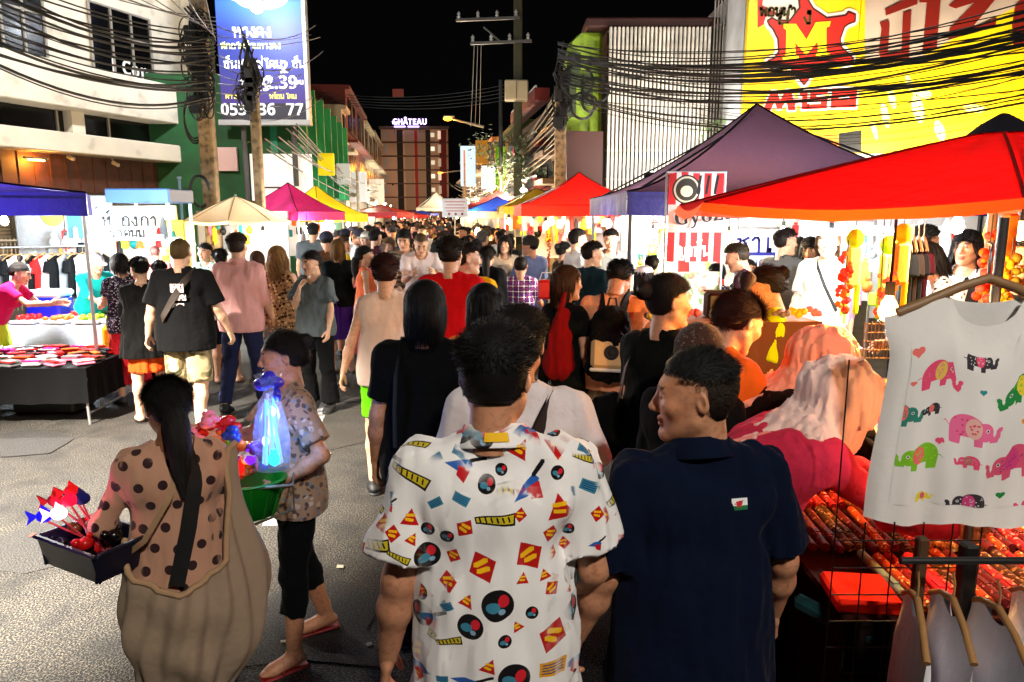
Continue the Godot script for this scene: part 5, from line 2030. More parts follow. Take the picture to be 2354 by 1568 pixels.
func build_slat_building() -> void:
	var z := 22.0
	var a := at(1388, 600, z)
	var b := at(1700, 600, z)
	var top := at(1500, 62, z).y
	var w := b.x - a.x
	var o := thing("slat_building", "building screened by tall white upright slats left of the yellow billboard", "building", V(a.x, 0, -z))
	put(o, "wall", mbn().box(V(w / 2, top / 2, -2.6), V(w, top, 4.6)).done(), mat(K(0.06, 0.055, 0.05), 0.8))
	var paint := rough_mat(K(0.80, 0.78, 0.74), noise_tex(0.015, 3, [[0.0, grey(0.75)], [0.6, grey(1.0)]], 256, 51), 0.5, 0.6)
	var slat := mbn().soft(V(0, 0, 0), V(0.070, top - 0.05, 0.12), 0.012).done()
	var n := 25
	for i in n:
		put(o, "slat", slat, paint, V(0.06 + i * (w * 0.72) / n, top / 2 + 0.02, 0.0))
	var slat2 := mbn().soft(V(0, 0, 0), V(0.035, top + 1.2, 0.05), 0.008).done()
	for i in 12:
		put(o, "bar", slat2, mat(K(0.52, 0.50, 0.47), 0.5), V(w * 0.735 + i * (w * 0.255) / 12, top / 2 + 0.6, 0.05))
	for y in [70.0, 106.0, 240.0, 345.0, 412.0]:
		put(o, "rail", mbn().box(V(w * 0.36, at(1500, y, z).y, -0.1), V(w * 0.72, 0.06, 0.06)).done(), mat(K(0.5, 0.45, 0.4)))
	for k in 4:
		put(o, "rail", mbn().box(V(w * 0.865, 2.5 + k * 1.6, -0.02), V(w * 0.26, 0.05, 0.05)).done(), mat(grey(0.3)))
	put(o, "roof", mbn().soft(V(w * 0.32, top + 0.16, -2.2), V(w * 0.95, 0.28, 4.2), 0.05).done(), mat(K(0.20, 0.05, 0.03), 0.7))
	for k in 2:
		flood("added flood lamp aimed up at the white slats, %s one" % ["left", "right"][k], V(a.x + w * (0.2 + 0.4 * k), 3.0, -z + 2.6), V(a.x + w * (0.25 + 0.3 * k), 5.0, -z), 13.0, K(1.0, 0.97, 0.92), 70)  # floods added to whiten the lower slats
	var zc := z + 0.6
	var s0 := at(1292, 300, zc)
	var s1 := at(1388, 300, z)
	var y0 := at(1340, 300, z).y
	var y1 := at(1388, 62, z).y
	var sg := thing("lime_sign", "tall lime green sign panel with rounded top beside the white slats", "sign", Vector3.ZERO)
	var ps := [[0.0, 0.0], [1.0, 0.0], [1.0, 1.0], [0.42, 0.98], [0.16, 0.88], [0.03, 0.70]]
	var mb := mbn()
	var dx := s1.x - s0.x
	var pp := PackedVector2Array()
	for q in ps:
		pp.append(Vector2(q[0] * dx, q[1] * (y1 - y0)))
	mb.prism(pp, 0.25, Transform3D(Basis(Vector3.UP, 0.35), V(s0.x - 0.02, y0, -zc + 0.1)))
	put(sg, "panel", mb.done(), rough_mat(K(0.50, 0.62, 0.10), noise_tex(0.015, 3, [[0.0, grey(0.55)], [0.6, grey(1.0)]], 256, 52), 0.6, 0.6))
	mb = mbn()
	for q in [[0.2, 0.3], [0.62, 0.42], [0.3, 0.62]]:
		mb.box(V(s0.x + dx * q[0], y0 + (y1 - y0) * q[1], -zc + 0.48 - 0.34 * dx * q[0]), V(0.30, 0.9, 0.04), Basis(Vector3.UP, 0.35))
	put(sg, "dark_panel", mb.done(), mat(K(0.16, 0.22, 0.05), 0.6))  # three darker green slabs on the lime panel
	var br := thing("brown_panel", "dark red brown board under the lime green sign", "sign", Vector3.ZERO)
	put(br, "panel", mbn().box(V((s0.x + s1.x) / 2, at(1340, 370, z).y, -z + 0.3), V(dx - 0.1, at(1340, 305, z).y - at(1340, 435, z).y, 0.16), Basis(Vector3.UP, 0.2)).done(), mat(K(0.22, 0.07, 0.04), 0.7))
	mb = mbn()
	for k in 5:
		mb.box(V(s0.x + 0.2 + k * 0.2, at(1340, 365, z).y, -z + 0.42 - 0.04 * k), V(0.1, 0.55, 0.02), Basis(Vector3.UP, 0.2))
	put(br, "lettering", mb.done(), mat(K(0.45, 0.20, 0.08), 0.6))
	leafy("leafy climbing plant on the lower right of the white slats", at(1640, 330, z - 0.5), V(0.5, 0.7, 0.3), 160, K(0.10, 0.20, 0.04), 77)

func leafy(label: String, p: Vector3, r: Vector3, n: int, c: Color, sd: int) -> void:
	var o := thing("plant", label, "plant", p)
	var rr := RandomNumberGenerator.new()
	rr.seed = sd
	var mb := mbn()
	for i in n:
		var q := V(rr.randf_range(-1, 1), rr.randf_range(-1, 1), rr.randf_range(-1, 1))
		if q.length() > 1.0:
			q = q.normalized()
		q *= r
		var d := V(rr.randf_range(-1, 1), rr.randf_range(-0.8, 0.5), rr.randf_range(-1, 1)).normalized()
		var s := d.cross(Vector3.UP).normalized() * rr.randf_range(0.03, 0.06) * maxf(1.0, r.x * 1.2)
		var l := d * rr.randf_range(0.10, 0.20) * maxf(1.0, r.x * 1.2)
		mb.quad(q, q + l * 0.5 + s, q + l, q + l * 0.5 - s)
	var lm := StandardMaterial3D.new()
	lm.albedo_color = c.linear_to_srgb()
	lm.roughness = 0.6
	lm.backlight_enabled = true
	lm.backlight = grey(0.4)
	put(o, "foliage", mb.done(), lm)
	mb = mbn()
	for k in 5:
		mb.rod(V(0, -r.y, 0), V(rr.randf_range(-1, 1) * r.x, rr.randf_range(-0.3, 1) * r.y, rr.randf_range(-1, 1) * r.z) * 0.8, 0.02, 6, 0.006)
	put(o, "stem", mb.done(), mat(K(0.25, 0.17, 0.1)))

func build_right_row() -> void:
	var U := V(-0.1215, 0, -0.9926)
	var c0 := at(1290, 600, 23)
	c0.y = 0
	var n := V(-0.9926, 0, 0.1215)
	var prev := c0
	var rows := [[1268, 300, K(0.40, 0.32, 0.26), 2, 1, "brown plaster house beyond the lime green sign", {"shop": K(0.7, 0.6, 0.45)}], [1200, 310, K(0.16, 0.13, 0.12), 3, 2, "dark house with red and white balconies on the right row", {"awning": K(0.5, 0.5, 0.4)}], [1140, 330, K(0.36, 0.40, 0.16), 2, 2, "moss green house behind the power poles on the right row", {}], [1095, 360, K(0.55, 0.44, 0.32), 2, 3, "tan house with wooden front on the right row", {"awning": K(0.75, 0.6, 0.35)}], [1062, 372, K(0.48, 0.44, 0.40), 2, 3, "grey house at the far end of the right row", {}]]
	for r in rows:
		var q := hit(r[0], 400, c0, n)
		q.y = 0
		var o := shop_house("shophouse", r[5], [prev + U * 0.05, q, true], hit(r[0], r[1], c0, n).y, r[2], r[3], r[4], K(0.12, 0.10, 0.08), r[6])
		if r[0] == 1200:
			var w := prev.distance_to(q)
			for k in 3:
				put(o, "balcony_rail", mbn().box(V(w / 2, 3.25 + k * 1.45, -0.47), V(w * 0.9, 0.08, 0.06)).done(), mat(grey(0.8)))
				put(o, "balcony", mbn().box(V(w / 2, 3.0 + k * 1.45, -0.28), V(w * 0.92, 0.4, 0.5)).done(), mat(K(0.35, 0.05, 0.04)))
		prev = q
	var signs := [[1124, 408, 32, 0.62, 0.95, K(1.0, 0.98, 0.95), 1.6, "white glowing box sign over the blue tent"], [1076, 382, 48, 0.95, 2.5, K(0.62, 0.82, 0.95), 0.8, "pale blue upright shop sign hanging over the right row"], [1150, 395, 31, 0.42, 2.0, K(0.42, 0.62, 0.06), 0.35, "lime green upright board beside the white glowing box sign"], [1190, 350, 27, 0.35, 0.28, K(0.95, 0.35, 0.45), 0.6, "small pink and white sign on the pole above the red tent"], [1108, 350, 36, 0.6, 1.1, K(0.85, 0.55, 0.15), 0.35, "orange carved board beside the tan house"]]
	for s in signs:
		var p := at(s[0], s[1], s[2])
		var t := thing("street_sign", s[7], "sign", p)
		put(t, "panel", mbn().soft(Vector3.ZERO, V(s[3], s[4], 0.16), 0.02).done(), lamp_mat(s[5], s[6]))
		put(t, "bracket", mbn().rod(V(s[3] * 0.5, s[4] * 0.4, 0), V(s[3] * 0.5 + 1.0, s[4] * 0.4, 0), 0.03).done(), mat(grey(0.3)))
	tree("small green tree beside the power pole over the red tent", at(1150, 360, 29), 2.2, 0.9)
	tree("low dark tree beyond the brown plaster house on the right row", at(1225, 372, 26.5), 1.6, 0.8)

func tree(label: String, top: Vector3, w: float, hgt: float) -> void:
	var o := thing("tree", label, "tree", V(top.x, 0, top.z))
	var r := RandomNumberGenerator.new()
	r.seed = int(top.z * 100)
	var mb := mbn()
	mb.tube(PackedVector3Array([Vector3.ZERO, V(0.05, top.y * 0.5, 0), V(0, top.y * 0.9, 0.05)]), 0.12, 0.05, 8)
	for k in 7:
		mb.rod(V(0, top.y * (0.5 + 0.05 * k), 0), V(cos(k * 2.4) * w * 0.4, top.y * (0.75 + 0.04 * k), sin(k * 2.4) * w * 0.4), 0.035, 6, 0.01)
	put(o, "trunk", mb.done(), mat(K(0.28, 0.22, 0.16)))
	mb = mbn()
	for i in 600:
		var cl := r.randi() % 9
		var cc := V(cos(cl * 2.4) * w * 0.33, top.y + sin(cl * 1.7) * hgt * 0.6, sin(cl * 2.4) * w * 0.33)
		var q := cc + V(r.randfn(), r.randfn(), r.randfn()) * w * 0.11
		var d := V(r.randf_range(-1, 1), r.randf_range(-0.9, 0.4), r.randf_range(-1, 1)).normalized()
		var s := d.cross(Vector3.UP).normalized() * 0.05
		mb.quad(q, q + d * 0.09 + s, q + d * 0.18, q + d * 0.09 - s)
	var lm := StandardMaterial3D.new()
	lm.albedo_color = K(0.035, 0.06, 0.015).linear_to_srgb()
	lm.roughness = 0.6
	lm.backlight_enabled = true
	lm.backlight = grey(0.35)
	put(o, "crown", mb.done(), lm)

func build_hotel() -> void:
	var z := 150.0
	var a := at(884, 600, z)
	var b := at(1034, 600, z)
	var top := at(950, 296, z).y
	var w := b.x - a.x
	var o := thing("hotel", "six storey red brown hotel closing the far end of the street", "building", V(a.x, 0, -z))
	flood("added flood lamp in the street before the hotel", V(a.x + w * 0.4, 7.0, -z + 20), V(a.x + w * 0.5, 9.0, -z), 150.0, K(1.0, 0.85, 0.7), 50)  # flood added to brighten the hotel facade
	var wall := rough_mat(K(0.78, 0.64, 0.56), noise_tex(0.01, 3, [[0.0, grey(0.85)], [1.0, grey(1.0)]], 256, 61), 0.05)
	put(o, "wall", mbn().box(V(w / 2, top / 2, -5), V(w, top, 10)).done(), wall)
	put(o, "roof_edge", mbn().box(V(w / 2, top + 0.2, -4.5), V(w + 0.6, 0.5, 10)).done(), mat(K(0.35, 0.30, 0.28)))
	put(o, "red_stripe", mbn().box(V(w * 0.52, top / 2, 0.06), V(w * 0.045, top - 0.5, 0.12)).done(), mat(K(0.62, 0.12, 0.14)))
	put(o, "red_edge", mbn().box(V(w * 0.92, top / 2, 0.06), V(w * 0.10, top - 0.5, 0.12)).done(), mat(K(0.45, 0.08, 0.08)))
	for k in 2:
		put(o, "stone_band", mbn().box(V(w * (0.42 if k == 0 else 0.60), top / 2, 0.04), V(w * 0.13, top - 0.3, 0.08)).done(), mat(K(0.62, 0.52, 0.44)))
	put(o, "dark_recess_strip", mbn().box(V(w * 0.28, top / 2, 0.03), V(w * 0.09, top - 0.4, 0.06)).done(), mat(K(0.10, 0.08, 0.07)))  # recess shade put into a dark strip on the wall face
	put(o, "dark_recess_strip", mbn().box(V(w * 0.70, top / 2, 0.03), V(w * 0.07, top - 0.4, 0.06)).done(), mat(K(0.10, 0.08, 0.07)))
	var fh := top / 7.0
	for f in 7:
		put(o, "ledge", mbn().box(V(w / 2, f * fh + fh, 0.16), V(w, 0.22, 0.3)).done(), mat(K(0.3, 0.2, 0.17)))
		if f > 0:
			put(o, "window", mbn().box(V(w * 0.77, f * fh + fh * 0.55, 0.12), V(w * 0.055, fh * 0.30, 0.08)).done(), lamp_mat(K(1, 0.95, 0.82), 0.8 if f % 2 == 1 else 0.45))
			put(o, "window", mbn().box(V(w * 0.87, f * fh + fh * 0.55, 0.12), V(w * 0.045, fh * 0.6, 0.08)).done(), lamp_mat(K(1, 0.90, 0.78), 0.16 if f % 3 else 0.5))
			put(o, "window", mbn().box(V(w * 0.06, f * fh + fh * 0.55, 0.12), V(w * 0.04, fh * 0.6, 0.08)).done(), mat(K(0.6, 0.6, 0.62), 0.3))
	var s := thing("rooftop_sign", "violet white glowing hotel sign on the roof at the end of the street", "sign", at(935, 280, z - 1))
	var glow := lamp_mat(K(0.80, 0.70, 1.0), 3.2)
	put(s, "lettering", text_mesh("CHÂTEAU", 1.1, 0.2), glow, V(0.6, 0.0, 0))
	put(s, "lettering", text_mesh("THE", 0.5, 0.2), glow, V(-2.3, -0.2, 0))
	put(s, "lettering", mbn().box(V(-1.4, -0.9, 0), V(2.2, 0.25, 0.2)).box(V(1.3, -0.9, 0), V(2.2, 0.25, 0.2)).done(), glow)
	put(s, "rack", mbn().box(V(0, -1.3, -0.2), V(6.5, 0.08, 0.08)).box(V(-2.5, -1.0, -0.2), V(0.08, 2.2, 0.08)).box(V(2.5, -1.0, -0.2), V(0.08, 2.2, 0.08)).done(), mat(grey(0.2)))

func concrete() -> StandardMaterial3D:
	if not mats.has("concrete"):
		mats["concrete"] = rough_mat(K(0.58, 0.50, 0.38), noise_tex(0.02, 4, [[0.0, grey(0.55)], [0.5, grey(0.95)], [1.0, grey(1.0)]], 256, 71), 1.0, 0.9)
	return mats["concrete"]

func loop(mb: MB, c: Vector3, rx: float, ry: float, t: float, tilt: float, turns := 1) -> void:
	var pts := PackedVector3Array()
	for k in 21:
		var a := TAU * k / 20.0
		pts.append(c + Basis(Vector3.UP, tilt) * V(cos(a) * rx, sin(a) * ry, 0.02 * sin(a * 2.0)))
	for q in turns:
		mb.tube(pts, t, t, 6, false)

func build_poles() -> void:
	var steel := mat(grey(0.35), 0.5, 0.6)
	var blk := mat(grey(0.025), 0.5)
	var defs := [[496, 15.5, 0.15, "thick concrete power pole wrapped in black cables, left of the blue billboard", 10.5], [606, 17.5, 0.11, "thinner concrete pole standing before the blue billboard", 0.0], [1285, 21.0, 0.16, "weathered concrete pole with cable coils beside the lime green sign", 0.0], [1190, 27.0, 0.16, "tall concrete power pole with two steel crossarms and a transformer box", 9.6], [1152, 29.0, 0.10, "leaning dark pole beside the transformer pole", 7.0], [828, 38.0, 0.09, "thin grey pole on the left row above the crowd", 0.0], [1070, 44.0, 0.08, "thin black pole before the pale blue sign", 0.0]]
	for q in defs:
		var x: float = q[0]
		var base := at(x, 600, q[1])
		var h: float = q[4]
		if h == 0.0:
			h = {606.0: at(606, 140, 17.5).y, 1285.0: at(1285, 195, 21).y, 828.0: at(828, 385, 38).y, 1070.0: at(1070, 345, 44).y}[x]
		var o := thing("power_pole", q[3], "pole", V(base.x, 0, base.z))
		var r: float = q[2]
		if x < 700 or x == 1190.0 or x == 1285.0:
			put(o, "shaft", mbn().soft(V(0, h / 2, 0), V(r * 1.9, h, r * 1.7), 0.03).done(), concrete() if x != 1190.0 else mat(K(0.20, 0.20, 0.13), 0.9))
		else:
			put(o, "shaft", mbn().rod(Vector3.ZERO, V(0, h, 0), r, 10, r * 0.7).done(), concrete() if x < 1100 and x > 700 else mat(grey(0.12)))
		if x == 496.0 or x == 606.0 or x == 1285.0:
			var y0 := at(x, 270 if x == 496.0 else (250 if x == 606.0 else 300), q[1]).y
			var y1 := at(x, 60 if x == 496.0 else (170 if x == 606.0 else 175), q[1]).y
			var rr := RandomNumberGenerator.new()
			rr.seed = int(x)
			var mb := mbn()
			for k in (46 if x == 496.0 else 22):
				var y := lerpf(y0 + 0.2, y1, rr.randf())
				loop(mb, V(rr.randf_range(-0.22, 0.18), y, 0.16 + rr.randf() * 0.1), rr.randf_range(0.06, 0.22), rr.randf_range(0.10, 0.36), rr.randf_range(0.010, 0.020), rr.randf_range(-0.7, 0.7))
			for k in 10:
				var y := lerpf(y0, y1, rr.randf())
				mb.tube(PackedVector3Array([V(rr.randf_range(-0.2, 0.2), y, 0.2), V(rr.randf_range(-0.3, 0.3), y + 0.5, 0.24), V(rr.randf_range(-0.2, 0.2), y + 1.0, 0.2)]), 0.03, 0.02, 6)
			put(o, "cable_coils", mb.done(), blk)
			mb = mbn()
			for k in 4:
				mb.soft(V(rr.randf_range(-0.12, 0.12), lerpf(y0, y1, (k + 0.5) / 4.0), 0.24), V(0.22, 0.34, 0.16), 0.02)
			put(o, "splice_box", mb.done(), mat(grey(0.04), 0.6))
			if x == 496.0:
				mb = mbn()
				for k in 3:
					loop(mb, V(-0.24, y0 - 0.05 * k, 0.05), 0.17, 0.42, 0.018, 0.4)
				put(o, "hanging_loop", mb.done(), blk)
				mb = mbn()
				for k in 4:
					loop(mb, V(-0.16, at(496, 440, 15.5).y, 0.16), 0.17 + 0.012 * k, 0.30 + 0.01 * k, 0.016, 0.3)
				put(o, "cable_coil", mb.done(), blk)
			if x == 1285.0:
				mb = mbn()
				for k in 4:
					for e in 3:
						loop(mb, V([0.4, 0.9, 0.55, 0.75][k], at(1285, [195, 215, 250, 245][k], 21).y, 0.55), [0.42, 0.34, 0.30, 0.18][k] + 0.02 * e, [0.38, 0.30, 0.32, 0.18][k] + 0.02 * e, 0.016, 0.1)
				put(o, "cable_coil", mb.done(), blk)
		if x == 1190.0:
			for e in [[1050, 1195, 47], [1082, 1222, 100]]:
				var p0 := at(e[0], e[2] + 3, 27) - o.position
				var p1 := at(e[1], e[2] - 3, 27) - o.position
				p0.z = 0.2
				p1.z = 0.2
				put(o, "crossarm", mbn().box((p0 + p1) / 2, V((p1 - p0).length(), 0.09, 0.09), Basis(Vector3.BACK, atan2(p1.y - p0.y, p1.x - p0.x))).done(), steel)
				for k in 4:
					var c := p0.lerp(p1, 0.04 + 0.30 * k)
					put(o, "insulator", mbn().lathe([Vector2(0.03, 0), Vector2(0.07, 0.05), Vector2(0.03, 0.09), Vector2(0.07, 0.14), Vector2(0.02, 0.22), Vector2(0.001, 0.24)], 10, Transform3D(Basis.IDENTITY, c + V(0, 0.05, 0))).done(), mat(grey(0.6), 0.2))
			put(o, "transformer", mbn().soft(at(1187, 212, 27) - o.position + V(0, 0, 0.3), V(0.82, 0.68, 0.45), 0.04).done(), mat(K(0.62, 0.58, 0.48), 0.5))
			put(o, "transformer_door", mbn().box(at(1187, 212, 27) - o.position + V(0, 0, 0.535), V(0.02, 0.60, 0.02)).done(), mat(grey(0.15)))
			put(o, "brace", mbn().rod(at(1112, 62, 27) - o.position, at(1150, 95, 27) - o.position, 0.03).done(), steel)
	for q in [[1030, 272, 1112, 292, 42.0, "sodium street lamp on a long arm over the middle of the street", 40.0], [1012, 397, 1060, 392, 85.0, "distant sodium street lamp near the hotel", 60.0]]:
		var p := at(q[0], q[1], q[4])
		var e := at(q[2], q[3], q[4])
		var o := thing("street_lamp", q[5], "lamp", p)
		put(o, "arm", mbn().rod(V(0.1, 0, 0), e - p, 0.05, 8, 0.07).done(), mat(K(0.6, 0.55, 0.45), 0.4))
		put(o, "lamp_head", mbn().soft(V(0.05, 0.10, 0), V(0.62, 0.12, 0.28), 0.04).done(), mat(grey(0.4), 0.4))
		put(o, "lamp_glass", mbn().ball(V(-0.02, -0.02, 0), V(0.24, 0.12, 0.16)).done(), lamp_mat(K(1, 0.55, 0.12), 9.0))
		lamp_light(o, K(1.0, 0.58, 0.18), q[6], 0.1, V(-0.02, -0.04, 0))

func cable(label: String, a: Vector3, b: Vector3, sag: float, r: float, m: Material, group: String) -> void:
	var pts := PackedVector3Array()
	for k in 17:
		var t := k / 16.0
		pts.append(a.lerp(b, t) - V(0, 4.0 * sag * t * (1.0 - t), 0))
	solo("overhead_cable", label, "cable", mbn().tube(pts, r, r, 5, false).done(), m, Vector3.ZERO, Basis.IDENTITY, group)

func build_wires() -> void:
	var r := RandomNumberGenerator.new()
	r.seed = 3
	var blk := mat(grey(0.02), 0.5)
	for k in 20:
		var t := k / 19.0
		var y := lerpf(70, 225, t) + r.randf_range(-8, 8)
		cable("black overhead cable to the upper left, %s from the top on the thick pole" % ordinal(k), at(494, y, 15.4), at(-120, lerpf(-120, 100, t) + r.randf_range(-18, 18), 10.5), r.randf_range(0.15, 0.5), r.randf_range(0.010, 0.026), blk, "cables left of the thick pole")
	for k in 7:
		cable("thin black wire from the upper edge to the thick pole, %s from the left" % ordinal(k), at(496, 40 + k * 9, 15.4), at(90 + k * 62, -60, 9.5), 0.1, r.randf_range(0.007, 0.014), blk, "thin wires above the thick pole")
	for k in 10:
		cable("black cable crossing the blue billboard, %s from the top" % ordinal(k), at(498, 60 + k * 22, 15.5), at(700 + r.randf_range(-20, 60), 55 + k * 20 + r.randf_range(-12, 12), 23.5), r.randf_range(0.1, 0.5), r.randf_range(0.008, 0.016), blk, "cables before the blue billboard")
	for k in 44:
		var t := k / 43.0
		var y := lerpf(92, 222, t) + r.randf_range(-7, 7)
		if k % 4 == 0:
			y = 128 + r.randf_range(-5, 5)
		var x := 1283.0
		cable("black cable crossing slats and yellow billboard, %s from the top of the %s set" % [ordinal(k / 2), ["thicker", "thinner"][k % 2]], at(x, y, 20.8), at(2480, y - lerpf(100, 25, t) + r.randf_range(-38, 26), 12.5), r.randf_range(0.35, 0.9), r.randf_range(0.016, 0.024) if k % 2 == 0 else r.randf_range(0.008, 0.014), blk, "cables across the yellow billboard")
	for k in 12:
		cable("thin wire hanging low across the yellow billboard, %s from the top" % ordinal(k), at(1500 + k * 18, 210 + k * 11, 20.0 - 0.05 * k), at(2470, 120 + k * 14 + r.randf_range(-20, 20), 14.0), r.randf_range(0.4, 0.9), 0.006, blk, "thin wires low on the yellow billboard")
	var pale := mat(K(0.42, 0.36, 0.27), 0.6)  # paler brown tone for the cables along both rows
	for k in 14:
		cable("pale cable slung along the left houses, %s from the top" % ordinal(k), at(610 + r.randf_range(-5, 90), 285 + k * 4.8, 18.0 + r.randf_range(0, 6)), at(884 + r.randf_range(-20, 10), 432 + r.randf_range(-14, 30), 62), r.randf_range(0.3, 1.0), 0.02, pale, "pale cables along the left row")
	for k in 12:
		cable("pale cable sloping down from the weathered right pole, %s from the top" % ordinal(k), at(1283, 205 + k * 13, 21), at(1040 + r.randf_range(-10, 40), 425 + r.randf_range(-12, 30), 60), r.randf_range(0.4, 1.3), 0.02, pale, "pale cables along the right row")
	var dim := mat(grey(0.10), 0.6)
	for k in 5:
		cable("faint wire across the black sky between the rows, %s from the top" % ordinal(k), at(700, 205 + k * 5, 30), at(1185, 190 + k * 9, 28), 0.4, 0.012, dim, "wires across the black sky")
	for k in 3:
		cable("drop wire from the steel crossarm to the lamp arm, %s from the left" % ordinal(k), at(1090 + k * 8, 105, 27), at(1082 + k * 10, 290, 40), 0.2, 0.014, dim, "drop wires under the crossarm")
	solo("cable_tag", "small faded red tag hanging on a wire in the black sky", "tag", bxm(V(0.42, 0.30, 0.03)), mat(K(0.40, 0.14, 0.10)), at(915, 214, 29.5))

func bulb(label: String, p: Vector3, c: Color, e: float, r := 0.045, cord := 0.3, glow := 20.0) -> void:
	var o := thing("light_bulb", label, "lamp", p)
	put(o, "bulb", mbn().lathe([Vector2(0.002, -r * 1.2), Vector2(r * 0.7, -r * 0.9), Vector2(r, -r * 0.1), Vector2(r * 0.8, r * 0.7), Vector2(r * 0.4, r * 1.4), Vector2(r * 0.35, r * 1.7)], 14).done(), lamp_mat(c, glow))
	put(o, "socket", mbn().rod(V(0, r * 1.6, 0), V(0, r * 3.0, 0), r * 0.5).done(), mat(grey(0.05)))
	if cord > 0.0:
		put(o, "cord", mbn().rod(V(0, r * 3.0, 0), V(0, r * 3.0 + cord, 0), 0.006, 5).done(), mat(grey(0.05)))
	lamp_light(o, c, e, r, Vector3.ZERO)

func tube_lamp(label: String, p: Vector3, yaw: float, len: float, c: Color, e: float) -> void:
	var o := thing("tube_lamp", label, "lamp", p, yaw)
	put(o, "tube", mbn().rod(V(-len / 2, 0, 0), V(len / 2, 0, 0), 0.02, 10).done(), lamp_mat(c, 16))
	put(o, "holder", mbn().soft(V(0, 0.045, 0), V(len * 1.04, 0.035, 0.06), 0.008).done(), mat(grey(0.75)))
	for k in [-0.3, 0.3]:
		lamp_light(o, c, e * 0.5, 0.05, V(k * len * 0.7, -0.03, 0))

func gazebo(label: String, c: Vector3, yaw: float, w: float, d: float, eave: float, apex: float, col: Color, val: Color, glow := 0.5, val_h := 0.24, bow := 1.5, post := K(0.75, 0.75, 0.75), skip := []) -> Node3D:
	var o := thing("canopy_tent", label, "tent", V(c.x, 0, c.z), yaw)
	var top := mbn()
	for q in 4:
		var B := Basis(Vector3.UP, q * PI / 2)
		var a := w if q % 2 == 0 else d
		var b := d if q % 2 == 0 else w
		top.grid(14, 12, func(i: float, j: float) -> Vector3:
			var r := 1.0 - j
			var wave := 0.014 * sin(i * 23.0 + q) * r * sin(j * 9.0)
			return B * V((i - 0.5) * a * r, eave + (apex - eave) * pow(j, bow) + wave - 0.05 * r * sin(i * PI) * (1.0 - r) , b * 0.5 * r))
	put(o, "canopy", top.done(), sheet(col, glow))
	for q in 4:
		var sm := PackedVector3Array()
		for j in 11:
			var r := 1.0 - j / 10.0
			sm.append(V([-1, 1, 1, -1][q] * w * 0.5 * r, eave + (apex - eave) * pow(1.0 - r, bow) + 0.004, [-1, -1, 1, 1][q] * d * 0.5 * r))
		put(o, "seam", mbn().tube(sm, 0.012, 0.012, 6).done(), cloth(col.darkened(0.5), 0.2))
	for q in 4:
		if q in skip:
			continue
		var B := Basis(Vector3.UP, q * PI / 2)
		var a := w if q % 2 == 0 else d
		var b := d if q % 2 == 0 else w
		put(o, "valance", mbn().grid(24, 3, func(i: float, j: float) -> Vector3: return B * V((i - 0.5) * a, eave - val_h * (1.0 - j) - 0.012 * absf(sin(i * 14.0)) * (1.0 - j), b * 0.5 + 0.004 + 0.012 * sin(i * 31.0) * (1.0 - j))).done(), sheet(val, glow))
	for sx in [-1, 1]:
		for sz in [-1, 1]:
			put(o, "post", mbn().soft(V(sx * (w * 0.5 - 0.04), eave / 2, sz * (d * 0.5 - 0.04)), V(0.035, eave, 0.035), 0.006).done(), mat(post, 0.4, 0.3))
			put(o, "brace", mbn().rod(V(sx * (w * 0.5 - 0.05), eave - 0.02, sz * (d * 0.5 - 0.05)), V(0, apex - 0.12, 0), 0.012, 6).done(), mat(post, 0.4, 0.3))
	for q in 4:
		var B := Basis(Vector3.UP, q * PI / 2)
		var a := w if q % 2 == 0 else d
		var b := d if q % 2 == 0 else w
		put(o, "rail", mbn().rod(B * V(-a * 0.48, eave - 0.06, b * 0.5 - 0.04), B * V(a * 0.48, eave - 0.06, b * 0.5 - 0.04), 0.012, 6).done(), mat(post, 0.4, 0.3))
	return o

func parasol(label: String, c: Vector3, r: float, rim: float, apex: float, col: Color, ribs: int, yaw: float, glow := 0.5, flap := 0.12) -> Node3D:
	var o := thing("market_umbrella", label, "umbrella", V(c.x, 0, c.z), yaw)
	var mb := mbn()
	var fl := mbn()
	for k in ribs:
		var a0 := TAU * k / ribs
		var a1 := TAU * (k + 1) / ribs
		mb.grid(10, 12, func(i: float, j: float) -> Vector3:
			var q := 1.0 - j
			var p := V(sin(a0), 0, cos(a0)).lerp(V(sin(a1), 0, cos(a1)), i) * r * q
			p.y = rim + (apex - rim) * (1.0 - pow(q, 1.12)) - 0.035 * sin(i * PI) * q
			return p)
		fl.grid(8, 2, func(i: float, j: float) -> Vector3:
			var p := V(sin(a0), 0, cos(a0)).lerp(V(sin(a1), 0, cos(a1)), i) * (r + 0.01 + 0.02 * (1.0 - j))
			p.y = rim - 0.035 * sin(i * PI) - flap * (1.0 - j) * (0.75 + 0.25 * absf(sin(i * 9.4)))
			return p)
	put(o, "canopy", mb.done(), sheet(col, glow))
	put(o, "flap", fl.done(), sheet(K(0.92, 0.30, 0.06) if r > 1.5 else col.lightened(0.06), minf(1.0, glow + 0.35)))  # orange lamplight from within is painted into the large umbrella flap
	for k in ribs:
		var a0 := TAU * k / ribs
		var sm := PackedVector3Array()
		for j in 9:
			var q := j / 8.0
			sm.append(V(sin(a0) * r * q, rim + (apex - rim) * (1.0 - pow(q, 1.12)) + 0.003, cos(a0) * r * q))
		put(o, "seam", mbn().tube(sm, 0.007, 0.007, 6).done(), cloth(col.darkened(0.45), 0.2))
		put(o, "rib", mbn().rod(V(0, apex - 0.05, 0), V(sin(a0) * r * 0.97, rim - 0.015, cos(a0) * r * 0.97), 0.009, 5).done(), mat(grey(0.5), 0.4))
	put(o, "pole", mbn().rod(Vector3.ZERO, V(0, apex + 0.03, 0), 0.022, 10).done(), mat(grey(0.6), 0.4))
	return o

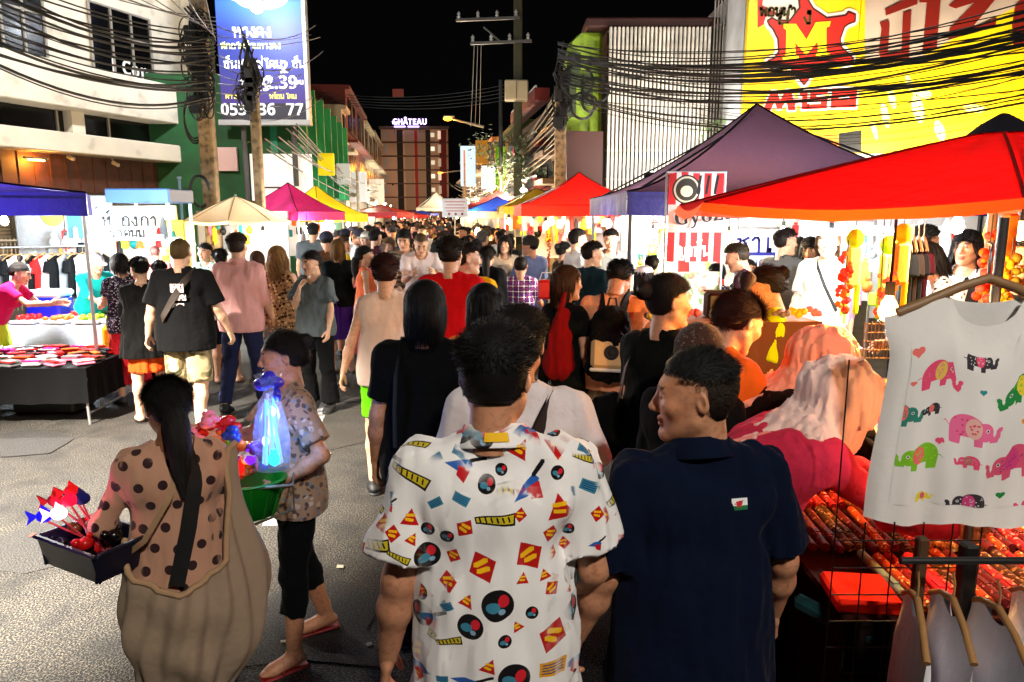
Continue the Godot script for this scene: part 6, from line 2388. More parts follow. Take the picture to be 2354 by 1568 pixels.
func table(label: String, c: Vector3, yaw: float, w: float, d: float, h: float, top: Color, skirt: Color, drop := 0.55, sides := [0, 1, 2, 3]) -> Node3D:
	var o := thing("stall_table", label, "table", V(c.x, 0, c.z), yaw)
	put(o, "table_top", mbn().soft(V(0, h - 0.02, 0), V(w, 0.04, d), 0.012).done(), cloth(top, 0.3))
	for sx in [-1, 1]:
		for sz in [-1, 1]:
			put(o, "leg", mbn().rod(V(sx * (w * 0.5 - 0.06), h - 0.04, sz * (d * 0.5 - 0.06)), V(sx * (w * 0.5 - 0.03), 0, sz * (d * 0.5 - 0.04)), 0.014, 8).done(), mat(grey(0.6), 0.35, 0.6))
		put(o, "stretcher", mbn().rod(V(sx * (w * 0.5 - 0.04), 0.10, -(d * 0.5 - 0.05)), V(sx * (w * 0.5 - 0.04), 0.10, d * 0.5 - 0.05), 0.01, 6).done(), mat(grey(0.6), 0.35, 0.6))
	for q in sides:
		var B := Basis(Vector3.UP, q * PI / 2)
		var a := w if q % 2 == 0 else d
		var b := d if q % 2 == 0 else w
		put(o, "table_skirt", mbn().grid(26, 5, func(i: float, j: float) -> Vector3: return B * V((i - 0.5) * (a + 0.01), h - drop * (1.0 - j), b * 0.5 + 0.006 + (0.012 + 0.014 * sin(i * 37.0) + 0.008 * sin(i * 71.0)) * (1.0 - j))).done(), cloth(skirt, 0.5))
	return o

var soft_shapes := {}
func soft_shape(s: Vector3, r: float) -> ArrayMesh:
	var k := "%s %s" % [s, r]
	if not soft_shapes.has(k):
		soft_shapes[k] = mbn().soft(Vector3.ZERO, s, r).done()
	return soft_shapes[k]

func folded(mb: MB, c: Vector3, s: Vector3, B: Basis, n: int) -> MB:
	for i in n:
		var t := s.y / n
		mb.soft(c + B * V(0.006 * sin(i * 5.0), -s.y / 2 + t * (i + 0.5), 0.006 * cos(i * 3.0)), V(s.x - 0.01 * (i % 2), t * 0.96, s.z), t * 0.42, B)
	return mb

var hanger_mesh: ArrayMesh
func shirt_at(w: float, h: float, sd: int, i: float, j: float, front: float) -> Vector3:
	var u := i * 2.0 - 1.0
	var x := u * w * 0.5
	var au := absf(u)
	var top := -0.012 - 0.062 * smoothstep(0.30, 1.0, au)
	if au < 0.36:
		top -= (0.085 if front > 0.0 else 0.022) * sqrt(maxf(0.0, 1.0 - pow(au / 0.36, 2.0)))
	x *= 1.0 - 0.10 * smoothstep(0.0, 0.2, j) * (1.0 - smoothstep(0.2, 0.9, j)) + 0.04 * j
	var y := lerpf(top, -h + 0.008 * sin(u * 7.0 + sd), j)
	var z := front * (0.012 + 0.028 * smoothstep(0.0, 0.25, j)) * sqrt(maxf(0.0, 1.0 - u * u))
	z += (0.011 * sin(u * 8.0 + sd * 1.3 + j * 1.5) + 0.006 * sin(u * 19.0 + sd - j * 2.0)) * smoothstep(0.1, 0.9, j) * (1.0 - pow(au, 4.0)) + 0.006 * sin(j * 9.0 + u * 3.0 + sd) * (1.0 - au)
	return V(x, y, z)

func garment_mesh(w: float, h: float, sleeve: float, folds: float, sd: int) -> ArrayMesh:
	var mb := mbn()
	mb.grid(28, 20, func(i: float, j: float) -> Vector3: return shirt_at(w, h, sd, i, 1.0 - j, 1.0))
	mb.grid(28, 20, func(i: float, j: float) -> Vector3: return shirt_at(w, h, sd, 1.0 - i, 1.0 - j, -1.0))
	if sleeve > 0.0:
		for s in [-1.0, 1.0]:
			mb.tube(PackedVector3Array([V(s * w * 0.47, -0.12, 0), V(s * (w * 0.5 + 0.01), -0.12 - sleeve * 0.5, 0.004), V(s * (w * 0.5 + 0.025), -0.12 - sleeve, 0)]), 0.045, 0.055, 10)
	return mb.done()

func garment(label: String, p: Vector3, yaw: float, mesh: ArrayMesh, m: Material, group: String, sc := 1.0) -> void:
	var o := thing("hanging_garment", label, "garment", p, yaw, group)
	put(o, "cloth", mesh, m, Vector3.ZERO, Basis.from_scale(Vector3.ONE * sc))
	if hanger_mesh == null:
		var mb := mbn()
		mb.tube(PackedVector3Array([V(-0.20, -0.085, 0), V(-0.1, -0.03, 0), V(0, 0.0, 0), V(0.1, -0.03, 0), V(0.20, -0.085, 0)]), 0.011, 0.011, 8)
		mb.tube(PackedVector3Array([V(0, 0, 0), V(0, 0.05, 0), V(0.022, 0.075, 0), V(0.0, 0.098, 0), V(-0.022, 0.075, 0)]), 0.0035, 0.0035, 6)
		hanger_mesh = mb.done()
	put(o, "hanger", hanger_mesh, mat(K(0.62, 0.46, 0.28), 0.5), Vector3.ZERO, Basis.from_scale(Vector3.ONE * sc))

const COLOUR_NAMES := ["white", "red", "orange", "yellow", "lime", "green", "teal", "blue", "violet", "pink", "magenta", "brown", "black", "grey", "cream"]
var COLOURS := [K(0.92, 0.91, 0.90), K(0.78, 0.09, 0.08), K(0.92, 0.42, 0.08), K(0.94, 0.80, 0.12), K(0.68, 0.86, 0.14), K(0.10, 0.45, 0.16), K(0.08, 0.50, 0.48), K(0.10, 0.20, 0.62), K(0.38, 0.16, 0.55), K(0.95, 0.50, 0.60), K(0.82, 0.10, 0.45), K(0.36, 0.20, 0.11), K(0.04, 0.04, 0.04), K(0.45, 0.45, 0.45), K(0.90, 0.82, 0.66)]

func backdrop_goods(place: String, p0: Vector3, p1: Vector3, y0: float, y1: float, n: int, sd: int, big: float, out := V(0, 0, 0.05)) -> void:
	var r := RandomNumberGenerator.new()
	r.seed = sd
	var dir := (p1 - p0).normalized()
	var yaw := atan2(-dir.z, dir.x)
	var shapes := []
	for k in 5:
		var mb := mbn()
		match k:
			0: mb.soft(V(0, -0.08, 0), V(0.13, 0.16, 0.04), 0.02).rod(V(0, 0, 0), V(0, 0.06, 0), 0.003, 5)
			1: mb.ball(V(0, -0.07, 0), V(0.06, 0.07, 0.045)).ball(V(0, 0.015, 0), V(0.035, 0.035, 0.03)).rod(V(0, 0.04, 0), V(0, 0.09, 0), 0.003, 5)
			2: mb.lathe([Vector2(0.01, 0.05), Vector2(0.03, 0.0), Vector2(0.05, -0.12), Vector2(0.07, -0.24), Vector2(0.06, -0.25)], 10)
			3: mb.soft(V(0, -0.12, 0), V(0.09, 0.24, 0.03), 0.014).soft(V(0, 0.02, 0), V(0.05, 0.03, 0.02), 0.008)
			4: mb.rod(V(-0.02, 0, 0), V(-0.03, -0.2, 0), 0.012, 6).rod(V(0.02, 0, 0), V(0.025, -0.23, 0), 0.012, 6).rod(V(0, 0.02, 0), V(0, -0.26, 0.01), 0.012, 6)
		shapes.append(mb.done())
	var names := ["pouch", "plush_toy", "skirted_doll", "packet", "tassel"]
	for i in n:
		var k := r.randi() % 5
		var ci := [0, 0, 0, 1, 3, 4, 9, 14, 6, 13, 2, 12][r.randi() % 12] as int
		var p := p0.lerp(p1, (i + 0.5) / n)
		p.y = lerpf(y0, y1, r.randf())
		var cl := K(COLOURS[ci])
		solo(names[k], "%s %s hanging %s, %s from the left" % [COLOUR_NAMES[ci], names[k].replace("_", " "), place, ordinal(i)], names[k].replace("_", " "), shapes[k], mat(cl, 0.7), p + out, Basis(Vector3.UP, yaw + r.randf_range(-0.2, 0.2)).scaled(Vector3.ONE * big * r.randf_range(0.8, 1.3)), "goods hanging " + place)

func build_tents() -> void:
	gazebo("violet blue tarpaulin awning over the front left stall", V(-6.63, 0, -7.62), 0.5, 4.0, 2.4, 2.21, 2.5, K(0.14, 0.10, 0.42), K(0.12, 0.09, 0.46), 0.04, 0.22, 1.1, grey(0.85))
	var ap := at(1740, 240, 8.9)
	gazebo("large dusky purple pointed tent with blue valance in front of the yellow billboard", V(ap.x, 0, -8.9), 0.0, 3.5, 3.4, at(1500, 441, 7.2).y, ap.y, K(0.115, 0.07, 0.105), K(0.12, 0.10, 0.34), 0.05, 0.22, 1.45, K(0.12, 0.12, 0.14))
	ap = at(1350, 396, 18.4)
	gazebo("bright red pointed tent over the stalls right of the crowd", V(ap.x - 0.2, 0, -18.4), 0.06, 3.05, 2.8, at(1300, 470, 17).y, ap.y, K(0.80, 0.06, 0.03), K(0.84, 0.09, 0.05), 0.55, 0.26, 1.5)
	ap = at(1143, 452, 25)
	gazebo("blue flat tent with a white valance beyond the red tent", V(ap.x, 0, -25), 0.12, 2.4, 2.2, at(1140, 486, 24).y, ap.y, K(0.05, 0.16, 0.55), K(0.85, 0.80, 0.70), 0.5, 0.2, 1.2)
	ap = at(1146, 438, 29)
	gazebo("dull red tent peeping out over the blue one", V(ap.x, 0, -29), 0.1, 2.6, 2.6, at(1140, 470, 28).y, ap.y, K(0.55, 0.08, 0.07), K(0.5, 0.08, 0.08), 0.5, 0.2, 1.4)
	ap = at(1232, 432, 23)
	gazebo("olive yellow tent partly hidden behind the bright red tent", V(ap.x, 0, -23), 0.1, 2.2, 2.4, at(1230, 475, 22).y, ap.y, K(0.62, 0.52, 0.05), K(0.62, 0.5, 0.05), 0.5, 0.2, 1.2)
	ap = at(648, 420, 19)
	gazebo("magenta pointed tent on the left side of the street", V(ap.x + 0.15, 0, -19), -0.35, 2.0, 2.0, at(640, 487, 18).y, ap.y, K(0.85, 0.04, 0.48), K(0.88, 0.16, 0.48), 0.55, 0.2, 1.35)
	ap = at(698, 426, 22)
	gazebo("bright yellow tent close behind the magenta one", V(ap.x + 0.35, 0, -22), -0.5, 2.1, 2.1, at(760, 492, 21.5).y, ap.y, K(0.92, 0.82, 0.02), K(0.94, 0.84, 0.03), 0.6, 0.22, 1.5)
	ap = at(875, 470, 40)
	gazebo("dull crimson tent far down the left side", V(ap.x, 0, -40), -0.2, 2.8, 2.8, at(875, 488, 39).y, ap.y, K(0.50, 0.07, 0.12), K(0.6, 0.1, 0.1), 0.5, 0.22, 1.3)
	ap = at(925, 482, 55)
	gazebo("small red tent far away over the crowd", V(ap.x, 0, -55), -0.2, 3.2, 2.8, at(925, 494, 54).y, ap.y, K(0.7, 0.08, 0.06), K(0.7, 0.1, 0.08), 0.5, 0.22, 1.3)
	ap = at(952, 484, 60)
	gazebo("small blue tent, the farthest one over the crowd", V(ap.x + 0.6, 0, -60), -0.2, 2.2, 2.2, at(950, 491, 60).y, ap.y, K(0.05, 0.16, 0.6), K(0.06, 0.16, 0.6), 0.5, 0.15, 1.2)
	ap = at(1003, 440, 70)
	gazebo("white peaked tent far down the street before the hotel", V(ap.x, 0, -70), 0.0, 3.4, 3.4, at(1000, 478, 70).y, ap.y, K(0.85, 0.82, 0.75), K(0.85, 0.82, 0.75), 0.5, 0.3, 1.8)
	ap = at(541, 451, 14.2)
	parasol("beige round umbrella on the left in front of the concrete poles", V(ap.x, 0, -14.2), 0.98, at(541, 507, 14.2).y, ap.y, K(0.84, 0.74, 0.60), 8, 0.2, 0.34, 0.05)
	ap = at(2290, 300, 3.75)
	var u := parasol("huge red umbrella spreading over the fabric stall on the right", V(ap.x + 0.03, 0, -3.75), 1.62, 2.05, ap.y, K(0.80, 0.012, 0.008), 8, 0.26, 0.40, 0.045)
	put(u, "top_vent", mbn().lathe([Vector2(0.16, -0.02), Vector2(0.10, 0.03), Vector2(0.02, 0.08), Vector2(0.002, 0.085)], 12, Transform3D(Basis.IDENTITY, V(0, ap.y, 0))).done(), mat(K(0.03, 0.03, 0.10)))

func build_left_stalls() -> void:
	var r := RandomNumberGenerator.new()
	r.seed = 12
	table("low stall table under black cloth, covered with folded cloth purses", V(-5.05, 0, -7.35), 0.06, 1.95, 1.25, 0.56, K(0.05, 0.045, 0.045), K(0.03, 0.028, 0.03), 0.34, [0, 1])
	solo("storage_crate", "olive plastic crate on the ground under the black stall table", "crate", mbn().soft(V(0, 0.13, 0), V(0.62, 0.26, 0.4), 0.02).soft(V(0, 0.265, 0), V(0.66, 0.03, 0.44), 0.01).done(), mat(K(0.10, 0.11, 0.07), 0.6), ground(92, 955) + V(0, 0, -0.25))
	var cols := [1, 0, 2, 1, 12, 9, 11, 2, 0, 13, 1, 10]
	var k := 0
	var T := Transform3D(Basis(Vector3.UP, 0.06), V(-5.05, 0.565, -7.35))
	for row in 5:
		for i in 9:
			var ci: int = cols[r.randi() % cols.size()]
			var p := T * V(-0.86 + i * 0.215 + r.randf_range(-0.03, 0.03), 0.015, 0.50 - row * 0.21 + r.randf_range(-0.03, 0.03))
			var mb := folded(mbn(), V(0, 0.015, 0), V(0.17, 0.03 + r.randf() * 0.03, 0.13), Basis.IDENTITY, 2)
			var o := thing("cloth_purse", "%s folded purse, %s from the left in the %s row of the black table" % [COLOUR_NAMES[ci], ordinal(i), ordinal(row)], "purse", p, r.randf_range(-0.9, 0.9), "folded purses on the black table")
			put(o, "purse", mb.done(), cloth(COLOURS[ci].lightened(r.randf() * 0.15), 0.4))
			put(o, "flap", mbn().soft(V(0, 0.035, 0.035), V(0.16, 0.012, 0.06), 0.004).done(), cloth(COLOURS[cols[(k + 5) % 12]], 0.4))
			k += 1
	table("white covered stall table with trays of food behind the black table", V(-5.0, 0, -9.2), 0.05, 1.9, 1.5, 0.72, K(0.90, 0.90, 0.92), K(0.75, 0.80, 0.86), 0.5)
	for i in 14:
		var p := V(-5.72 + (i % 5) * 0.36, 0.73, -8.62 - (i / 5) * 0.42)
		var ci: int = [1, 2, 4, 3, 9, 14, 1, 5][i % 8]
		var o := thing("food_tray", "tray of %s food, %s from the left in row %s of the white table" % [COLOUR_NAMES[ci], ordinal(i % 5), ["one", "two", "three"][i / 5]], "tray", p, r.randf_range(-0.15, 0.15), "food trays on the white table")
		put(o, "tray", mbn().soft(V(0, 0.02, 0), V(0.31, 0.04, 0.36), 0.012).done(), mat(grey(0.75), 0.3))
		var mb := mbn()
		for q in 16:
			mb.ball(V(r.randf_range(-0.12, 0.12), 0.05 + r.randf() * 0.025, r.randf_range(-0.14, 0.14)), V(0.035, 0.025, 0.03), 7, 5)
		put(o, "food", mb.done(), mat(COLOURS[ci], 0.5))
	for i in 3:
		var o := thing("plastic_box", "flat %s plastic box on the corner of the white table" % ["red and white", "cream", "dark red"][i], "box", V(-4.22, 0.725 + i * 0.075, -8.72 + 0.02 * i), 0.1 * i, "stacked boxes")
		put(o, "box", soft_shape(V(0.42, 0.07, 0.30), 0.015), mat([K(0.75, 0.08, 0.10), K(0.88, 0.80, 0.68), K(0.40, 0.03, 0.05)][i], 0.4))
	var cool := thing("cool_box", "blue cool box with a white lid beside the seller in pink", "cool box", at(118, 735, 8.9) * V(1, 0, 1) + V(0, 0.72, 0))
	put(cool, "box", mbn().soft(V(0, 0.15, 0), V(0.42, 0.30, 0.32), 0.03).done(), mat(K(0.03, 0.07, 0.62), 0.4))
	put(cool, "lid", mbn().soft(V(0, 0.33, 0), V(0.45, 0.08, 0.35), 0.03).done(), mat(grey(0.85), 0.4))
	var a := at(-40, 590, 10.6)
	var b := at(232, 575, 11.4)
	var rail := thing("clothes_rail", "chrome rail of striped clothes at the back of the left stalls", "rail", Vector3.ZERO)
	put(rail, "rail", mbn().rod(V(a.x, 1.52, a.z), V(b.x, 1.52, b.z), 0.016).done(), mat(grey(0.7), 0.3, 0.8))
	for q in [a, b]:
		put(rail, "upright", mbn().rod(V(q.x, 0, q.z), V(q.x, 1.52, q.z), 0.016).done(), mat(grey(0.7), 0.3, 0.8))
	var gm := [garment_mesh(0.42, 0.72, 0.0, 0.02, 4), garment_mesh(0.44, 0.66, 0.16, 0.02, 6)]
	var n := 15
	for i in n:
		var ci: int = [0, 12, 13, 12, 0, 14, 12, 1][i % 8]
		var p := V(a.x, 1.42, a.z).lerp(V(b.x, 1.42, b.z), (i + 0.5) / n)
		garment("%s garment, %s from the left on the rail behind the left stalls" % [COLOUR_NAMES[ci], ordinal(i)], p, PI / 2 - 0.25 + r.randf_range(-0.2, 0.2), gm[i % 2], cloth(COLOURS[ci], 0.5), "clothes on the left rail")
	var bd := thing("sign_board", "white hand lettered board over the second left stall", "sign", at(288, 512, 9.6), 0.05)
	put(bd, "board", mbn().soft(Vector3.ZERO, V(0.72, 0.42, 0.03), 0.006).done(), mat(grey(0.9)))
	var mb2 := mbn()
	thai_solid(mb2, "ห้องกาแฟ", V(-0.28, 0.12, 0.02), 0.16, 0.02, 0.02)
	thai_solid(mb2, "ราดนม", V(-0.2, -0.06, 0.02), 0.12, 0.016, 0.02)
	put(bd, "lettering", mb2.done(), mat(grey(0.1)))
	var fr := thing("metal_kiosk", "pale blue metal kiosk frame with a canopy bar behind the lettered board", "frame", at(352, 520, 12.0) * V(1, 0, 1))
	for sx in [-0.45, 0.45]:
		for sz in [-0.4, 0.4]:
			put(fr, "upright", mbn().rod(V(sx, 0, sz), V(sx, 2.35, sz), 0.03).done(), mat(K(0.75, 0.82, 0.88), 0.4))
	put(fr, "top_panel", mbn().soft(V(0, 2.28, 0), V(1.0, 0.22, 0.9), 0.02).done(), mat(K(0.30, 0.42, 0.62), 0.5))
	var yb := thing("yellow_cabinet", "yellow vendor cabinet beside the blue stall frame", "cabinet", at(410, 560, 12.5) * V(1, 0, 1))
	put(yb, "cabinet", mbn().soft(V(0, 0.95, 0), V(0.42, 1.9, 0.4), 0.02).done(), mat(K(0.90, 0.76, 0.20), 0.5))
	put(yb, "shelf", mbn().box(V(0, 1.3, 0.22), V(0.38, 0.03, 0.06)).box(V(0, 1.0, 0.22), V(0.38, 0.03, 0.06)).done(), mat(K(0.5, 0.35, 0.1), 0.5))
	for q in [[150, 540, 11.6, 1.5, 1.2, 0.0, "white back sheet with a yellow crest behind the blue cool box"], [300, 560, 12.8, 1.6, 1.3, 0.1, "white back sheet glowing behind the lettered board"], [560, 545, 16.0, 1.9, 1.1, 0.1, "white back sheet under the beige umbrella"], [690, 540, 21, 2.2, 1.2, -0.3, "white back sheet under the magenta tent"]]:
		var c := at(q[0], q[1], q[2])
		var o := thing("back_sheet", q[6], "sheet", c, q[5])
		put(o, "sheet", mbn().grid(16, 6, func(i: float, j: float) -> Vector3: return V((i - 0.5) * q[3], (j - 0.5) * q[4], 0.03 * sin(i * 19.0) * (1.0 - j))).done(), sheet(grey(0.74), 0.3))
		put(o, "rail", mbn().rod(V(-q[3] * 0.5, q[4] * 0.5, 0), V(q[3] * 0.5, q[4] * 0.5, 0), 0.012, 6).done(), mat(grey(0.5)))
		for sx in [-0.5, 0.5]:
			put(o, "upright", mbn().rod(V(sx * q[3], q[4] * 0.5, 0), V(sx * q[3], -c.y, 0), 0.014, 6).done(), mat(grey(0.5)))
		if q[0] == 150:
			put(o, "crest", mbn().lathe([Vector2(0.19, 0), Vector2(0.17, 0.015), Vector2(0.001, 0.02)], 20, Transform3D(Basis(Vector3.RIGHT, PI / 2), V(-0.15, 0.32, 0.03))).done(), mat(K(0.85, 0.78, 0.35), 0.6))
			put(o, "poster", mbn().box(V(0.25, 0.25, 0.04), V(0.34, 0.6, 0.01)).done(), mat(K(0.35, 0.58, 0.72), 0.6))
	backdrop_goods("under the beige umbrella", at(480, 530, 15.4), at(600, 530, 15.4), 1.55, 1.9, 12, 3, 1.0)
	backdrop_goods("under the magenta tent", at(620, 530, 20.4), at(770, 530, 19.8), 1.5, 1.95, 14, 4, 1.2)
	var fe := thing("metal_fence", "pale metal fence with upright bars behind the left stalls", "fence", Vector3.ZERO)
	var fa := at(-60, 600, 15.0)
	var fb := at(250, 600, 16.0)
	for y in [0.3, 1.45]:
		put(fe, "rail", mbn().rod(V(fa.x, y, fa.z), V(fb.x, y, fb.z), 0.03, 6).done(), mat(K(0.6, 0.56, 0.5), 0.5))
	for i in 34:
		var p := fa.lerp(fb, i / 33.0)
		put(fe, "bar", mbn().rod(V(p.x, 0, p.z), V(p.x, 1.5, p.z), 0.014, 5).done(), mat(K(0.6, 0.56, 0.5), 0.5))
	var bg := thing("shopping_bag", "yellow shopping bag hanging by the white pole beside the food table", "bag", at(258, 745, 7.9))
	put(bg, "bag", mbn().soft(V(0, -0.16, 0), V(0.24, 0.30, 0.10), 0.045).done(), cloth(K(0.88, 0.62, 0.08), 0.8))
	put(bg, "handle", mbn().tube(PackedVector3Array([V(-0.06, -0.02, 0), V(-0.03, 0.10, 0), V(0.03, 0.10, 0), V(0.06, -0.02, 0)]), 0.008, 0.008, 6).done(), mat(K(0.8, 0.55, 0.1)))

func batik(ci: Color, alt: Color, sd: int) -> Texture2D:
	return blot_print(ci, [alt, alt.lightened(0.3), ci.darkened(0.45)], 60, 4, 13, sd)

func build_right_stall() -> void:
	var r := RandomNumberGenerator.new()
	r.seed = 31
	var H := 0.78
	table("right fabric stall table under a dark cloth, packed with rolled batik", V(1.98, 0, -3.05), 0.0, 1.92, 2.0, H, K(0.20, 0.06, 0.04), K(0.05, 0.01, 0.012), 0.6, [0, 3])
	var tex := []
	var names := []
	var cc := [[K(0.62, 0.06, 0.05), K(0.90, 0.45, 0.15), "red"], [K(0.80, 0.28, 0.05), K(0.95, 0.75, 0.35), "orange"], [K(0.40, 0.05, 0.06), K(0.85, 0.35, 0.25), "maroon"], [K(0.85, 0.20, 0.22), K(0.98, 0.65, 0.5), "coral"], [K(0.32, 0.17, 0.08), K(0.75, 0.5, 0.2), "brown"], [K(0.70, 0.42, 0.10), K(0.95, 0.8, 0.4), "ochre"], [K(0.75, 0.08, 0.18), K(0.98, 0.55, 0.5), "crimson"]]
	for i in cc.size():
		tex.append(cloth(Color.WHITE, 0.3, batik(cc[i][0], cc[i][1], 60 + i), 7.0))
		names.append(cc[i][2])
	for row in 3:
		for i in 24:
			var len := 0.31
			var rr := r.randf_range(0.015, 0.019)
			var base := V(1.245 if row == 0 else 1.085, H + 0.020 + 0.02 * row, -2.10 - 0.345 * row) + V(0.0415, 0, 0) * i + V(r.randf_range(-0.004, 0.004), 0, r.randf_range(-0.02, 0.02))
			var dirv := V(r.randf_range(-0.05, 0.05), 0.05, -1.0).normalized()
			var ci := r.randi() % 7
			var m: Material = tex[ci]
			var nm: String = names[ci]
			if row == 0 and i == 0:
				m = cloth(K(0.50, 0.60, 0.52), 0.4)
				nm = "pale green"
			elif row == 0 and i == 3:
				m = cloth(K(0.90, 0.16, 0.22), 0.4)
				nm = "plain scarlet"
			var mb := mbn().rod(Vector3.ZERO, dirv * len, rr, 9)
			for q in 2:
				mb.rod(dirv * -0.001, dirv * (-0.003 - 0.002 * q), rr * (0.7 - 0.3 * q), 8)
			mb.box(dirv * len * 0.35 + V(0, rr * 0.98, 0), V(0.018, 0.004, 0.05))
			solo("fabric_roll", "%s fabric roll, %s from the left in the %s row of the fabric table" % [nm, ordinal(i), ["front", "middle", "back"][row]], "fabric roll", mb.done(), m, base, Basis.IDENTITY, "rolled fabrics on the right table")
	var o := thing("fabric_packet", "flat orange red fabric packet on the near left corner of the fabric table", "packet", V(1.115, H + 0.025, -2.17), -0.12)
	put(o, "packet", mbn().soft(Vector3.ZERO, V(0.20, 0.045, 0.20), 0.01).done(), cloth(K(0.88, 0.13, 0.04), 0.2))
	o = thing("fabric_packet", "teal folded fabric at the left edge of the fabric table", "packet", V(1.025, H - 0.06, -2.16), 0.55)
	put(o, "packet", mbn().soft(Vector3.ZERO, V(0.05, 0.06, 0.28), 0.02).done(), cloth(K(0.05, 0.22, 0.24), 0.4))
	for i in 5:
		var q := [[1.40, -3.02, 0.30, 0.2, 0], [1.72, -3.05, 0.34, 0.1, 14], [2.1, -3.1, 0.3, -0.1, 9], [1.34, -3.30, 0.26, 0.4, 14], [1.75, -3.42, 0.3, 0.0, 0]][i] as Array
		o = thing("fabric_packet", "%s wrapped packet, %s of the flat packets behind the rolls" % [COLOUR_NAMES[q[4]], ordinal(i)], "packet", V(q[0], H + 0.14 + 0.01 * i, q[1]), q[3])
		put(o, "packet", mbn().soft(Vector3.ZERO, V(q[2], 0.03, 0.22), 0.01).done(), mat(COLOURS[q[4]], 0.35))
		put(o, "label_card", mbn().box(V(0.02, 0.0165, 0), V(q[2] * 0.5, 0.003, 0.1)).done(), mat(grey(0.9), 0.4))
	o = thing("cloth_bundle", "bright green bundle among the rolls under the hanging shirt", "bundle", V(1.66, H + 0.19, -2.62), 0.4)
	put(o, "bundle", mbn().ball(Vector3.ZERO, V(0.13, 0.04, 0.05)).done(), cloth(K(0.10, 0.55, 0.08), 0.6))
	for i in 16:
		var col := i % 4
		var lay := i / 4
		var ci: int = [2, 14, 1, 3, 10, 14, 2, 11, 3, 0, 10, 13, 1, 14, 3, 2][i]
		var p := V(1.42 + col * 0.31, H + 0.05 + 0.085 * lay, -3.62 - 0.04 * lay)
		o = thing("folded_cloth", "folded %s cloth, layer %s in pile %s at the back of the fabric table" % [COLOUR_NAMES[ci], ["one", "two", "three", "four"][lay], ["one", "two", "three", "four"][col]], "cloth", p, r.randf_range(-0.2, 0.2), "piles of folded cloth")
		put(o, "cloth", folded(mbn(), Vector3.ZERO, V(0.27, 0.08, 0.24), Basis.IDENTITY, 3).done(), cloth(COLOURS[ci], 0.7))
	for i in 8:
		var ci: int = [3, 13, 10, 10, 9, 14, 2, 3][i]
		var p := at(1965 + (i % 2) * 55, 925 + (i / 2) * 42, 3.35 - 0.06 * (i / 2))
		o = thing("cloth_bundle", "twisted %s scarf bundle, number %s down the pile beside the hijabs" % [COLOUR_NAMES[ci], ["one", "two", "three", "four", "five", "six", "seven", "eight"][i]], "bundle", p, r.randf_range(-0.5, 0.5), "scarf bundles")
		var mb := mbn()
		for k in 4:
			mb.tube(PackedVector3Array([V(-0.07, 0.0, 0.02 * k - 0.03), V(-0.02, 0.03, 0.02 * k - 0.03 + 0.012), V(0.03, 0.025, 0.02 * k - 0.035), V(0.075, 0.0, 0.02 * k - 0.03)]), 0.022, 0.022, 8)
		put(o, "bundle", mb.done(), cloth(COLOURS[ci], 0.7))
	solo("crate_stand", "dark stand that carries the scarf bundles behind the fabric table", "stand", mbn().soft(V(0, 0.5, 0), V(0.5, 1.0, 0.3), 0.02).done(), mat(K(0.10, 0.05, 0.04)), V(1.78, 0, -3.98))
	var g := thing("wire_grid", "black wire display grid leaning before the fabric table", "grid", V(1.24, 0.62, -2.0), 0.0)
	var bm := mat(grey(0.02), 0.4, 0.3)
	for i in 6:
		put(g, "wire", mbn().rod(V(-0.30 + i * 0.085, -0.05, 0), V(-0.30 + i * 0.085, 0.98 if i == 0 else 0.50, 0), 0.0022, 5).done(), bm)
	for i in 6:
		put(g, "wire", mbn().rod(V(-0.30, 0.02 + i * 0.085, 0.004), V(0.125, 0.02 + i * 0.085, 0.004), 0.0022, 5).done(), bm)
	for sx in [-0.30, 0.125]:
		put(g, "foot", mbn().rod(V(sx, -0.62, 0.03), V(sx, 0.0, 0.0), 0.005, 6).done(), bm)
	var st := thing("garment_stand", "grey steel garment stand holding the elephant shirt at the right edge", "stand", Vector3.ZERO)
	put(st, "upright", mbn().rod(V(1.42, 0, -2.14), V(1.42, 1.99, -2.14), 0.014).done(), mat(grey(0.4), 0.35, 0.7))
	put(st, "crossbar", mbn().rod(V(1.0, 1.12, -1.76), V(1.7, 1.12, -1.76), 0.010).done(), mat(grey(0.2), 0.4, 0.6))
	put(st, "timber_post", mbn().soft(V(1.135, 0.56, -1.90), V(0.030, 1.12, 0.030), 0.005).done(), mat(K(0.30, 0.19, 0.09), 0.7))
	put(st, "black_post", mbn().soft(V(1.24, 0.56, -1.86), V(0.040, 1.12, 0.040), 0.006).done(), mat(grey(0.02), 0.5))
	put(st, "base", mbn().rod(V(1.0, 0.03, -1.9), V(1.8, 0.03, -2.0), 0.02).done(), mat(grey(0.2), 0.4, 0.6))
	var sh := thing("elephant_shirt", "white T-shirt printed with pink, green and grey elephants on a wooden hanger", "shirt", V(1.315, 1.79, -2.02), -0.06)
	var sm := garment_mesh(0.54, 0.675, 0.0, 0.008, 15)
	put(sh, "cloth", sm, cloth(K(0.93, 0.92, 0.91), 0.2))
	var pm := mbn()
	pm.grid(40, 36, func(i: float, j: float) -> Vector3: return shirt_at(0.54, 0.675, 15, 0.10 + 0.80 * i, 0.90 - 0.75 * j, 1.0) + V(0, 0, 0.0012))
	var em := StandardMaterial3D.new()
	em.albedo_texture = elephant_print()
	em.roughness = 0.85
	put(sh, "print", pm.done(), em)
	put(sh, "hanger", mbn().tube(PackedVector3Array([V(-0.235, -0.062, 0.0), V(-0.16, -0.030, 0), V(-0.07, 0.012, 0), V(0, 0.035, 0), V(0.07, 0.012, 0), V(0.235, -0.062, 0)]), 0.014, 0.014, 8).done(), mat(K(0.55, 0.42, 0.28), 0.5))
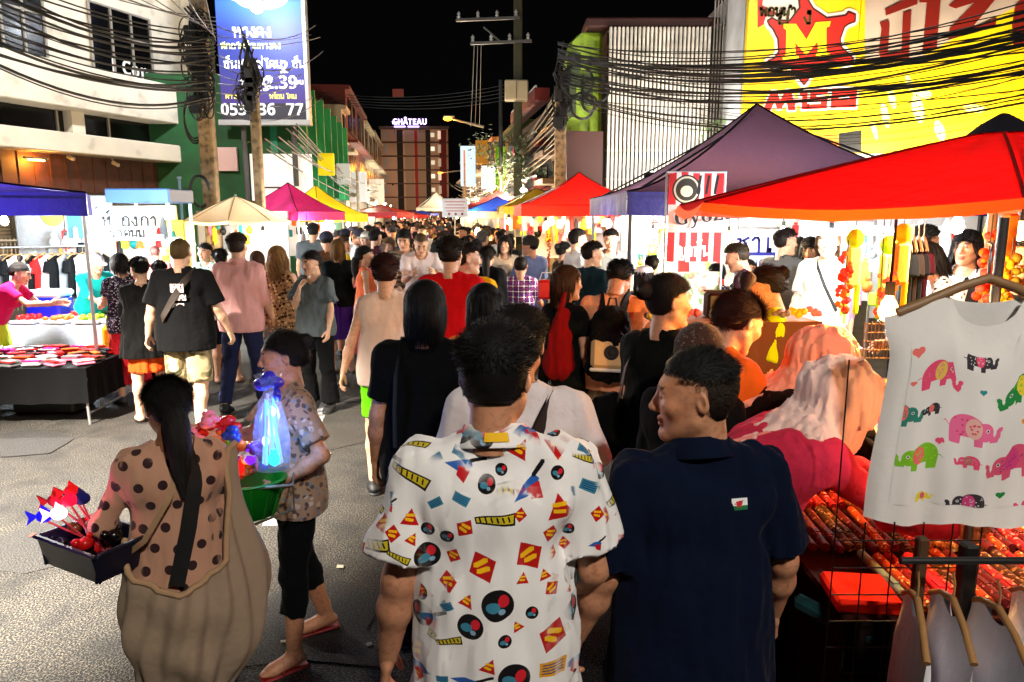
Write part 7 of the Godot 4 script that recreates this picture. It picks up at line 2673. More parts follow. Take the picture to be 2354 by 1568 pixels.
	put(sh, "hook", mbn().tube(PackedVector3Array([V(0, 0.04, 0), V(0, 0.10, 0), V(0.02, 0.125, -0.03), V(0.03, 0.13, -0.07)]), 0.004, 0.004, 6).done(), mat(grey(0.5), 0.3, 0.8))
	var thin := garment_mesh(0.40, 0.62, 0.0, 0.012, 25)
	for i in 6:
		var p := V(1.03 + i * 0.105, 1.035 - 0.012 * (i % 3), -1.72 - 0.02 * (i % 2))
		garment("white top hanging edge on, %s from the left under the elephant shirt" % ordinal(i), p, PI / 2 - 0.35 + 0.1 * (i % 3), thin, cloth([K(0.92, 0.92, 0.94), K(0.78, 0.75, 0.78), K(0.88, 0.91, 0.95)][i % 3], 0.6), "white tops on the low rail", 0.86)
	var wb := thing("wire_basket", "small wire basket hanging beside the bare bulb", "basket", at(2010, 770, 2.95))
	for i in 9:
		put(wb, "wire", mbn().rod(V(-0.055 + i * 0.014, -0.09, 0.03), V(-0.06 + i * 0.015, 0.06, 0.035), 0.002, 5).done(), mat(K(0.35, 0.25, 0.1), 0.4))
	for i in 5:
		put(wb, "wire", mbn().rod(V(-0.06, -0.09 + i * 0.035, 0.034), V(0.062, -0.09 + i * 0.035, 0.034), 0.002, 5).done(), mat(K(0.35, 0.25, 0.1), 0.4))
	put(wb, "wire", mbn().rod(V(0, 0.06, 0.03), V(0.0, 0.5, 0.0), 0.002, 5).done(), mat(grey(0.2), 0.4))

func build_right_back() -> void:
	for q in [[1960, 600, 9.2, 1.3, 1.0, -0.2, "white sheet behind the hanging toys on the right"], [2290, 590, 7.2, 2.2, 1.3, -0.3, "white sheet behind the woman with the headphones"], [1560, 560, 10.2, 1.6, 1.3, 0.0, "white back sheet under the purple tent"], [1780, 560, 10.4, 2.2, 1.2, 0.0, "white back wall of the stall with the blue banner"], [1330, 545, 19.6, 2.7, 1.1, 0.06, "white back sheet under the bright red tent"], [1130, 515, 26.3, 2.2, 0.9, 0.1, "pale back sheet under the blue tent"]]:
		var c := at(q[0], q[1], q[2])
		var o := thing("back_sheet", q[6], "sheet", c, q[5])
		put(o, "sheet", mbn().grid(16, 6, func(i: float, j: float) -> Vector3: return V((i - 0.5) * q[3], (j - 0.5) * q[4], 0.03 * sin(i * 19.0) * (1.0 - j))).done(), sheet(grey(0.74), 0.3))
		put(o, "rail", mbn().rod(V(-q[3] * 0.5, q[4] * 0.5, 0), V(q[3] * 0.5, q[4] * 0.5, 0), 0.012, 6).done(), mat(grey(0.5)))
		for sx in [-0.5, 0.5]:
			put(o, "upright", mbn().rod(V(sx * q[3], q[4] * 0.5, 0), V(sx * q[3], -c.y, 0), 0.014, 6).done(), mat(grey(0.5)))
	backdrop_goods("before the right white sheet", at(1940, 620, 6.2), at(2060, 620, 6.0), 1.3, 1.85, 18, 9, 0.8)
	backdrop_goods("under the bright red tent", at(1180, 530, 19.3), at(1440, 530, 19.1), 1.45, 1.98, 30, 10, 1.3)
	backdrop_goods("under the purple tent", at(1470, 560, 9.9), at(1660, 560, 9.9), 1.3, 1.9, 14, 11, 1.0)
	backdrop_goods("under the blue tent", at(1085, 505, 25.9), at(1180, 505, 25.7), 1.5, 1.9, 10, 12, 1.4)
	backdrop_goods("behind the blue banner", at(1690, 560, 10.1), at(1900, 560, 10.1), 1.2, 1.9, 26, 13, 1.1)
	backdrop_goods("higher under the bright red tent", at(1190, 530, 18.6), at(1430, 530, 18.4), 1.75, 2.02, 26, 14, 1.2)
	backdrop_goods("on the left of the striped banner", at(1470, 560, 9.0), at(1540, 560, 9.0), 1.35, 1.95, 14, 15, 0.9)
	backdrop_goods("over the heads at the far right", at(2090, 560, 6.6), at(2350, 560, 6.4), 1.5, 1.95, 22, 16, 0.9)
	backdrop_goods("behind the left clothes rail", at(110, 560, 11.3), at(420, 560, 12.4), 1.35, 1.9, 26, 17, 1.1)
	for q in [[1965, 570, 4.6, 4, "lime green long hanging toy left of the bare bulb"], [2075, 560, 4.4, 3, "yellow green long hanging toy with a round head"], [2042, 585, 4.7, 4, "small lime hanging toy behind the bulb"]]:
		var o := thing("hanging_toy", q[4], "toy", at(q[0], q[1], q[2]))
		put(o, "toy_head", mbn().ball(V(0, 0.06, 0), V(0.055, 0.06, 0.05)).done(), cloth(COLOURS[q[3]], 0.3))
		put(o, "toy_body", mbn().soft(V(0, -0.12, 0), V(0.10, 0.26, 0.05), 0.022).done(), cloth(COLOURS[q[3]].lightened(0.3), 0.3))
		put(o, "toy_leg", mbn().soft(V(-0.035, -0.32, 0), V(0.035, 0.2, 0.03), 0.012).soft(V(0.035, -0.32, 0), V(0.035, 0.2, 0.03), 0.012).done(), cloth(COLOURS[q[3]], 0.3))
		put(o, "string", mbn().rod(V(0, 0.11, 0), V(0, 0.3, 0), 0.003, 5).done(), mat(grey(0.2)))
	var r := RandomNumberGenerator.new()
	r.seed = 44
	for q in [[1948, 590, 4.5, 0.35, "orange red bead garland left of the lime toys"], [2278, 545, 3.3, 0.40, "red and orange flower garland hanging by the yellow post"], [2325, 600, 3.2, 0.34, "yellow flower garland right of the yellow post"], [2040, 640, 3.6, 0.2, "orange and pink flower string above the bare bulb"], [1262, 540, 15.5, 0.7, "dark bead string under the red tent"]]:
		var o := thing("garland", q[4], "garland", at(q[0], q[1], q[2]))
		for col in 3:
			var mb := mbn()
			for k in 14:
				mb.ball(V(r.randf_range(-0.035, 0.035), -q[3] * k / 14.0 + r.randf_range(-0.02, 0.02), r.randf_range(-0.03, 0.03)), Vector3.ONE * r.randf_range(0.012, 0.022), 7, 5)
			put(o, "blossom", mb.done(), mat([K(0.85, 0.20, 0.05), K(0.90, 0.45, 0.08), K(0.90, 0.30, 0.35)][col] if q[0] != 2325 else [K(0.95, 0.80, 0.10), K(0.95, 0.7, 0.1), K(0.5, 0.5, 0.1)][col], 0.7))
		put(o, "string", mbn().rod(V(0, 0.1, 0), V(0, -q[3], 0), 0.003, 5).done(), mat(grey(0.2)))
	var yp := at(2312, 600, 3.5)
	solo("timber_post", "yellow painted timber post of the right stall under the red umbrella", "post", mbn().soft(V(0, 1.0, 0), V(0.055, 2.0, 0.055), 0.008).done(), mat(K(0.80, 0.58, 0.22), 0.6), V(yp.x, 0, yp.z))
	var dm := garment_mesh(0.42, 0.95, 0.12, 0.02, 35)
	for i in 4:
		var p := at(2088 + i * 12, 545, 4.9 + 0.1 * i)
		garment("%s long dress, %s from the left on the dark rail at the right" % [["black", "brown", "black", "maroon"][i], ordinal(i)], p, 1.2, dm, cloth([grey(0.03), K(0.12, 0.08, 0.05), grey(0.04), K(0.2, 0.02, 0.05)][i], 0.5), "long dresses on the dark rail")
	var cb := at(1590, 700, 6.6)
	var o2 := thing("food_counter", "white food counter with a printed picture panel under the striped banner", "counter", V(cb.x, 0, -6.9), 0.05)
	put(o2, "counter", mbn().soft(V(0, 0.45, 0), V(0.62, 0.9, 0.5), 0.02).done(), mat(K(0.85, 0.80, 0.74), 0.5))
	put(o2, "picture_panel", mbn().box(V(0, 1.22, 0.1), V(0.60, 0.50, 0.02)).done(), cloth(Color.WHITE, 0.1, blot_print(K(0.92, 0.86, 0.80), [K(0.85, 0.55, 0.45), K(0.6, 0.7, 0.45), K(0.95, 0.8, 0.6)], 50, 5, 22, 81), 2.0))
	put(o2, "yellow_front", mbn().box(V(-0.06, 0.92, 0.26), V(0.42, 0.30, 0.02)).done(), mat(K(0.90, 0.82, 0.30), 0.5))
	for k in 3:
		var mb := mbn()
		for q in 14:
			mb.ball(V(r.randf_range(-0.08, 0.08), r.randf_range(0.0, 0.09), r.randf_range(-0.08, 0.08)), V(0.035, 0.025, 0.03), 6, 4)
		solo("herb_bunch", "bunch of green herbs on the food counter, %s from the left" % ordinal(k), "herbs", mb.done(), mat(K(0.22, 0.38, 0.08), 0.7), V(cb.x - 0.1 + 0.18 * k, 0.93, -6.72))
	var bn := thing("striped_banner", "red and white striped banner with a round cream emblem hanging before the purple tent", "banner", at(1598, 500, 6.2), 0.03)
	var im := new_img(260, 420, K(0.88, 0.84, 0.82))
	for k in 5:
		im.fill_rect(Rect2i(k * 56, 0, 34, 420), K(0.80, 0.12, 0.13))
	im.fill_rect(Rect2i(0, 150, 260, 130), K(0.90, 0.72, 0.70))
	for k in 5:
		im.fill_rect(Rect2i(k * 56, 280, 34, 140), K(0.85, 0.18, 0.18))
	disc(im, 84, 80, 68, 68, K(0.08, 0.06, 0.05))
	disc(im, 84, 80, 61, 61, K(0.80, 0.74, 0.62))
	disc(im, 84, 80, 52, 52, K(0.20, 0.15, 0.12))
	disc(im, 84, 88, 30, 26, K(0.90, 0.84, 0.66))
	for k in 3:
		line(im, Vector2(150 + k * 40, 20), Vector2(140 + k * 40, 96), 12, K(0.10, 0.08, 0.08))
	thai(im, "ลูกชิ้น", Vector2(40, 330), 60, 10, K(0.95, 0.93, 0.9))
	var bmesh := mbn()
	bmesh.grid(10, 8, func(i: float, j: float) -> Vector3: return V((i - 0.5) * 0.46, (j - 0.5) * 0.74, 0.012 * sin(i * 7.0)))
	var bmat := StandardMaterial3D.new()
	bmat.albedo_texture = tex_of(im)
	bmat.roughness = 0.8
	bmat.backlight_enabled = true
	bmat.backlight = grey(0.4)
	put(bn, "banner_cloth", bmesh.done(), bmat)
	put(bn, "lettering", text_mesh("Gyoza", 0.12, 0.004, true), mat(grey(0.03)), V(0.07, 0.02, 0.03), Basis(Vector3.BACK, 0.12))
	put(bn, "rod", mbn().rod(V(-0.25, 0.37, 0), V(0.25, 0.37, 0), 0.01, 6).done(), mat(grey(0.7)))
	for sx in [-0.245, 0.245]:
		put(bn, "upright", mbn().rod(V(sx, 0.38, -0.02), V(sx, -2.0, -0.02), 0.01, 6).done(), mat(grey(0.7)))
	var bb := thing("blue_banner", "white banner with big blue lettering at the back of the right stall", "banner", at(1742, 575, 9.9))
	put(bb, "banner_cloth", mbn().soft(Vector3.ZERO, V(0.66, 0.56, 0.02), 0.005).done(), mat(grey(0.9)))
	var lm := mbn()
	thai_solid(lm, "ชาเย็น", V(-0.30, 0.24, 0.016), 0.26, 0.035, 0.016)
	lm.box(V(0.03, -0.05, 0.014), V(0.5, 0.05, 0.01))
	thai_solid(lm, "นมสด", V(-0.22, -0.08, 0.016), 0.16, 0.018, 0.016)
	put(bb, "lettering", lm.done(), mat(K(0.03, 0.05, 0.40)))
	var pl := thing("placard", "white placard with pink writing held up on a stick over the crowd", "placard", at(1046, 478, 12.5))
	put(pl, "board", mbn().soft(Vector3.ZERO, V(0.44, 0.31, 0.015), 0.004).done(), mat(grey(0.92)))
	var pk := mbn()
	for k in 4:
		pk.box(V(0.0, 0.10 - k * 0.05, 0.012), V(0.34 - 0.05 * (k % 2), 0.014, 0.006))
	for k in 3:
		pk.ball(V(-0.1 + 0.11 * k, -0.10, 0.012), V(0.02, 0.022, 0.005))
	put(pl, "lettering", pk.done(), mat(K(0.80, 0.45, 0.50)))
	put(pl, "stick", mbn().rod(V(0, -0.15, 0), V(-0.01, -0.95, 0.05), 0.012, 8).done(), mat(K(0.85, 0.80, 0.65)))
	table("white table with paper cups before the grey shirted man", V(at(1850, 690, 5.6).x, 0, -5.6), -0.1, 0.75, 0.5, 1.02, grey(0.85), grey(0.8), 0.5)
	for k in 8:
		var p := V(at(1850, 690, 5.6).x - 0.3 + 0.085 * k, 1.025, -5.5 - 0.06 * (k % 2))
		var c := thing("paper_cup", "white and pink paper cup, %s from the left on the drinks table" % ordinal(k), "cup", p, 0.0, "cups on the drinks table")
		put(c, "cup", mbn().lathe([Vector2(0.0, 0.0), Vector2(0.026, 0.0), Vector2(0.036, 0.10), Vector2(0.033, 0.10)], 12).done(), mat(K(0.90, 0.84, 0.84), 0.5))
		put(c, "sleeve", mbn().lathe([Vector2(0.0305, 0.025), Vector2(0.0355, 0.075)], 12).done(), mat([K(0.85, 0.5, 0.5), grey(0.1), K(0.9, 0.7, 0.6)][k % 3], 0.6))
	var bx := thing("black_case", "black case standing on the right stall counter beside the red topknot", "case", at(1657, 728, 4.3))
	put(bx, "case", mbn().soft(V(0, 0.07, 0), V(0.19, 0.15, 0.12), 0.015).done(), mat(grey(0.04), 0.5))
	put(bx, "lid", mbn().soft(V(0, 0.15, -0.05), V(0.19, 0.012, 0.02), 0.004).done(), mat(grey(0.06), 0.4))
	table("pale counter of the lime shirted seller beside the fabric stall", V(at(1690, 760, 4.2).x, 0, -4.35), 0.1, 0.9, 0.5, at(1657, 730, 4.3).y, K(0.6, 0.5, 0.42), K(0.35, 0.25, 0.2), 0.3, [0])
	for k in 9:
		var p := V(at(1690, 760, 4.2).x - 0.48 + 0.12 * k, at(1657, 730, 4.3).y + 0.005, -4.15 - 0.05 * (k % 3))
		var ci: int = [3, 4, 9, 0, 2, 4, 13, 3, 9][k]
		var mb := mbn()
		for q in 7:
			mb.ball(V(r.randf_range(-0.03, 0.03), 0.02 + r.randf() * 0.03, r.randf_range(-0.03, 0.03)), Vector3.ONE * 0.02, 7, 5)
		solo("trinket_heap", "small heap of %s trinkets, %s from the left on the pale counter" % [COLOUR_NAMES[ci], ordinal(k)], "trinkets", mb.done(), mat(COLOURS[ci], 0.5), p, Basis.IDENTITY, "trinket heaps")
	var rb := thing("red_basket", "red square plastic basket carried beside the plaid shirt", "basket", at(1258, 665, 6.6))
	put(rb, "basket", mbn().soft(V(0, 0, 0), V(0.17, 0.17, 0.14), 0.02).done(), mat(K(0.80, 0.06, 0.05), 0.4))
	put(rb, "handle", mbn().tube(PackedVector3Array([V(-0.07, 0.08, 0), V(-0.05, 0.15, 0), V(0.05, 0.15, 0), V(0.07, 0.08, 0)]), 0.006, 0.006, 6).done(), mat(grey(0.8)))

func build_lamps() -> void:
	var W := K(1.0, 0.97, 0.92)
	var K := K(0.88, 0.95, 1.0)
	var Y := K(1.0, 0.84, 0.55)
	var O := K(1.0, 0.72, 0.38)
	var L := [[10, 508, 7.7, W, 6.0, "bare white bulb flaring at the left edge under the violet awning"], [152, 556, 9.2, K, 5.0, "cold white bulb over the blue cool box"], [208, 548, 9.8, K, 5.0, "cold white bulb right of the one over the cool box"], [440, 562, 12.8, Y, 4.5, "warm bulb by the yellow cabinet"], [605, 545, 14.6, W, 4.0, "white bulb under the beige umbrella"], [706, 530, 17.6, W, 5.0, "white bulb under the magenta tent"], [765, 522, 21.0, W, 5.0, "white bulb under the yellow tent"], [800, 516, 27, K, 6.0, "cold bulb beyond the yellow tent"], [842, 503, 36, K, 8.0, "cold bulb before the crimson tent"], [905, 502, 50, W, 8.0, "bulb under the small far red tent"],
		[1098, 535, 16.0, Y, 5.0, "warm flaring bulb right of the placard"], [1080, 505, 24.0, Y, 6.0, "warm bulb under the blue tent"], [1170, 510, 20.5, Y, 5.0, "warm bulb at the left corner of the bright red tent"], [1255, 520, 17.5, Y, 4.5, "warm bulb in the middle of the bright red tent"], [1400, 515, 17.5, W, 4.5, "white bulb at the right of the bright red tent"], [1500, 540, 8.6, W, 3.5, "white bulb behind the dark post of the purple tent"], [1675, 545, 8.3, Y, 3.5, "yellow bulb right of the striped banner"], [1800, 533, 8.6, K, 3.0, "cold bulb behind the grey shirted man"], [1910, 545, 5.6, K, 2.6, "cold bulb in front of the white dressed visitor's cap"], [2200, 520, 4.4, W, 1.5, "white bulb under the middle of the red umbrella"], [2345, 535, 4.2, Y, 1.5, "warm bulb at the right edge under the red umbrella"], [2042, 715, 2.95, O, 2.2, "bare warm bulb glowing beside the wire basket"]]
	for q in L:
		bulb(q[5], at(q[0], q[1], q[2]), q[3], q[4] * (1.15 if q[2] > 5.0 else 0.9), 0.04 if q[2] < 12 else 0.07, 0.25)
	tube_lamp("long cold tube lamp over the second left stall", at(290, 549, 10.4), 0.1, 1.0, K, 6.0)
	tube_lamp("shorter cold tube lamp next to the long one on the left", at(372, 553, 12.2), 0.1, 0.6, W, 4.0)
	tube_lamp("tube lamp along the back of the purple tent", at(1560, 520, 10.0), 0.0, 1.0, W, 4.0)
	tube_lamp("tube lamp over the drinks table", at(1990, 535, 6.2), -0.2, 0.8, W, 2.6)
	for k in 5:
		bulb("far bulb in the crowd's depth on the %s side" % ["left", "right"][k % 2] + ", %s along" % ordinal(k / 2), at(930 + [0, 120, 25, 95, 40][k], 500 - k, [62, 45, 75, 60, 90][k]), [W, Y, W, Y, Y][k], 9.0, 0.09, 0.2)
	street_lamp("white street lamp on a bent steel pole beside the open road", V(-7.4, 0, -0.6), 0.0, 6.2, 1.6, 1050.0, V(2.2, -6.1, -3.9), 21.0)
	street_lamp("white street lamp on a steel pole at the corner behind the viewer", V(3.6, 0, 3.4), PI * 0.85, 5.6, 2.0, 33.0, V(-0.5, -3.6, -4.2), 55.0)
	street_lamp("unseen tall lamp added over the left stalls to light the facade", V(-10.2, 0, -12.5), 0.0, 9.6, 1.6, 170.0, V(-0.55, -0.55, -0.8), 62.0)  # added out of view to brighten the white facade
	street_lamp("unseen tall lamp added over the right stalls for extra light", V(12.0, 0, -13.5), PI, 10.4, 4.5, 60.0, V(-0.5, -0.7, -0.5), 60.0)  # extra lamp added outside the view to lift the right side

func street_lamp(label: String, base: Vector3, yaw: float, h: float, reach: float, e: float, aim: Vector3, ang: float) -> void:
	var o := thing("street_lamp", label, "lamp", base, yaw)
	put(o, "pole", mbn().tube(PackedVector3Array([Vector3.ZERO, V(0, h - 1.0, 0), V(0.4, h - 0.3, 0), V(reach - 0.3, h, 0)]), 0.08, 0.05, 10).done(), mat(grey(0.4), 0.4, 0.6))
	put(o, "lamp_head", mbn().soft(V(reach, h, 0), V(0.7, 0.12, 0.28), 0.04).done(), mat(grey(0.3), 0.4))
	put(o, "lamp_glass", mbn().box(V(reach, h - 0.072, 0), V(0.55, 0.012, 0.2)).done(), lamp_mat(K(1.0, 0.95, 0.86), 12))
	var l := SpotLight3D.new()
	l.name = "beam"
	l.light_color = K(1.0, 0.965, 0.91)
	l.light_energy = e
	l.light_size = 0.2
	l.spot_range = 80.0
	l.spot_attenuation = 2.0
	l.spot_angle = ang
	l.spot_angle_attenuation = 0.7
	l.shadow_enabled = true
	o.add_child(l)
	l.transform = Transform3D(Basis(Vector3.UP, -yaw) * Basis.looking_at(aim.normalized(), V(0.1, 0.3, 1).normalized()), V(reach, h - 0.1, 0))

func folk(label: String, x: float, y: float, d: float, yaw: float, p: Dictionary, group := "") -> Node3D:
	var s := skeleton(p)
	var tip: Vector3 = s.head * V(0, 0.128 if p.get("hair", "crop") != "none" else 0.118, 0.01)
	var target := at(x, y, d)
	var sc := p.get("size", target.y / tip.y) as float
	var off := Basis(Vector3.UP, deg_to_rad(yaw)) * V(tip.x, 0, tip.z) * sc
	if d < 12.0:
		print("%s: stands %.2f" % [label.left(40), sc * 1.765])
	var pos := V(target.x - off.x, 0, target.z - off.z)
	return person(label, pos, yaw, sc * 1.765, p, group)

func bag_on(label: String, who: Node3D, n: String, cat: String) -> Node3D:
	var o := thing(n, label, cat)
	o.transform = who.transform
	var sc: float = who.get_meta("sc")
	o.transform.basis = o.transform.basis.scaled(Vector3.ONE * sc)
	return o

func strap_path(s: Dictionary, pts: Array, w: float, t := 0.004) -> MB:
	var mb := mbn()
	var C: Transform3D = s.C
	var q := PackedVector3Array()
	for k in pts.size() - 1:
		for j in 5:
			q.append(C * (pts[k] as Vector3).lerp(pts[k + 1], j / 5.0))
	q.append(C * pts[pts.size() - 1])
	var n := q.size()
	mb.grid(n - 1, 1, func(i: float, j: float) -> Vector3:
		var k := int(round(i * (n - 1)))
		var tg := (q[mini(k + 1, n - 1)] - q[maxi(k - 1, 0)]).normalized()
		var out := (q[k] - C.origin - V(0, (q[k] - C.origin).y, 0)).normalized()
		return q[k] + tg.cross(out).normalized() * (j - 0.5) * w + out * t)
	mb.grid(n - 1, 1, func(i: float, j: float) -> Vector3:
		var k := int(round(i * (n - 1)))
		var tg := (q[mini(k + 1, n - 1)] - q[maxi(k - 1, 0)]).normalized()
		var out := (q[k] - C.origin - V(0, (q[k] - C.origin).y, 0)).normalized()
		return q[k] + tg.cross(out).normalized() * (0.5 - j) * w - out * t)
	return mb

func build_people() -> void:
	var plaid := plaid_print()
	var camo := blot_print(K(0.60, 0.52, 0.38), [K(0.42, 0.37, 0.25), K(0.72, 0.65, 0.50), K(0.35, 0.33, 0.22)], 40, 10, 30, 91)
	var floral := blot_print(K(0.62, 0.46, 0.32), [K(0.20, 0.12, 0.08), K(0.85, 0.72, 0.5), K(0.4, 0.25, 0.15)], 60, 6, 18, 92)
	var speck := blot_print(K(0.16, 0.12, 0.20), [K(0.9, 0.88, 0.92)], 70, 4, 8, 93)
	var rings := blot_print(K(0.92, 0.90, 0.90), [K(0.05, 0.05, 0.06)], 26, 8, 15, 94)
	var stripes := stripe_print(K(0.35, 0.32, 0.28), K(0.62, 0.58, 0.50), 8, true)
	var HB := K(0.085, 0.065, 0.055)
	var brown := K(0.22, 0.12, 0.07)
	var blond := K(0.62, 0.44, 0.24)
	var blk := K(0.035, 0.033, 0.036)
	var white := K(0.88, 0.86, 0.84)
	var jean := K(0.13, 0.15, 0.27)
	var a := folk("big man in black T-shirt with picture panels and tan camouflage shorts", 412, 548, 6.5, 3, {"wide": 1.22, "belly": 0.02, "hair": "buzz", "hair_col": K(0.52, 0.40, 0.22), "skin": SKIN_B, "arml": [-4, 15, 12, 0], "armr": [6, 16, 16, 2], "stride": 6, "barefoot": true, "sandal": K(0.08, 0.07, 0.07), "top": {"col": blk, "sleeve": 0.85, "loose": 0.04, "hem": -0.16, "flare": 0.03}, "bottom": {"kind": "shorts", "len": 1.06, "flare": 0.03, "col": Color.WHITE, "tex": camo, "sc": 2.2}})
	var s: Dictionary = a.get_meta("s")
	var o := bag_on("brown crossbody strap bag worn over the black shirt with picture panels", a, "shoulder_bag", "bag")
	put(o, "strap", strap_path(s, [V(0.13, 0.262, 0.02), V(0.07, 0.16, 0.16), V(-0.02, 0.02, 0.185), V(-0.12, -0.14, 0.18), V(-0.20, -0.24, 0.04)], 0.055).done(), mat(K(0.17, 0.12, 0.08), 0.7))
	put(o, "pouch", mbn().soft(s.T * V(-0.23, 0.0, -0.06), V(0.08, 0.22, 0.22), 0.03).done(), cloth(K(0.13, 0.10, 0.07), 0.6))
	for k in 4:
		var q := [[0.015, 0.11, 0.11, 0.075], [0.035, 0.03, 0.10, 0.05], [0.0, -0.045, 0.125, 0.05], [0.0, -0.13, 0.135, 0.075]][k] as Array
		var pm := mbn().grid(6, 3, func(i: float, j: float) -> Vector3: return s.C * V(q[0] + (i - 0.5) * q[2], q[1] + (j - 0.5) * q[3], 0.178 - 0.004 * k - absf(i - 0.5) * 0.01))
		put(a, "shirt_print", pm.done(), cloth(Color.WHITE, 0.2, blot_print(K(0.85, 0.80, 0.77), [K(0.25, 0.15, 0.14), K(0.70, 0.30, 0.28)], 26, 8, 20, 96 + k), 9.0), Vector3.ZERO, Basis.from_scale(Vector3.ONE * a.get_meta("sc")))
	folk("tall man in pale pink shirt and blue jeans walking away", 543, 538, 7.3, -4, {"wide": 1.05, "hair": "tousled", "hair_col": K(0.20, 0.13, 0.09), "skin": SKIN_B, "arml": [2, 10, 18, 4], "armr": [10, 9, 20, 4], "stride": -9, "top": {"col": K(0.92, 0.68, 0.66), "sleeve": 1.25, "loose": 0.03, "hem": -0.13, "collar": true, "folds": 0.018}, "bottom": {"kind": "trousers", "col": jean, "folds": 0.012}, "shoe_col": grey(0.05)})
	folk("woman in a loose black blouse over an orange skirt at the food stall", 316, 592, 7.0, 28, {"fem": true, "hair": "tied", "tail": "bun", "hair_col": HB, "skin": SKIN_B, "head_yaw": 20, "head_pitch": 12, "arml": [26, 8, 60, 10], "armr": [12, 12, 40, 8], "barefoot": true, "sandal": K(0.1, 0.08, 0.08), "top": {"col": K(0.055, 0.05, 0.048), "sleeve": 1.5, "loose": 0.05, "hem": -0.24, "skirt": 0.06, "folds": 0.03, "scoop": 0.02}, "bottom": {"kind": "skirt", "hem": 0.54, "wide": 0.2, "col": K(0.90, 0.30, 0.08), "folds": 0.03}})
	folk("woman in a black and white patterned top looking down at the food stall", 270, 585, 7.7, 45, {"fem": true, "hair": "bob", "skin": SKIN_B, "head_pitch": 22, "arml": [30, 5, 50, 10], "armr": [30, 5, 50, 10], "top": {"col": Color.WHITE, "tex": speck, "sc": 5.0}, "bottom": {"kind": "skirt", "hem": 0.25, "wide": 0.24, "col": K(0.75, 0.12, 0.16)}})
	folk("dark haired shopper with a low bun half hidden by the big man in black", 365, 600, 8.0, 20, {"fem": true, "hair": "tied", "tail": "bun", "head_pitch": 15, "top": {"col": K(0.72, 0.68, 0.64)}, "bottom": {"kind": "trousers", "col": grey(0.08)}})
	folk("seller in turquoise shirt and white cap leaning over the white table", 222, 585, 8.9, -125, {"lean": 24, "hair": "crop", "cap": K(0.92, 0.91, 0.9), "skin": SKIN_B, "head_pitch": 14, "arml": [40, 12, 40, 12], "armr": [44, 10, 30, 12], "top": {"col": K(0.06, 0.62, 0.60), "sleeve": 1.5}, "bottom": {"kind": "trousers", "col": grey(0.1)}})
	folk("seller in magenta top and lime apron bending over goods at the left edge", 52, 605, 7.9, -80, {"lean": 36, "fem": true, "hair": "tied", "tail": "topknot", "skin": SKIN_B, "head_pitch": 18, "arml": [40, 10, 50, 10], "armr": [52, 5, 40, 10], "top": {"col": K(0.72, 0.06, 0.30), "sleeve": 0.6}, "bottom": {"kind": "skirt", "hem": 0.3, "wide": 0.22, "col": K(0.72, 0.78, 0.15)}})
	folk("short haired man in a pale coral shirt behind the black blouse", 355, 565, 11.0, 10, {"hair": "buzz", "hair_col": K(0.5, 0.25, 0.2), "skin": SKIN_B, "top": {"col": K(0.85, 0.45, 0.40)}, "bottom": {"kind": "trousers", "col": grey(0.2)}})
	folk("seller in a pale green flowered shirt behind the big man", 470, 560, 9.6, 170, {"fem": true, "hair": "tied", "skin": SKIN_B, "top": {"col": Color.WHITE, "tex": blot_print(K(0.62, 0.82, 0.74), [K(0.25, 0.6, 0.5), K(0.9, 0.95, 0.9), K(0.8, 0.2, 0.25)], 50, 5, 14, 101), "sc": 4.0}, "bottom": {"kind": "trousers", "col": grey(0.2)}})
	folk("shopper with a dark bun beside the pink shirt", 505, 572, 8.6, 12, {"fem": true, "hair": "tied", "tail": "bun", "hair_col": K(0.11, 0.08, 0.07), "barefoot": true, "skin": SKIN_B, "top": {"col": K(0.80, 0.72, 0.70)}, "bottom": {"kind": "shorts", "len": 0.95, "col": K(0.10, 0.12, 0.18)}})
	folk("woman with straight light brown hair right of the pink shirt", 590, 578, 8.9, 0, {"fem": true, "hair": "bob", "hair_col": K(0.33, 0.20, 0.12), "top": {"col": K(0.85, 0.80, 0.62)}, "bottom": {"kind": "trousers", "col": grey(0.3)}})
	folk("woman with long wavy blonde hair in a brown flowered dress", 636, 566, 7.6, -8, {"fem": true, "hair": "wavy", "hair_col": blond, "skin": SKIN_B, "armr": [14, 10, 50, 5], "top": {"col": Color.WHITE, "tex": floral, "sc": 4.0, "sleeve": 0.0, "scoop": 0.05, "hem": -0.05}, "bottom": {"kind": "skirt", "name": "skirt", "hem": 0.2, "wide": 0.24, "col": Color.WHITE, "tex": floral, "sc": 4.0}})
	folk("woman in grey satin blouse and black trousers holding a hand to her face", 712, 578, 7.3, 165, {"fem": true, "hair": "tied", "hair_col": K(0.07, 0.05, 0.05), "skin": SKIN_B, "head_yaw": -20, "head_pitch": 8, "armr": [38, -4, 112, 26], "arml": [8, 10, 20, 4], "top": {"col": K(0.34, 0.37, 0.38), "sleeve": 0.75, "flare": 0.05, "loose": 0.04, "folds": 0.025, "scoop": 0.06, "wr": 1.2}, "bottom": {"kind": "trousers", "flare": 0.05, "g": 0.02, "col": K(0.02, 0.02, 0.022)}})
	folk("blonde woman in a black jumper and violet skirt with a hand on her hip", 775, 551, 9.2, 5, {"fem": true, "hair": "bob", "hair_col": K(0.50, 0.34, 0.17), "skin": SKIN_B, "armr": [-12, 34, 62, 62], "top": {"col": K(0.025, 0.05, 0.05), "sleeve": 1.9, "hem": -0.06, "scoop": 0.03}, "bottom": {"kind": "skirt", "hem": 0.45, "wide": 0.2, "col": K(0.24, 0.12, 0.46)}, "barefoot": true})
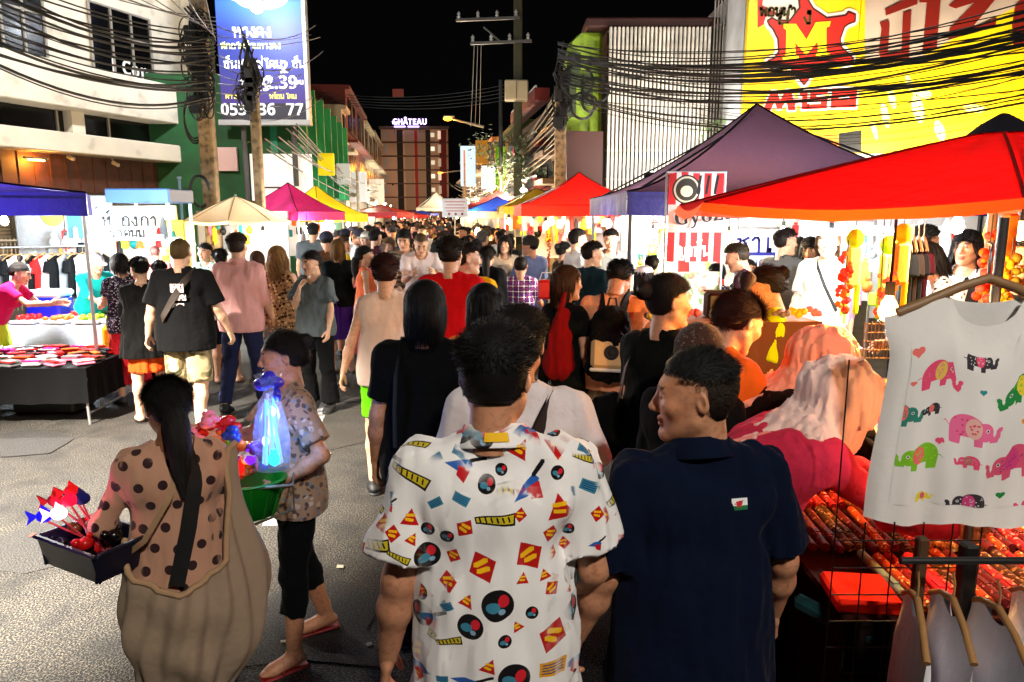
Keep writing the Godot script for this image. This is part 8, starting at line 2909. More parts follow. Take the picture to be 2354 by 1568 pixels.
	folk("woman in an orange sleeveless top and pink skirt walking to the right", 838, 566, 8.6, -78, {"fem": true, "hair": "tied", "tail": "low", "skin": SKIN_B, "arml": [10, 6, 20, 2], "top": {"col": K(0.90, 0.45, 0.28), "sleeve": 0.0, "scoop": 0.05}, "bottom": {"kind": "skirt", "hem": 0.4, "wide": 0.26, "col": K(0.85, 0.42, 0.45), "folds": 0.04}})
	folk("woman with auburn cropped hair in white sleeveless top and lime shorts", 884, 588, 5.1, 6, {"fem": true, "wide": 1.08, "hair": "crop", "hair_col": K(0.20, 0.06, 0.05), "skin": SKIN_B, "head": 1.06, "arml": [-10, 18, 14, 2], "armr": [10, 10, 30, 4], "top": {"col": K(0.90, 0.80, 0.74), "sleeve": 0.0, "loose": 0.03, "scoop": 0.04, "hem": -0.12}, "bottom": {"kind": "shorts", "len": 0.8, "col": K(0.40, 0.82, 0.05)}})
	folk("tall man in red T-shirt in the middle of the street", 1035, 545, 5.5, -4, {"wide": 1.0, "hair": "crop", "hair_col": K(0.115, 0.08, 0.055), "skin": SKIN_B, "head_yaw": -6, "top": {"col": K(0.78, 0.05, 0.08), "sleeve": 0.6, "loose": 0.03}, "bottom": {"kind": "shorts", "col": K(0.2, 0.2, 0.22)}})
	folk("man in yellow shirt beside the red shirted man pointing to the left", 1072, 560, 5.9, -10, {"hair": "crop", "hair_col": K(0.14, 0.07, 0.05), "skin": SKIN_B, "head_yaw": -62, "arml": [62, 58, 16, 0], "top": {"col": K(0.94, 0.66, 0.03), "sleeve": 0.62, "flare": 0.03}, "bottom": {"kind": "trousers", "col": grey(0.2)}})
	folk("person with dark ponytail in a black jacket right of the yellow shirt", 1121, 566, 8.5, -8, {"hair": "tied", "tail": "low", "fem": true, "hair_col": K(0.13, 0.09, 0.07), "wide": 1.15, "top": {"col": K(0.045, 0.045, 0.055), "sleeve": 1.9, "loose": 0.05, "hem": -0.18}, "bottom": {"kind": "trousers", "col": grey(0.06)}})
	folk("boy in a purple and white plaid shirt seen from behind", 1197, 592, 8.8, -4, {"wide": 0.92, "head": 1.14, "hair": "buzz", "hair_col": K(0.13, 0.09, 0.07), "armr": [10, 18, 40, 5], "top": {"col": Color.WHITE, "tex": plaid, "sc": 3.2, "sleeve": 1.0, "loose": 0.04}, "bottom": {"kind": "trousers", "col": jean}})
	folk("man in grey blue shirt and cap looking to the left by the warm stall", 1220, 543, 9.4, 35, {"wide": 1.08, "hair": "crop", "cap": K(0.22, 0.20, 0.17), "skin": SKIN_A, "head_yaw": 30, "arml": [20, 8, 60, 12], "armr": [8, 10, 40, 10], "top": {"col": K(0.40, 0.44, 0.58), "sleeve": 0.8, "loose": 0.05, "hem": -0.2}, "bottom": {"kind": "trousers", "col": grey(0.06)}})
	folk("long haired young woman in white crop top and black shorts facing the viewer", 1161, 541, 10.0, 168, {"fem": true, "hair": "long", "hair_col": K(0.14, 0.10, 0.08), "skin": SKIN_B, "armr": [30, 8, 80, 20], "arml": [16, 8, 70, 20], "top": {"col": K(0.80, 0.70, 0.60), "sleeve": 0.2, "hem": 0.08}, "bottom": {"kind": "shorts", "len": 0.6, "col": grey(0.03)}, "barefoot": true})
	folk("grey haired man in a brown jacket near the warm flaring bulb", 1109, 531, 11.2, -30, {"hair": "crop", "hair_col": K(0.45, 0.40, 0.36), "top": {"col": K(0.42, 0.26, 0.19), "sleeve": 1.9, "hem": -0.18}, "bottom": {"kind": "trousers", "col": grey(0.15)}})
	folk("teenager in a striped grey T-shirt coming towards the viewer with a drink", 926, 529, 9.4, 178, {"hair": "bob", "hair_col": K(0.035, 0.035, 0.03), "skin": SKIN_B, "head_pitch": 22, "armr": [26, 6, 80, 26], "arml": [26, 6, 74, 24], "top": {"col": Color.WHITE, "tex": stripes, "sc": 2.2, "sleeve": 0.7, "loose": 0.04}, "bottom": {"kind": "shorts", "col": grey(0.06)}})
	folk("man in white shirt with a black strap looking down at his camera", 968, 540, 9.0, 190, {"hair": "buzz", "hair_col": K(0.45, 0.35, 0.24), "skin": SKIN_B, "lean": 10, "head_pitch": 34, "arml": [30, 5, 80, 20], "armr": [30, 5, 80, 20], "top": {"col": K(0.86, 0.80, 0.80), "sleeve": 0.6}, "bottom": {"kind": "shorts", "col": K(0.3, 0.22, 0.16)}})
	folk("fair haired face in a pale headscarf behind the striped teenager", 893, 546, 10.6, 180, {"fem": true, "hair": "long", "hair_col": K(0.60, 0.42, 0.28), "skin": SKIN_B, "top": {"col": K(0.85, 0.62, 0.35)}, "bottom": {"kind": "trousers", "col": grey(0.2)}})
	folk("man in a dark red T-shirt with black hair left of the striped teenager", 862, 528, 11.5, -30, {"hair": "crop", "skin": SKIN_B, "top": {"col": K(0.20, 0.04, 0.05)}, "bottom": {"kind": "trousers", "col": grey(0.1)}})
	folk("pale faced visitor in a white hat among the crowd left of the middle", 842, 532, 12.0, 150, {"hair": "crop", "cap": K(0.85, 0.82, 0.76), "skin": SKIN_B, "top": {"col": grey(0.06)}, "bottom": {"kind": "trousers", "col": grey(0.1)}})
	folk("broad man in a grey T-shirt seen from behind left of the middle", 719, 514, 12.0, 2, {"wide": 1.2, "hair": "crop", "hair_col": K(0.13, 0.11, 0.1), "top": {"col": K(0.30, 0.31, 0.31), "sleeve": 0.7}, "bottom": {"kind": "trousers", "col": grey(0.1)}})
	folk("teenage shopper with a brown bob, black waistcoat and grey shorts", 1302, 612, 4.9, -52, {"fem": true, "hair": "bob", "hair_col": K(0.22, 0.11, 0.04), "skin": SKIN_B, "head_yaw": -14, "arml": [6, 8, 16, 4], "top": {"col": K(0.03, 0.045, 0.045), "sleeve": 0.5, "hem": -0.1}, "bottom": {"kind": "shorts", "len": 0.9, "col": K(0.45, 0.42, 0.42)}, "barefoot": true})
	a = folk("man in peach T-shirt and camouflage shorts leaning over a stall with a backpack", 1432, 603, 5.0, -14, {"lean": 8, "hair": "crop", "hair_col": K(0.05, 0.045, 0.045), "skin": SKIN_A, "head_pitch": 34, "head_yaw": -12, "arml": [8, 10, 22, 4], "armr": [36, 8, 56, 16], "stride": 5, "top": {"col": K(0.92, 0.62, 0.46), "sleeve": 0.72, "loose": 0.03}, "bottom": {"kind": "shorts", "len": 1.0, "flare": 0.02, "col": Color.WHITE, "tex": camo, "sc": 2.0}, "shoe_col": K(0.45, 0.22, 0.15)})
	s = a.get_meta("s")
	o = bag_on("black backpack with a cream front pocket and round emblem", a, "backpack", "backpack")
	var C: Transform3D = s.C
	var pf := Field.new(V(-0.24, -0.36, -0.16), V(0.24, 0.30, 0.18), 0.014)
	pf.cap(V(0, 0.08, 0), V(0, -0.15, 0.0), 0.125, 0.155, 0.04, Vector3.RIGHT, 0.62)
	pf.cap(V(-0.08, -0.20, 0.0), V(0.08, -0.20, 0.0), 0.075, 0.075, 0.05)
	pf.cap(V(-0.05, 0.0, 0.05), V(0.05, -0.04, 0.06), 0.07, 0.07, 0.05)
	pf.ripple(fold_noise, 0.02, V(14, 8, 14), 0.05)
	var pr := raw()
	pf.mesh_to(pr)
	put(o, "pack", raw_mesh(pr), cloth(K(0.035, 0.032, 0.034), 0.7), C * V(0.0, -0.01, 0.215), C.basis)
	put(o, "front_pocket", mbn().soft(C * V(0.0, -0.12, 0.312), V(0.23, 0.20, 0.06), 0.028, C.basis).done(), cloth(K(0.80, 0.68, 0.50), 0.6))
	put(o, "emblem", mbn().lathe([Vector2(0.048, 0.0), Vector2(0.046, 0.006), Vector2(0.030, 0.0062), Vector2(0.030, 0.003), Vector2(0.018, 0.003), Vector2(0.018, 0.0064), Vector2(0.001, 0.0066)], 20, Transform3D(C.basis * Basis(Vector3.RIGHT, PI / 2), C * V(0.02, -0.11, 0.342))).done(), mat(grey(0.05), 0.7))
	put(o, "white_trim", mbn().soft(C * V(0.0, -0.225, 0.30), V(0.24, 0.022, 0.06), 0.008, C.basis).done(), mat(grey(0.8)))
	put(o, "grab_loop", mbn().tube(PackedVector3Array([C * V(-0.03, 0.19, 0.2), C * V(-0.02, 0.24, 0.2), C * V(0.02, 0.24, 0.2), C * V(0.03, 0.19, 0.2)]), 0.008, 0.008, 6).done(), mat(grey(0.04)))
	for sd in [-1.0, 1.0]:
		put(o, "strap", strap_path(s, [V(sd * 0.07, 0.17, 0.18), V(sd * 0.085, 0.262, 0.08), V(sd * 0.10, 0.262, 0.0), V(sd * 0.11, 0.15, -0.12)], 0.055, 0.006).done(), cloth(K(0.05, 0.03, 0.025), 0.5))
	o = thing("red_shoulder_bag", "limp dark red cloth bag hanging at the side of the brown bobbed shopper", "bag", at(1288, 770, 4.75))
	pf = Field.new(V(-0.2, -0.34, -0.14), V(0.2, 0.26, 0.14), 0.014)
	pf.cap(V(0.01, 0.12, 0), V(-0.01, -0.20, 0), 0.055, 0.105, 0.04, Vector3.RIGHT, 0.55)
	pf.cap(V(-0.05, -0.22, 0), V(0.05, -0.22, 0), 0.045, 0.045, 0.05)
	pf.ripple(fold_noise, 0.03, V(14, 4, 14), 0.05)
	pr = raw()
	pf.mesh_to(pr)
	put(o, "bag", raw_mesh(pr), cloth(K(0.48, 0.035, 0.045), 0.9))
	put(o, "strap", mbn().tube(PackedVector3Array([V(-0.01, 0.12, 0.0), V(0.01, 0.20, -0.02), V(0.03, 0.27, -0.06)]), 0.025, 0.016, 8).done(), cloth(K(0.45, 0.035, 0.045), 0.6))
	folk("man in a dark teal jacket looking right before the red tent", 1361, 556, 7.2, -50, {"hair": "crop", "hair_col": K(0.12, 0.09, 0.07), "skin": SKIN_B, "head_yaw": -25, "top": {"col": K(0.05, 0.13, 0.15), "sleeve": 1.7, "hem": -0.12, "hood": true}, "bottom": {"kind": "trousers", "col": grey(0.06)}})
	folk("man in grey T-shirt facing the viewer at the red tent stall", 1405, 528, 9.2, 172, {"wide": 1.1, "hair": "crop", "hair_col": K(0.05, 0.045, 0.04), "skin": SKIN_A, "head_pitch": 10, "armr": [22, 10, 60, 12], "arml": [24, 10, 50, 10], "top": {"col": K(0.36, 0.37, 0.37), "sleeve": 0.8, "loose": 0.05}, "bottom": {"kind": "trousers", "col": grey(0.06)}})
	folk("curly haired bearded man in a white vest by the red tent", 1327, 527, 9.0, -70, {"hair": "curly", "hair_col": K(0.09, 0.06, 0.05), "skin": SKIN_B, "top": {"col": white, "sleeve": 0.1}, "bottom": {"kind": "shorts", "col": grey(0.3)}})
	folk("small woman with a high dark bun behind the bearded man", 1297, 556, 9.6, -60, {"fem": true, "hair": "tied", "tail": "bun", "hair_col": K(0.06, 0.045, 0.04), "top": {"col": K(0.32, 0.24, 0.17)}, "bottom": {"kind": "trousers", "col": grey(0.1)}})
	folk("long haired woman in white cap beside the backpack", 1482, 612, 6.4, -30, {"fem": true, "hair": "long", "hair_col": K(0.10, 0.06, 0.05), "cap": K(0.88, 0.86, 0.88), "top": {"col": grey(0.05)}, "bottom": {"kind": "trousers", "col": grey(0.05)}})
	folk("woman in a dark blue top browsing at the purple tent with her back turned", 1500, 588, 8.2, -20, {"fem": true, "hair": "tied", "skin": SKIN_B, "arml": [4, 16, 10, 0], "top": {"col": K(0.10, 0.11, 0.20), "sleeve": 0.3}, "bottom": {"kind": "trousers", "col": K(0.4, 0.45, 0.4)}})
	folk("man with short brown hair in a dark red shirt working at the counter", 1688, 561, 6.8, 62, {"lean": 16, "hair": "crop", "hair_col": K(0.23, 0.16, 0.08), "skin": SKIN_A, "head_pitch": 18, "armr": [36, 6, 50, 10], "top": {"col": K(0.22, 0.10, 0.13), "sleeve": 0.8}, "bottom": {"kind": "trousers", "col": grey(0.1)}})
	folk("person in a navy and white speckled shirt beside the short haired man", 1648, 606, 7.4, 20, {"fem": true, "hair": "tied", "top": {"col": Color.WHITE, "tex": speck, "sc": 4.5}, "bottom": {"kind": "trousers", "col": grey(0.1)}})
	folk("dark haired seller mostly hidden behind the short haired man in dark red", 1722, 597, 7.6, 180, {"fem": true, "hair": "bob", "top": {"col": grey(0.1)}, "bottom": {"kind": "trousers", "col": grey(0.1)}})
	folk("tall man in a grey T-shirt with a black backpack looking to the right", 1806, 527, 7.4, -62, {"hair": "crop", "hair_col": K(0.13, 0.07, 0.05), "skin": SKIN_B, "head_yaw": -20, "arml": [2, 6, 16, 2], "armr": [6, 9, 20, 4], "top": {"col": K(0.36, 0.35, 0.34), "sleeve": 0.62}, "bottom": {"kind": "trousers", "col": grey(0.3)}})
	folk("woman in black standing between the grey shirt and the blue green blouse", 1838, 545, 8.4, -20, {"fem": true, "hair": "long", "hair_col": HB, "top": {"col": grey(0.03), "sleeve": 1.8}, "bottom": {"kind": "trousers", "col": grey(0.04)}})
	folk("woman with black hair in a blue green blouse looking down", 1862, 546, 8.0, 150, {"fem": true, "hair": "long", "skin": SKIN_A, "head_pitch": 16, "arml": [20, 6, 70, 20], "top": {"col": K(0.20, 0.46, 0.50)}, "bottom": {"kind": "trousers", "col": grey(0.05)}})
	a = folk("visitor in a cream white tunic with a black belt and shoulder strap", 1906, 523, 6.6, 150, {"fem": true, "wide": 1.1, "hair": "bob", "hair_col": K(0.35, 0.22, 0.12), "skin": SKIN_B, "armr": [10, 10, 40, 8], "top": {"col": K(0.90, 0.86, 0.76), "sleeve": 0.8, "hem": -0.3, "loose": 0.04}, "bottom": {"kind": "trousers", "col": K(0.85, 0.82, 0.75)}})
	s = a.get_meta("s")
	put(a, "belt", mbn().lathe([Vector2(0.182, 0.0), Vector2(0.186, 0.02), Vector2(0.182, 0.04)], 24, Transform3D(Basis.IDENTITY, s.T * V(0, 0.10, 0)), 1.0, 0.82).done(), mat(grey(0.04)), Vector3.ZERO, Basis.from_scale(Vector3.ONE * a.get_meta("sc")))
	put(a, "strap", strap_path(s, [V(0.08, 0.262, 0.02), V(0.05, 0.20, -0.12), V(-0.02, 0.05, -0.17), V(-0.12, -0.15, -0.15)], 0.025).done(), mat(grey(0.04)), Vector3.ZERO, Basis.from_scale(Vector3.ONE * a.get_meta("sc")))
	folk("man with cropped black hair in white looking right under the red umbrella", 2128, 519, 6.0, -60, {"hair": "crop", "skin": SKIN_A, "head_yaw": -12, "top": {"col": K(0.80, 0.82, 0.88)}, "bottom": {"kind": "trousers", "col": K(0.10, 0.07, 0.06)}})
	folk("woman bending forward in a white blouse with black rings", 2112, 562, 5.4, 70, {"lean": 26, "fem": true, "wide": 1.1, "hair": "bob", "hair_col": K(0.06, 0.05, 0.04), "head_pitch": 26, "armr": [20, 6, 30, 6], "top": {"col": Color.WHITE, "tex": rings, "sc": 4.0, "sleeve": 0.9, "loose": 0.05}, "bottom": {"kind": "trousers", "col": K(0.12, 0.03, 0.05)}})
	folk("woman with headphones and long black hair in a black and white top", 2228, 529, 5.6, 130, {"fem": true, "hair": "long", "hair_col": K(0.045, 0.035, 0.035), "skin": SKIN_A, "armr": [30, 8, 70, 20], "arml": [20, 10, 60, 20], "top": {"col": Color.WHITE, "tex": rings, "sc": 3.0, "sleeve": 1.0}, "bottom": {"kind": "skirt", "hem": 0.3, "wide": 0.2, "col": K(0.04, 0.02, 0.02)}})
	folk("dark haired stallholder at the far right edge under the red umbrella", 2352, 545, 4.6, 150, {"hair": "crop", "skin": SKIN_C, "top": {"col": K(0.06, 0.05, 0.05)}, "bottom": {"kind": "trousers", "col": grey(0.05)}})
	build_near_people()
	build_far_crowd()

func build_near_people() -> void:
	var HB := K(0.05, 0.042, 0.04)
	var a := folk("young man in a white short sleeved shirt printed with red and yellow badges", 1142, 752, 1.70, 4, {"lod": 0, "wide": 1.04, "hair": "tousled", "hair_col": HB, "skin": SKIN_A, "head_yaw": -20, "head_pitch": 4, "arml": [-2, 11, 14, 2], "armr": [2, 13, 48, 30], "bottom": {"kind": "trousers", "col": K(0.08, 0.08, 0.1)}, "top": {"col": Color.WHITE, "tex": comic_print(), "sc": 1.4, "sleeve": 0.74, "flare": 0.040, "loose": 0.025, "collar": true, "hem": -0.26, "folds": 0.018}})
	var s: Dictionary = a.get_meta("s")
	var sc: float = a.get_meta("sc")
	var C: Transform3D = s.C
	var ct := C * Transform3D(Basis(Vector3.RIGHT, -0.30), V(0, 0.240, 0.006))
	put(a, "collar_label", mbn().grid(10, 2, func(i: float, j: float) -> Vector3: return ct * V(sin((i - 0.5) * 0.62) * lerpf(0.0915, 0.0815, j) * 1.06, lerpf(0.008, 0.029, j), cos((i - 0.5) * 0.62) * lerpf(0.0925, 0.0825, j))).done(), mat(K(0.93, 0.72, 0.08)), Vector3.ZERO, Basis.from_scale(Vector3.ONE * sc))
	a = folk("man in a navy polo shirt with a small flag patch looking to the left", 1606, 808, 1.80, 12, {"lod": 0, "wide": 1.10, "belly": 0.01, "hair": "undercut", "hair_col": K(0.045, 0.04, 0.038), "skin": SKIN_A, "head_yaw": 66, "head_pitch": 2, "arml": [4, 14, 16, 2], "armr": [-2, 16, 26, 6], "bottom": {"kind": "trousers", "col": K(0.03, 0.03, 0.04)}, "top": {"col": K(0.012, 0.05, 0.14), "sleeve": 0.85, "flare": 0.03, "loose": 0.04, "collar": true, "hem": -0.2, "folds": 0.020}})
	s = a.get_meta("s")
	sc = a.get_meta("sc")
	C = s.C
	var im := new_img(96, 60, K(0.92, 0.92, 0.92))
	im.fill_rect(Rect2i(0, 38, 96, 22), K(0.06, 0.42, 0.22))
	for q in [[46, 30, 18, 9], [60, 22, 7, 9], [34, 20, 8, 5], [50, 18, 9, 6], [34, 40, 5, 7], [56, 41, 5, 7], [24, 28, 8, 3], [66, 14, 5, 3]]:
		disc(im, q[0], q[1], q[2], q[3], K(0.78, 0.12, 0.16))
	var fm := StandardMaterial3D.new()
	fm.albedo_texture = tex_of(im)
	fm.roughness = 0.85
	put(a, "flag_patch", mbn().grid(4, 3, func(i: float, j: float) -> Vector3: return C * V(0.062 + (i - 0.5) * 0.044, 0.142 + (j - 0.5) * 0.030, 0.1205 + (0.5 - j) * 0.006)).done(), fm, Vector3.ZERO, Basis.from_scale(Vector3.ONE * sc))
	a = folk("person with thick dark bobbed hair in a plain black T-shirt", 976, 648, 3.2, -3, {"lod": 0, "wide": 1.0, "hair": "bob", "hair_col": K(0.03, 0.028, 0.026), "skin": SKIN_A, "arml": [-4, 9, 16, 2], "armr": [4, 9, 20, 2], "top": {"col": K(0.016, 0.018, 0.016), "sleeve": 0.72, "loose": 0.035, "hem": -0.14}, "bottom": {"kind": "trousers", "col": K(0.02, 0.02, 0.02)}})
	s = a.get_meta("s")
	put(a, "strap", strap_path(s, [V(-0.10, 0.25, -0.06), V(-0.105, 0.27, 0.03), V(-0.11, 0.12, 0.150), V(-0.115, -0.02, 0.165), V(-0.118, -0.20, 0.165)], 0.02).done(), mat(K(0.10, 0.10, 0.08)), Vector3.ZERO, Basis.from_scale(Vector3.ONE * a.get_meta("sc")))
	a = folk("man in a plain white T-shirt with a dark brown strap across his back", 1192, 712, 2.35, -6, {"lod": 0, "wide": 1.06, "hair": "tousled", "hair_col": K(0.08, 0.05, 0.035), "skin": SKIN_A, "arml": [2, 14, 18, 2], "armr": [6, 16, 24, 4], "top": {"col": K(0.86, 0.83, 0.84), "sleeve": 0.74, "flare": 0.03, "loose": 0.04, "hem": -0.14}, "bottom": {"kind": "trousers", "col": K(0.06, 0.06, 0.07)}})
	s = a.get_meta("s")
	put(a, "strap", strap_path(s, [V(0.10, 0.25, -0.06), V(0.12, 0.245, 0.04), V(0.07, 0.13, 0.142), V(-0.03, 0.0, 0.155), V(-0.14, -0.14, 0.14)], 0.045).done(), mat(K(0.10, 0.055, 0.045), 0.6), Vector3.ZERO, Basis.from_scale(Vector3.ONE * a.get_meta("sc")))
	folk("woman with a smooth black bob in an orange top in the middle of the crowd", 1113, 655, 3.6, -5, {"fem": true, "hair": "bob", "hair_col": K(0.02, 0.018, 0.016), "top": {"col": K(0.88, 0.45, 0.10), "sleeve": 0.6}, "bottom": {"kind": "trousers", "col": grey(0.05)}})
	a = folk("woman with dark pinned up curls in a black top, looking right", 1536, 634, 3.3, -40, {"lod": 0, "fem": true, "wide": 1.08, "hair": "curly", "tail": "bun", "hair_col": K(0.09, 0.06, 0.045), "skin": SKIN_A, "head_yaw": -32, "arml": [10, 8, 70, 18], "armr": [16, 6, 60, 18], "top": {"col": K(0.03, 0.034, 0.022), "sleeve": 0.7, "loose": 0.03, "hem": -0.05}, "bottom": {"kind": "skirt", "hem": 0.12, "wide": 0.25, "col": K(0.035, 0.03, 0.022)}})
	var o := bag_on("black shoulder bag on a long brown strap carried by the woman with pinned curls", a, "shoulder_bag", "bag")
	s = a.get_meta("s")
	put(o, "strap", strap_path(s, [V(-0.09, 0.25, -0.05), V(-0.10, 0.262, 0.03), V(-0.13, 0.10, 0.13), V(-0.17, -0.12, 0.135), V(-0.20, -0.3, 0.12)], 0.03).done(), mat(K(0.28, 0.17, 0.09), 0.6))
	put(o, "bag", mbn().soft(s.T * V(-0.24, 0.06, 0.12), V(0.14, 0.34, 0.28), 0.06).done(), cloth(grey(0.015), 0.8))
	folk("shopper in an orange top with dyed red hair tied in a topknot", 1722, 678, 3.05, -62, {"lod": 0, "lean": 26, "fem": true, "hair": "tied", "tail": "topknot", "hair_col": K(0.20, 0.045, 0.02), "skin": SKIN_A, "head_pitch": 26, "arml": [40, 6, 40, 8], "armr": [40, 6, 40, 8], "top": {"col": K(0.92, 0.40, 0.10), "sleeve": 0.7, "hem": -0.12}, "bottom": {"kind": "trousers", "col": grey(0.05)}})
	a = folk("shopper in a mottled brown knitted cap behind the navy shirt", 1622, 757, 2.75, -30, {"fem": true, "lean": 10, "hair": "none", "head_yaw": -20, "head_pitch": 14, "skin": SKIN_A, "top": {"col": grey(0.03), "sleeve": 0.8}, "bottom": {"kind": "trousers", "col": grey(0.04)}})
	s = a.get_meta("s")
	sc = a.get_meta("sc")
	var hx: Transform3D = s.head
	put(a, "knitted_cap", mbn().lathe([Vector2(0.094, -0.03), Vector2(0.100, 0.01), Vector2(0.094, 0.06), Vector2(0.07, 0.10), Vector2(0.03, 0.125), Vector2(0.002, 0.13)], 24, Transform3D(Basis(Vector3.RIGHT, 0.35), V(0, 0.012, 0.022)), 1.0, 1.15).done(), cloth(Color.WHITE, 0.3, blot_print(K(0.26, 0.18, 0.15), [K(0.52, 0.44, 0.40), K(0.14, 0.09, 0.08)], 90, 3, 7, 120), 7.0), hx.origin * sc, hx.basis.scaled(Vector3.ONE * sc))
	folk("seller in a lime green top with tied black hair, looking left", 1748, 615, 4.35, 75, {"fem": true, "wide": 1.12, "hair": "tied", "tail": "bun", "hair_col": K(0.05, 0.045, 0.045), "skin": SKIN_B, "lean": 8, "head_pitch": 16, "armr": [30, 8, 60, 16], "top": {"col": K(0.66, 0.84, 0.06), "sleeve": 0.8, "loose": 0.04, "scoop": 0.03}, "bottom": {"kind": "trousers", "col": grey(0.1)}})
	hijab_woman("woman in a black dress and peach headscarf bending over the fabric table", 1915, 690, 2.85, -84, K(0.018, 0.014, 0.016), K(0.90, 0.60, 0.50), 34)
	hijab_woman("woman in a bright pink dress and pale headscarf bending over the fabric table", 1958, 778, 2.36, -84, K(0.78, 0.17, 0.29), K(0.90, 0.78, 0.75), 42)
	dotted_woman()
	basket_woman()

func hijab_woman(label: String, x: float, y: float, d: float, yaw: float, dress: Color, scarf: Color, lean: float) -> void:
	var p := {"lod": 0, "fem": true, "wide": 1.15, "size": 1.0 if lean > 35.0 else 0.98, "lean": lean, "hunch": 22, "head_pitch": lean * 0.3, "hair": "none", "skin": SKIN_A, "arml": [58, 4, 14, 6], "armr": [50, 6, 26, 8], "top": {"name": "dress", "col": dress, "sleeve": 1.85, "loose": 0.03, "hem": -0.06, "folds": 0.014}, "bottom": {"kind": "skirt", "hem": 0.08, "wide": 0.26, "col": dress, "folds": 0.03}}
	var a := folk(label, x, y, d, yaw, p)
	var s: Dictionary = a.get_meta("s")
	var sc: float = a.get_meta("sc")
	var h: Transform3D = s.head
	var C: Transform3D = s.C
	var f := Field.new(h.origin - V(0.34, 0.42, 0.36), h.origin + V(0.34, 0.26, 0.40), 0.0115)
	f.ell(h * V(0, 0.03, 0.02), V(0.118, 0.124, 0.142), 0.02, false, h.basis)
	f.ell(h * V(0, -0.06, 0.02), V(0.100, 0.11, 0.10), 0.05, false, h.basis)
	f.cap(h * V(0, -0.08, 0.02), C * V(0, 0.22, 0.02), 0.098, 0.110, 0.06)
	f.cap(C * V(-0.10, 0.19, 0.03), C * V(0.10, 0.19, 0.03), 0.080, 0.080, 0.06)
	f.cap(C * V(0.0, 0.16, 0.08), C * V(0.03, 0.02, 0.125), 0.085, 0.03, 0.06, Vector3.RIGHT, 0.6)
	var nz := FastNoiseLite.new()
	nz.seed = 5
	nz.frequency = 1.0
	f.ripple(nz, 0.024, V(17, 3.0, 17), 0.06)
	f.ripple(nz, 0.010, V(34, 5.0, 34), 0.05)
	f.ell(h * V(0, -0.02, -0.125), V(0.060, 0.085, 0.07), 0.01, true, h.basis)
	var out := raw()
	f.mesh_to(out)
	put(a, "headscarf", raw_mesh(out), cloth(scarf, 0.35), Vector3.ZERO, Basis.from_scale(Vector3.ONE * sc))
	if lean > 35.0:
		put(a, "cord", strap_path(s, [V(0.10, 0.20, 0.06), V(0.06, 0.08, 0.130), V(0.0, -0.10, 0.150), V(-0.10, -0.30, 0.13)], 0.010).done(), mat(K(0.90, 0.55, 0.50)), Vector3.ZERO, Basis.from_scale(Vector3.ONE * sc))

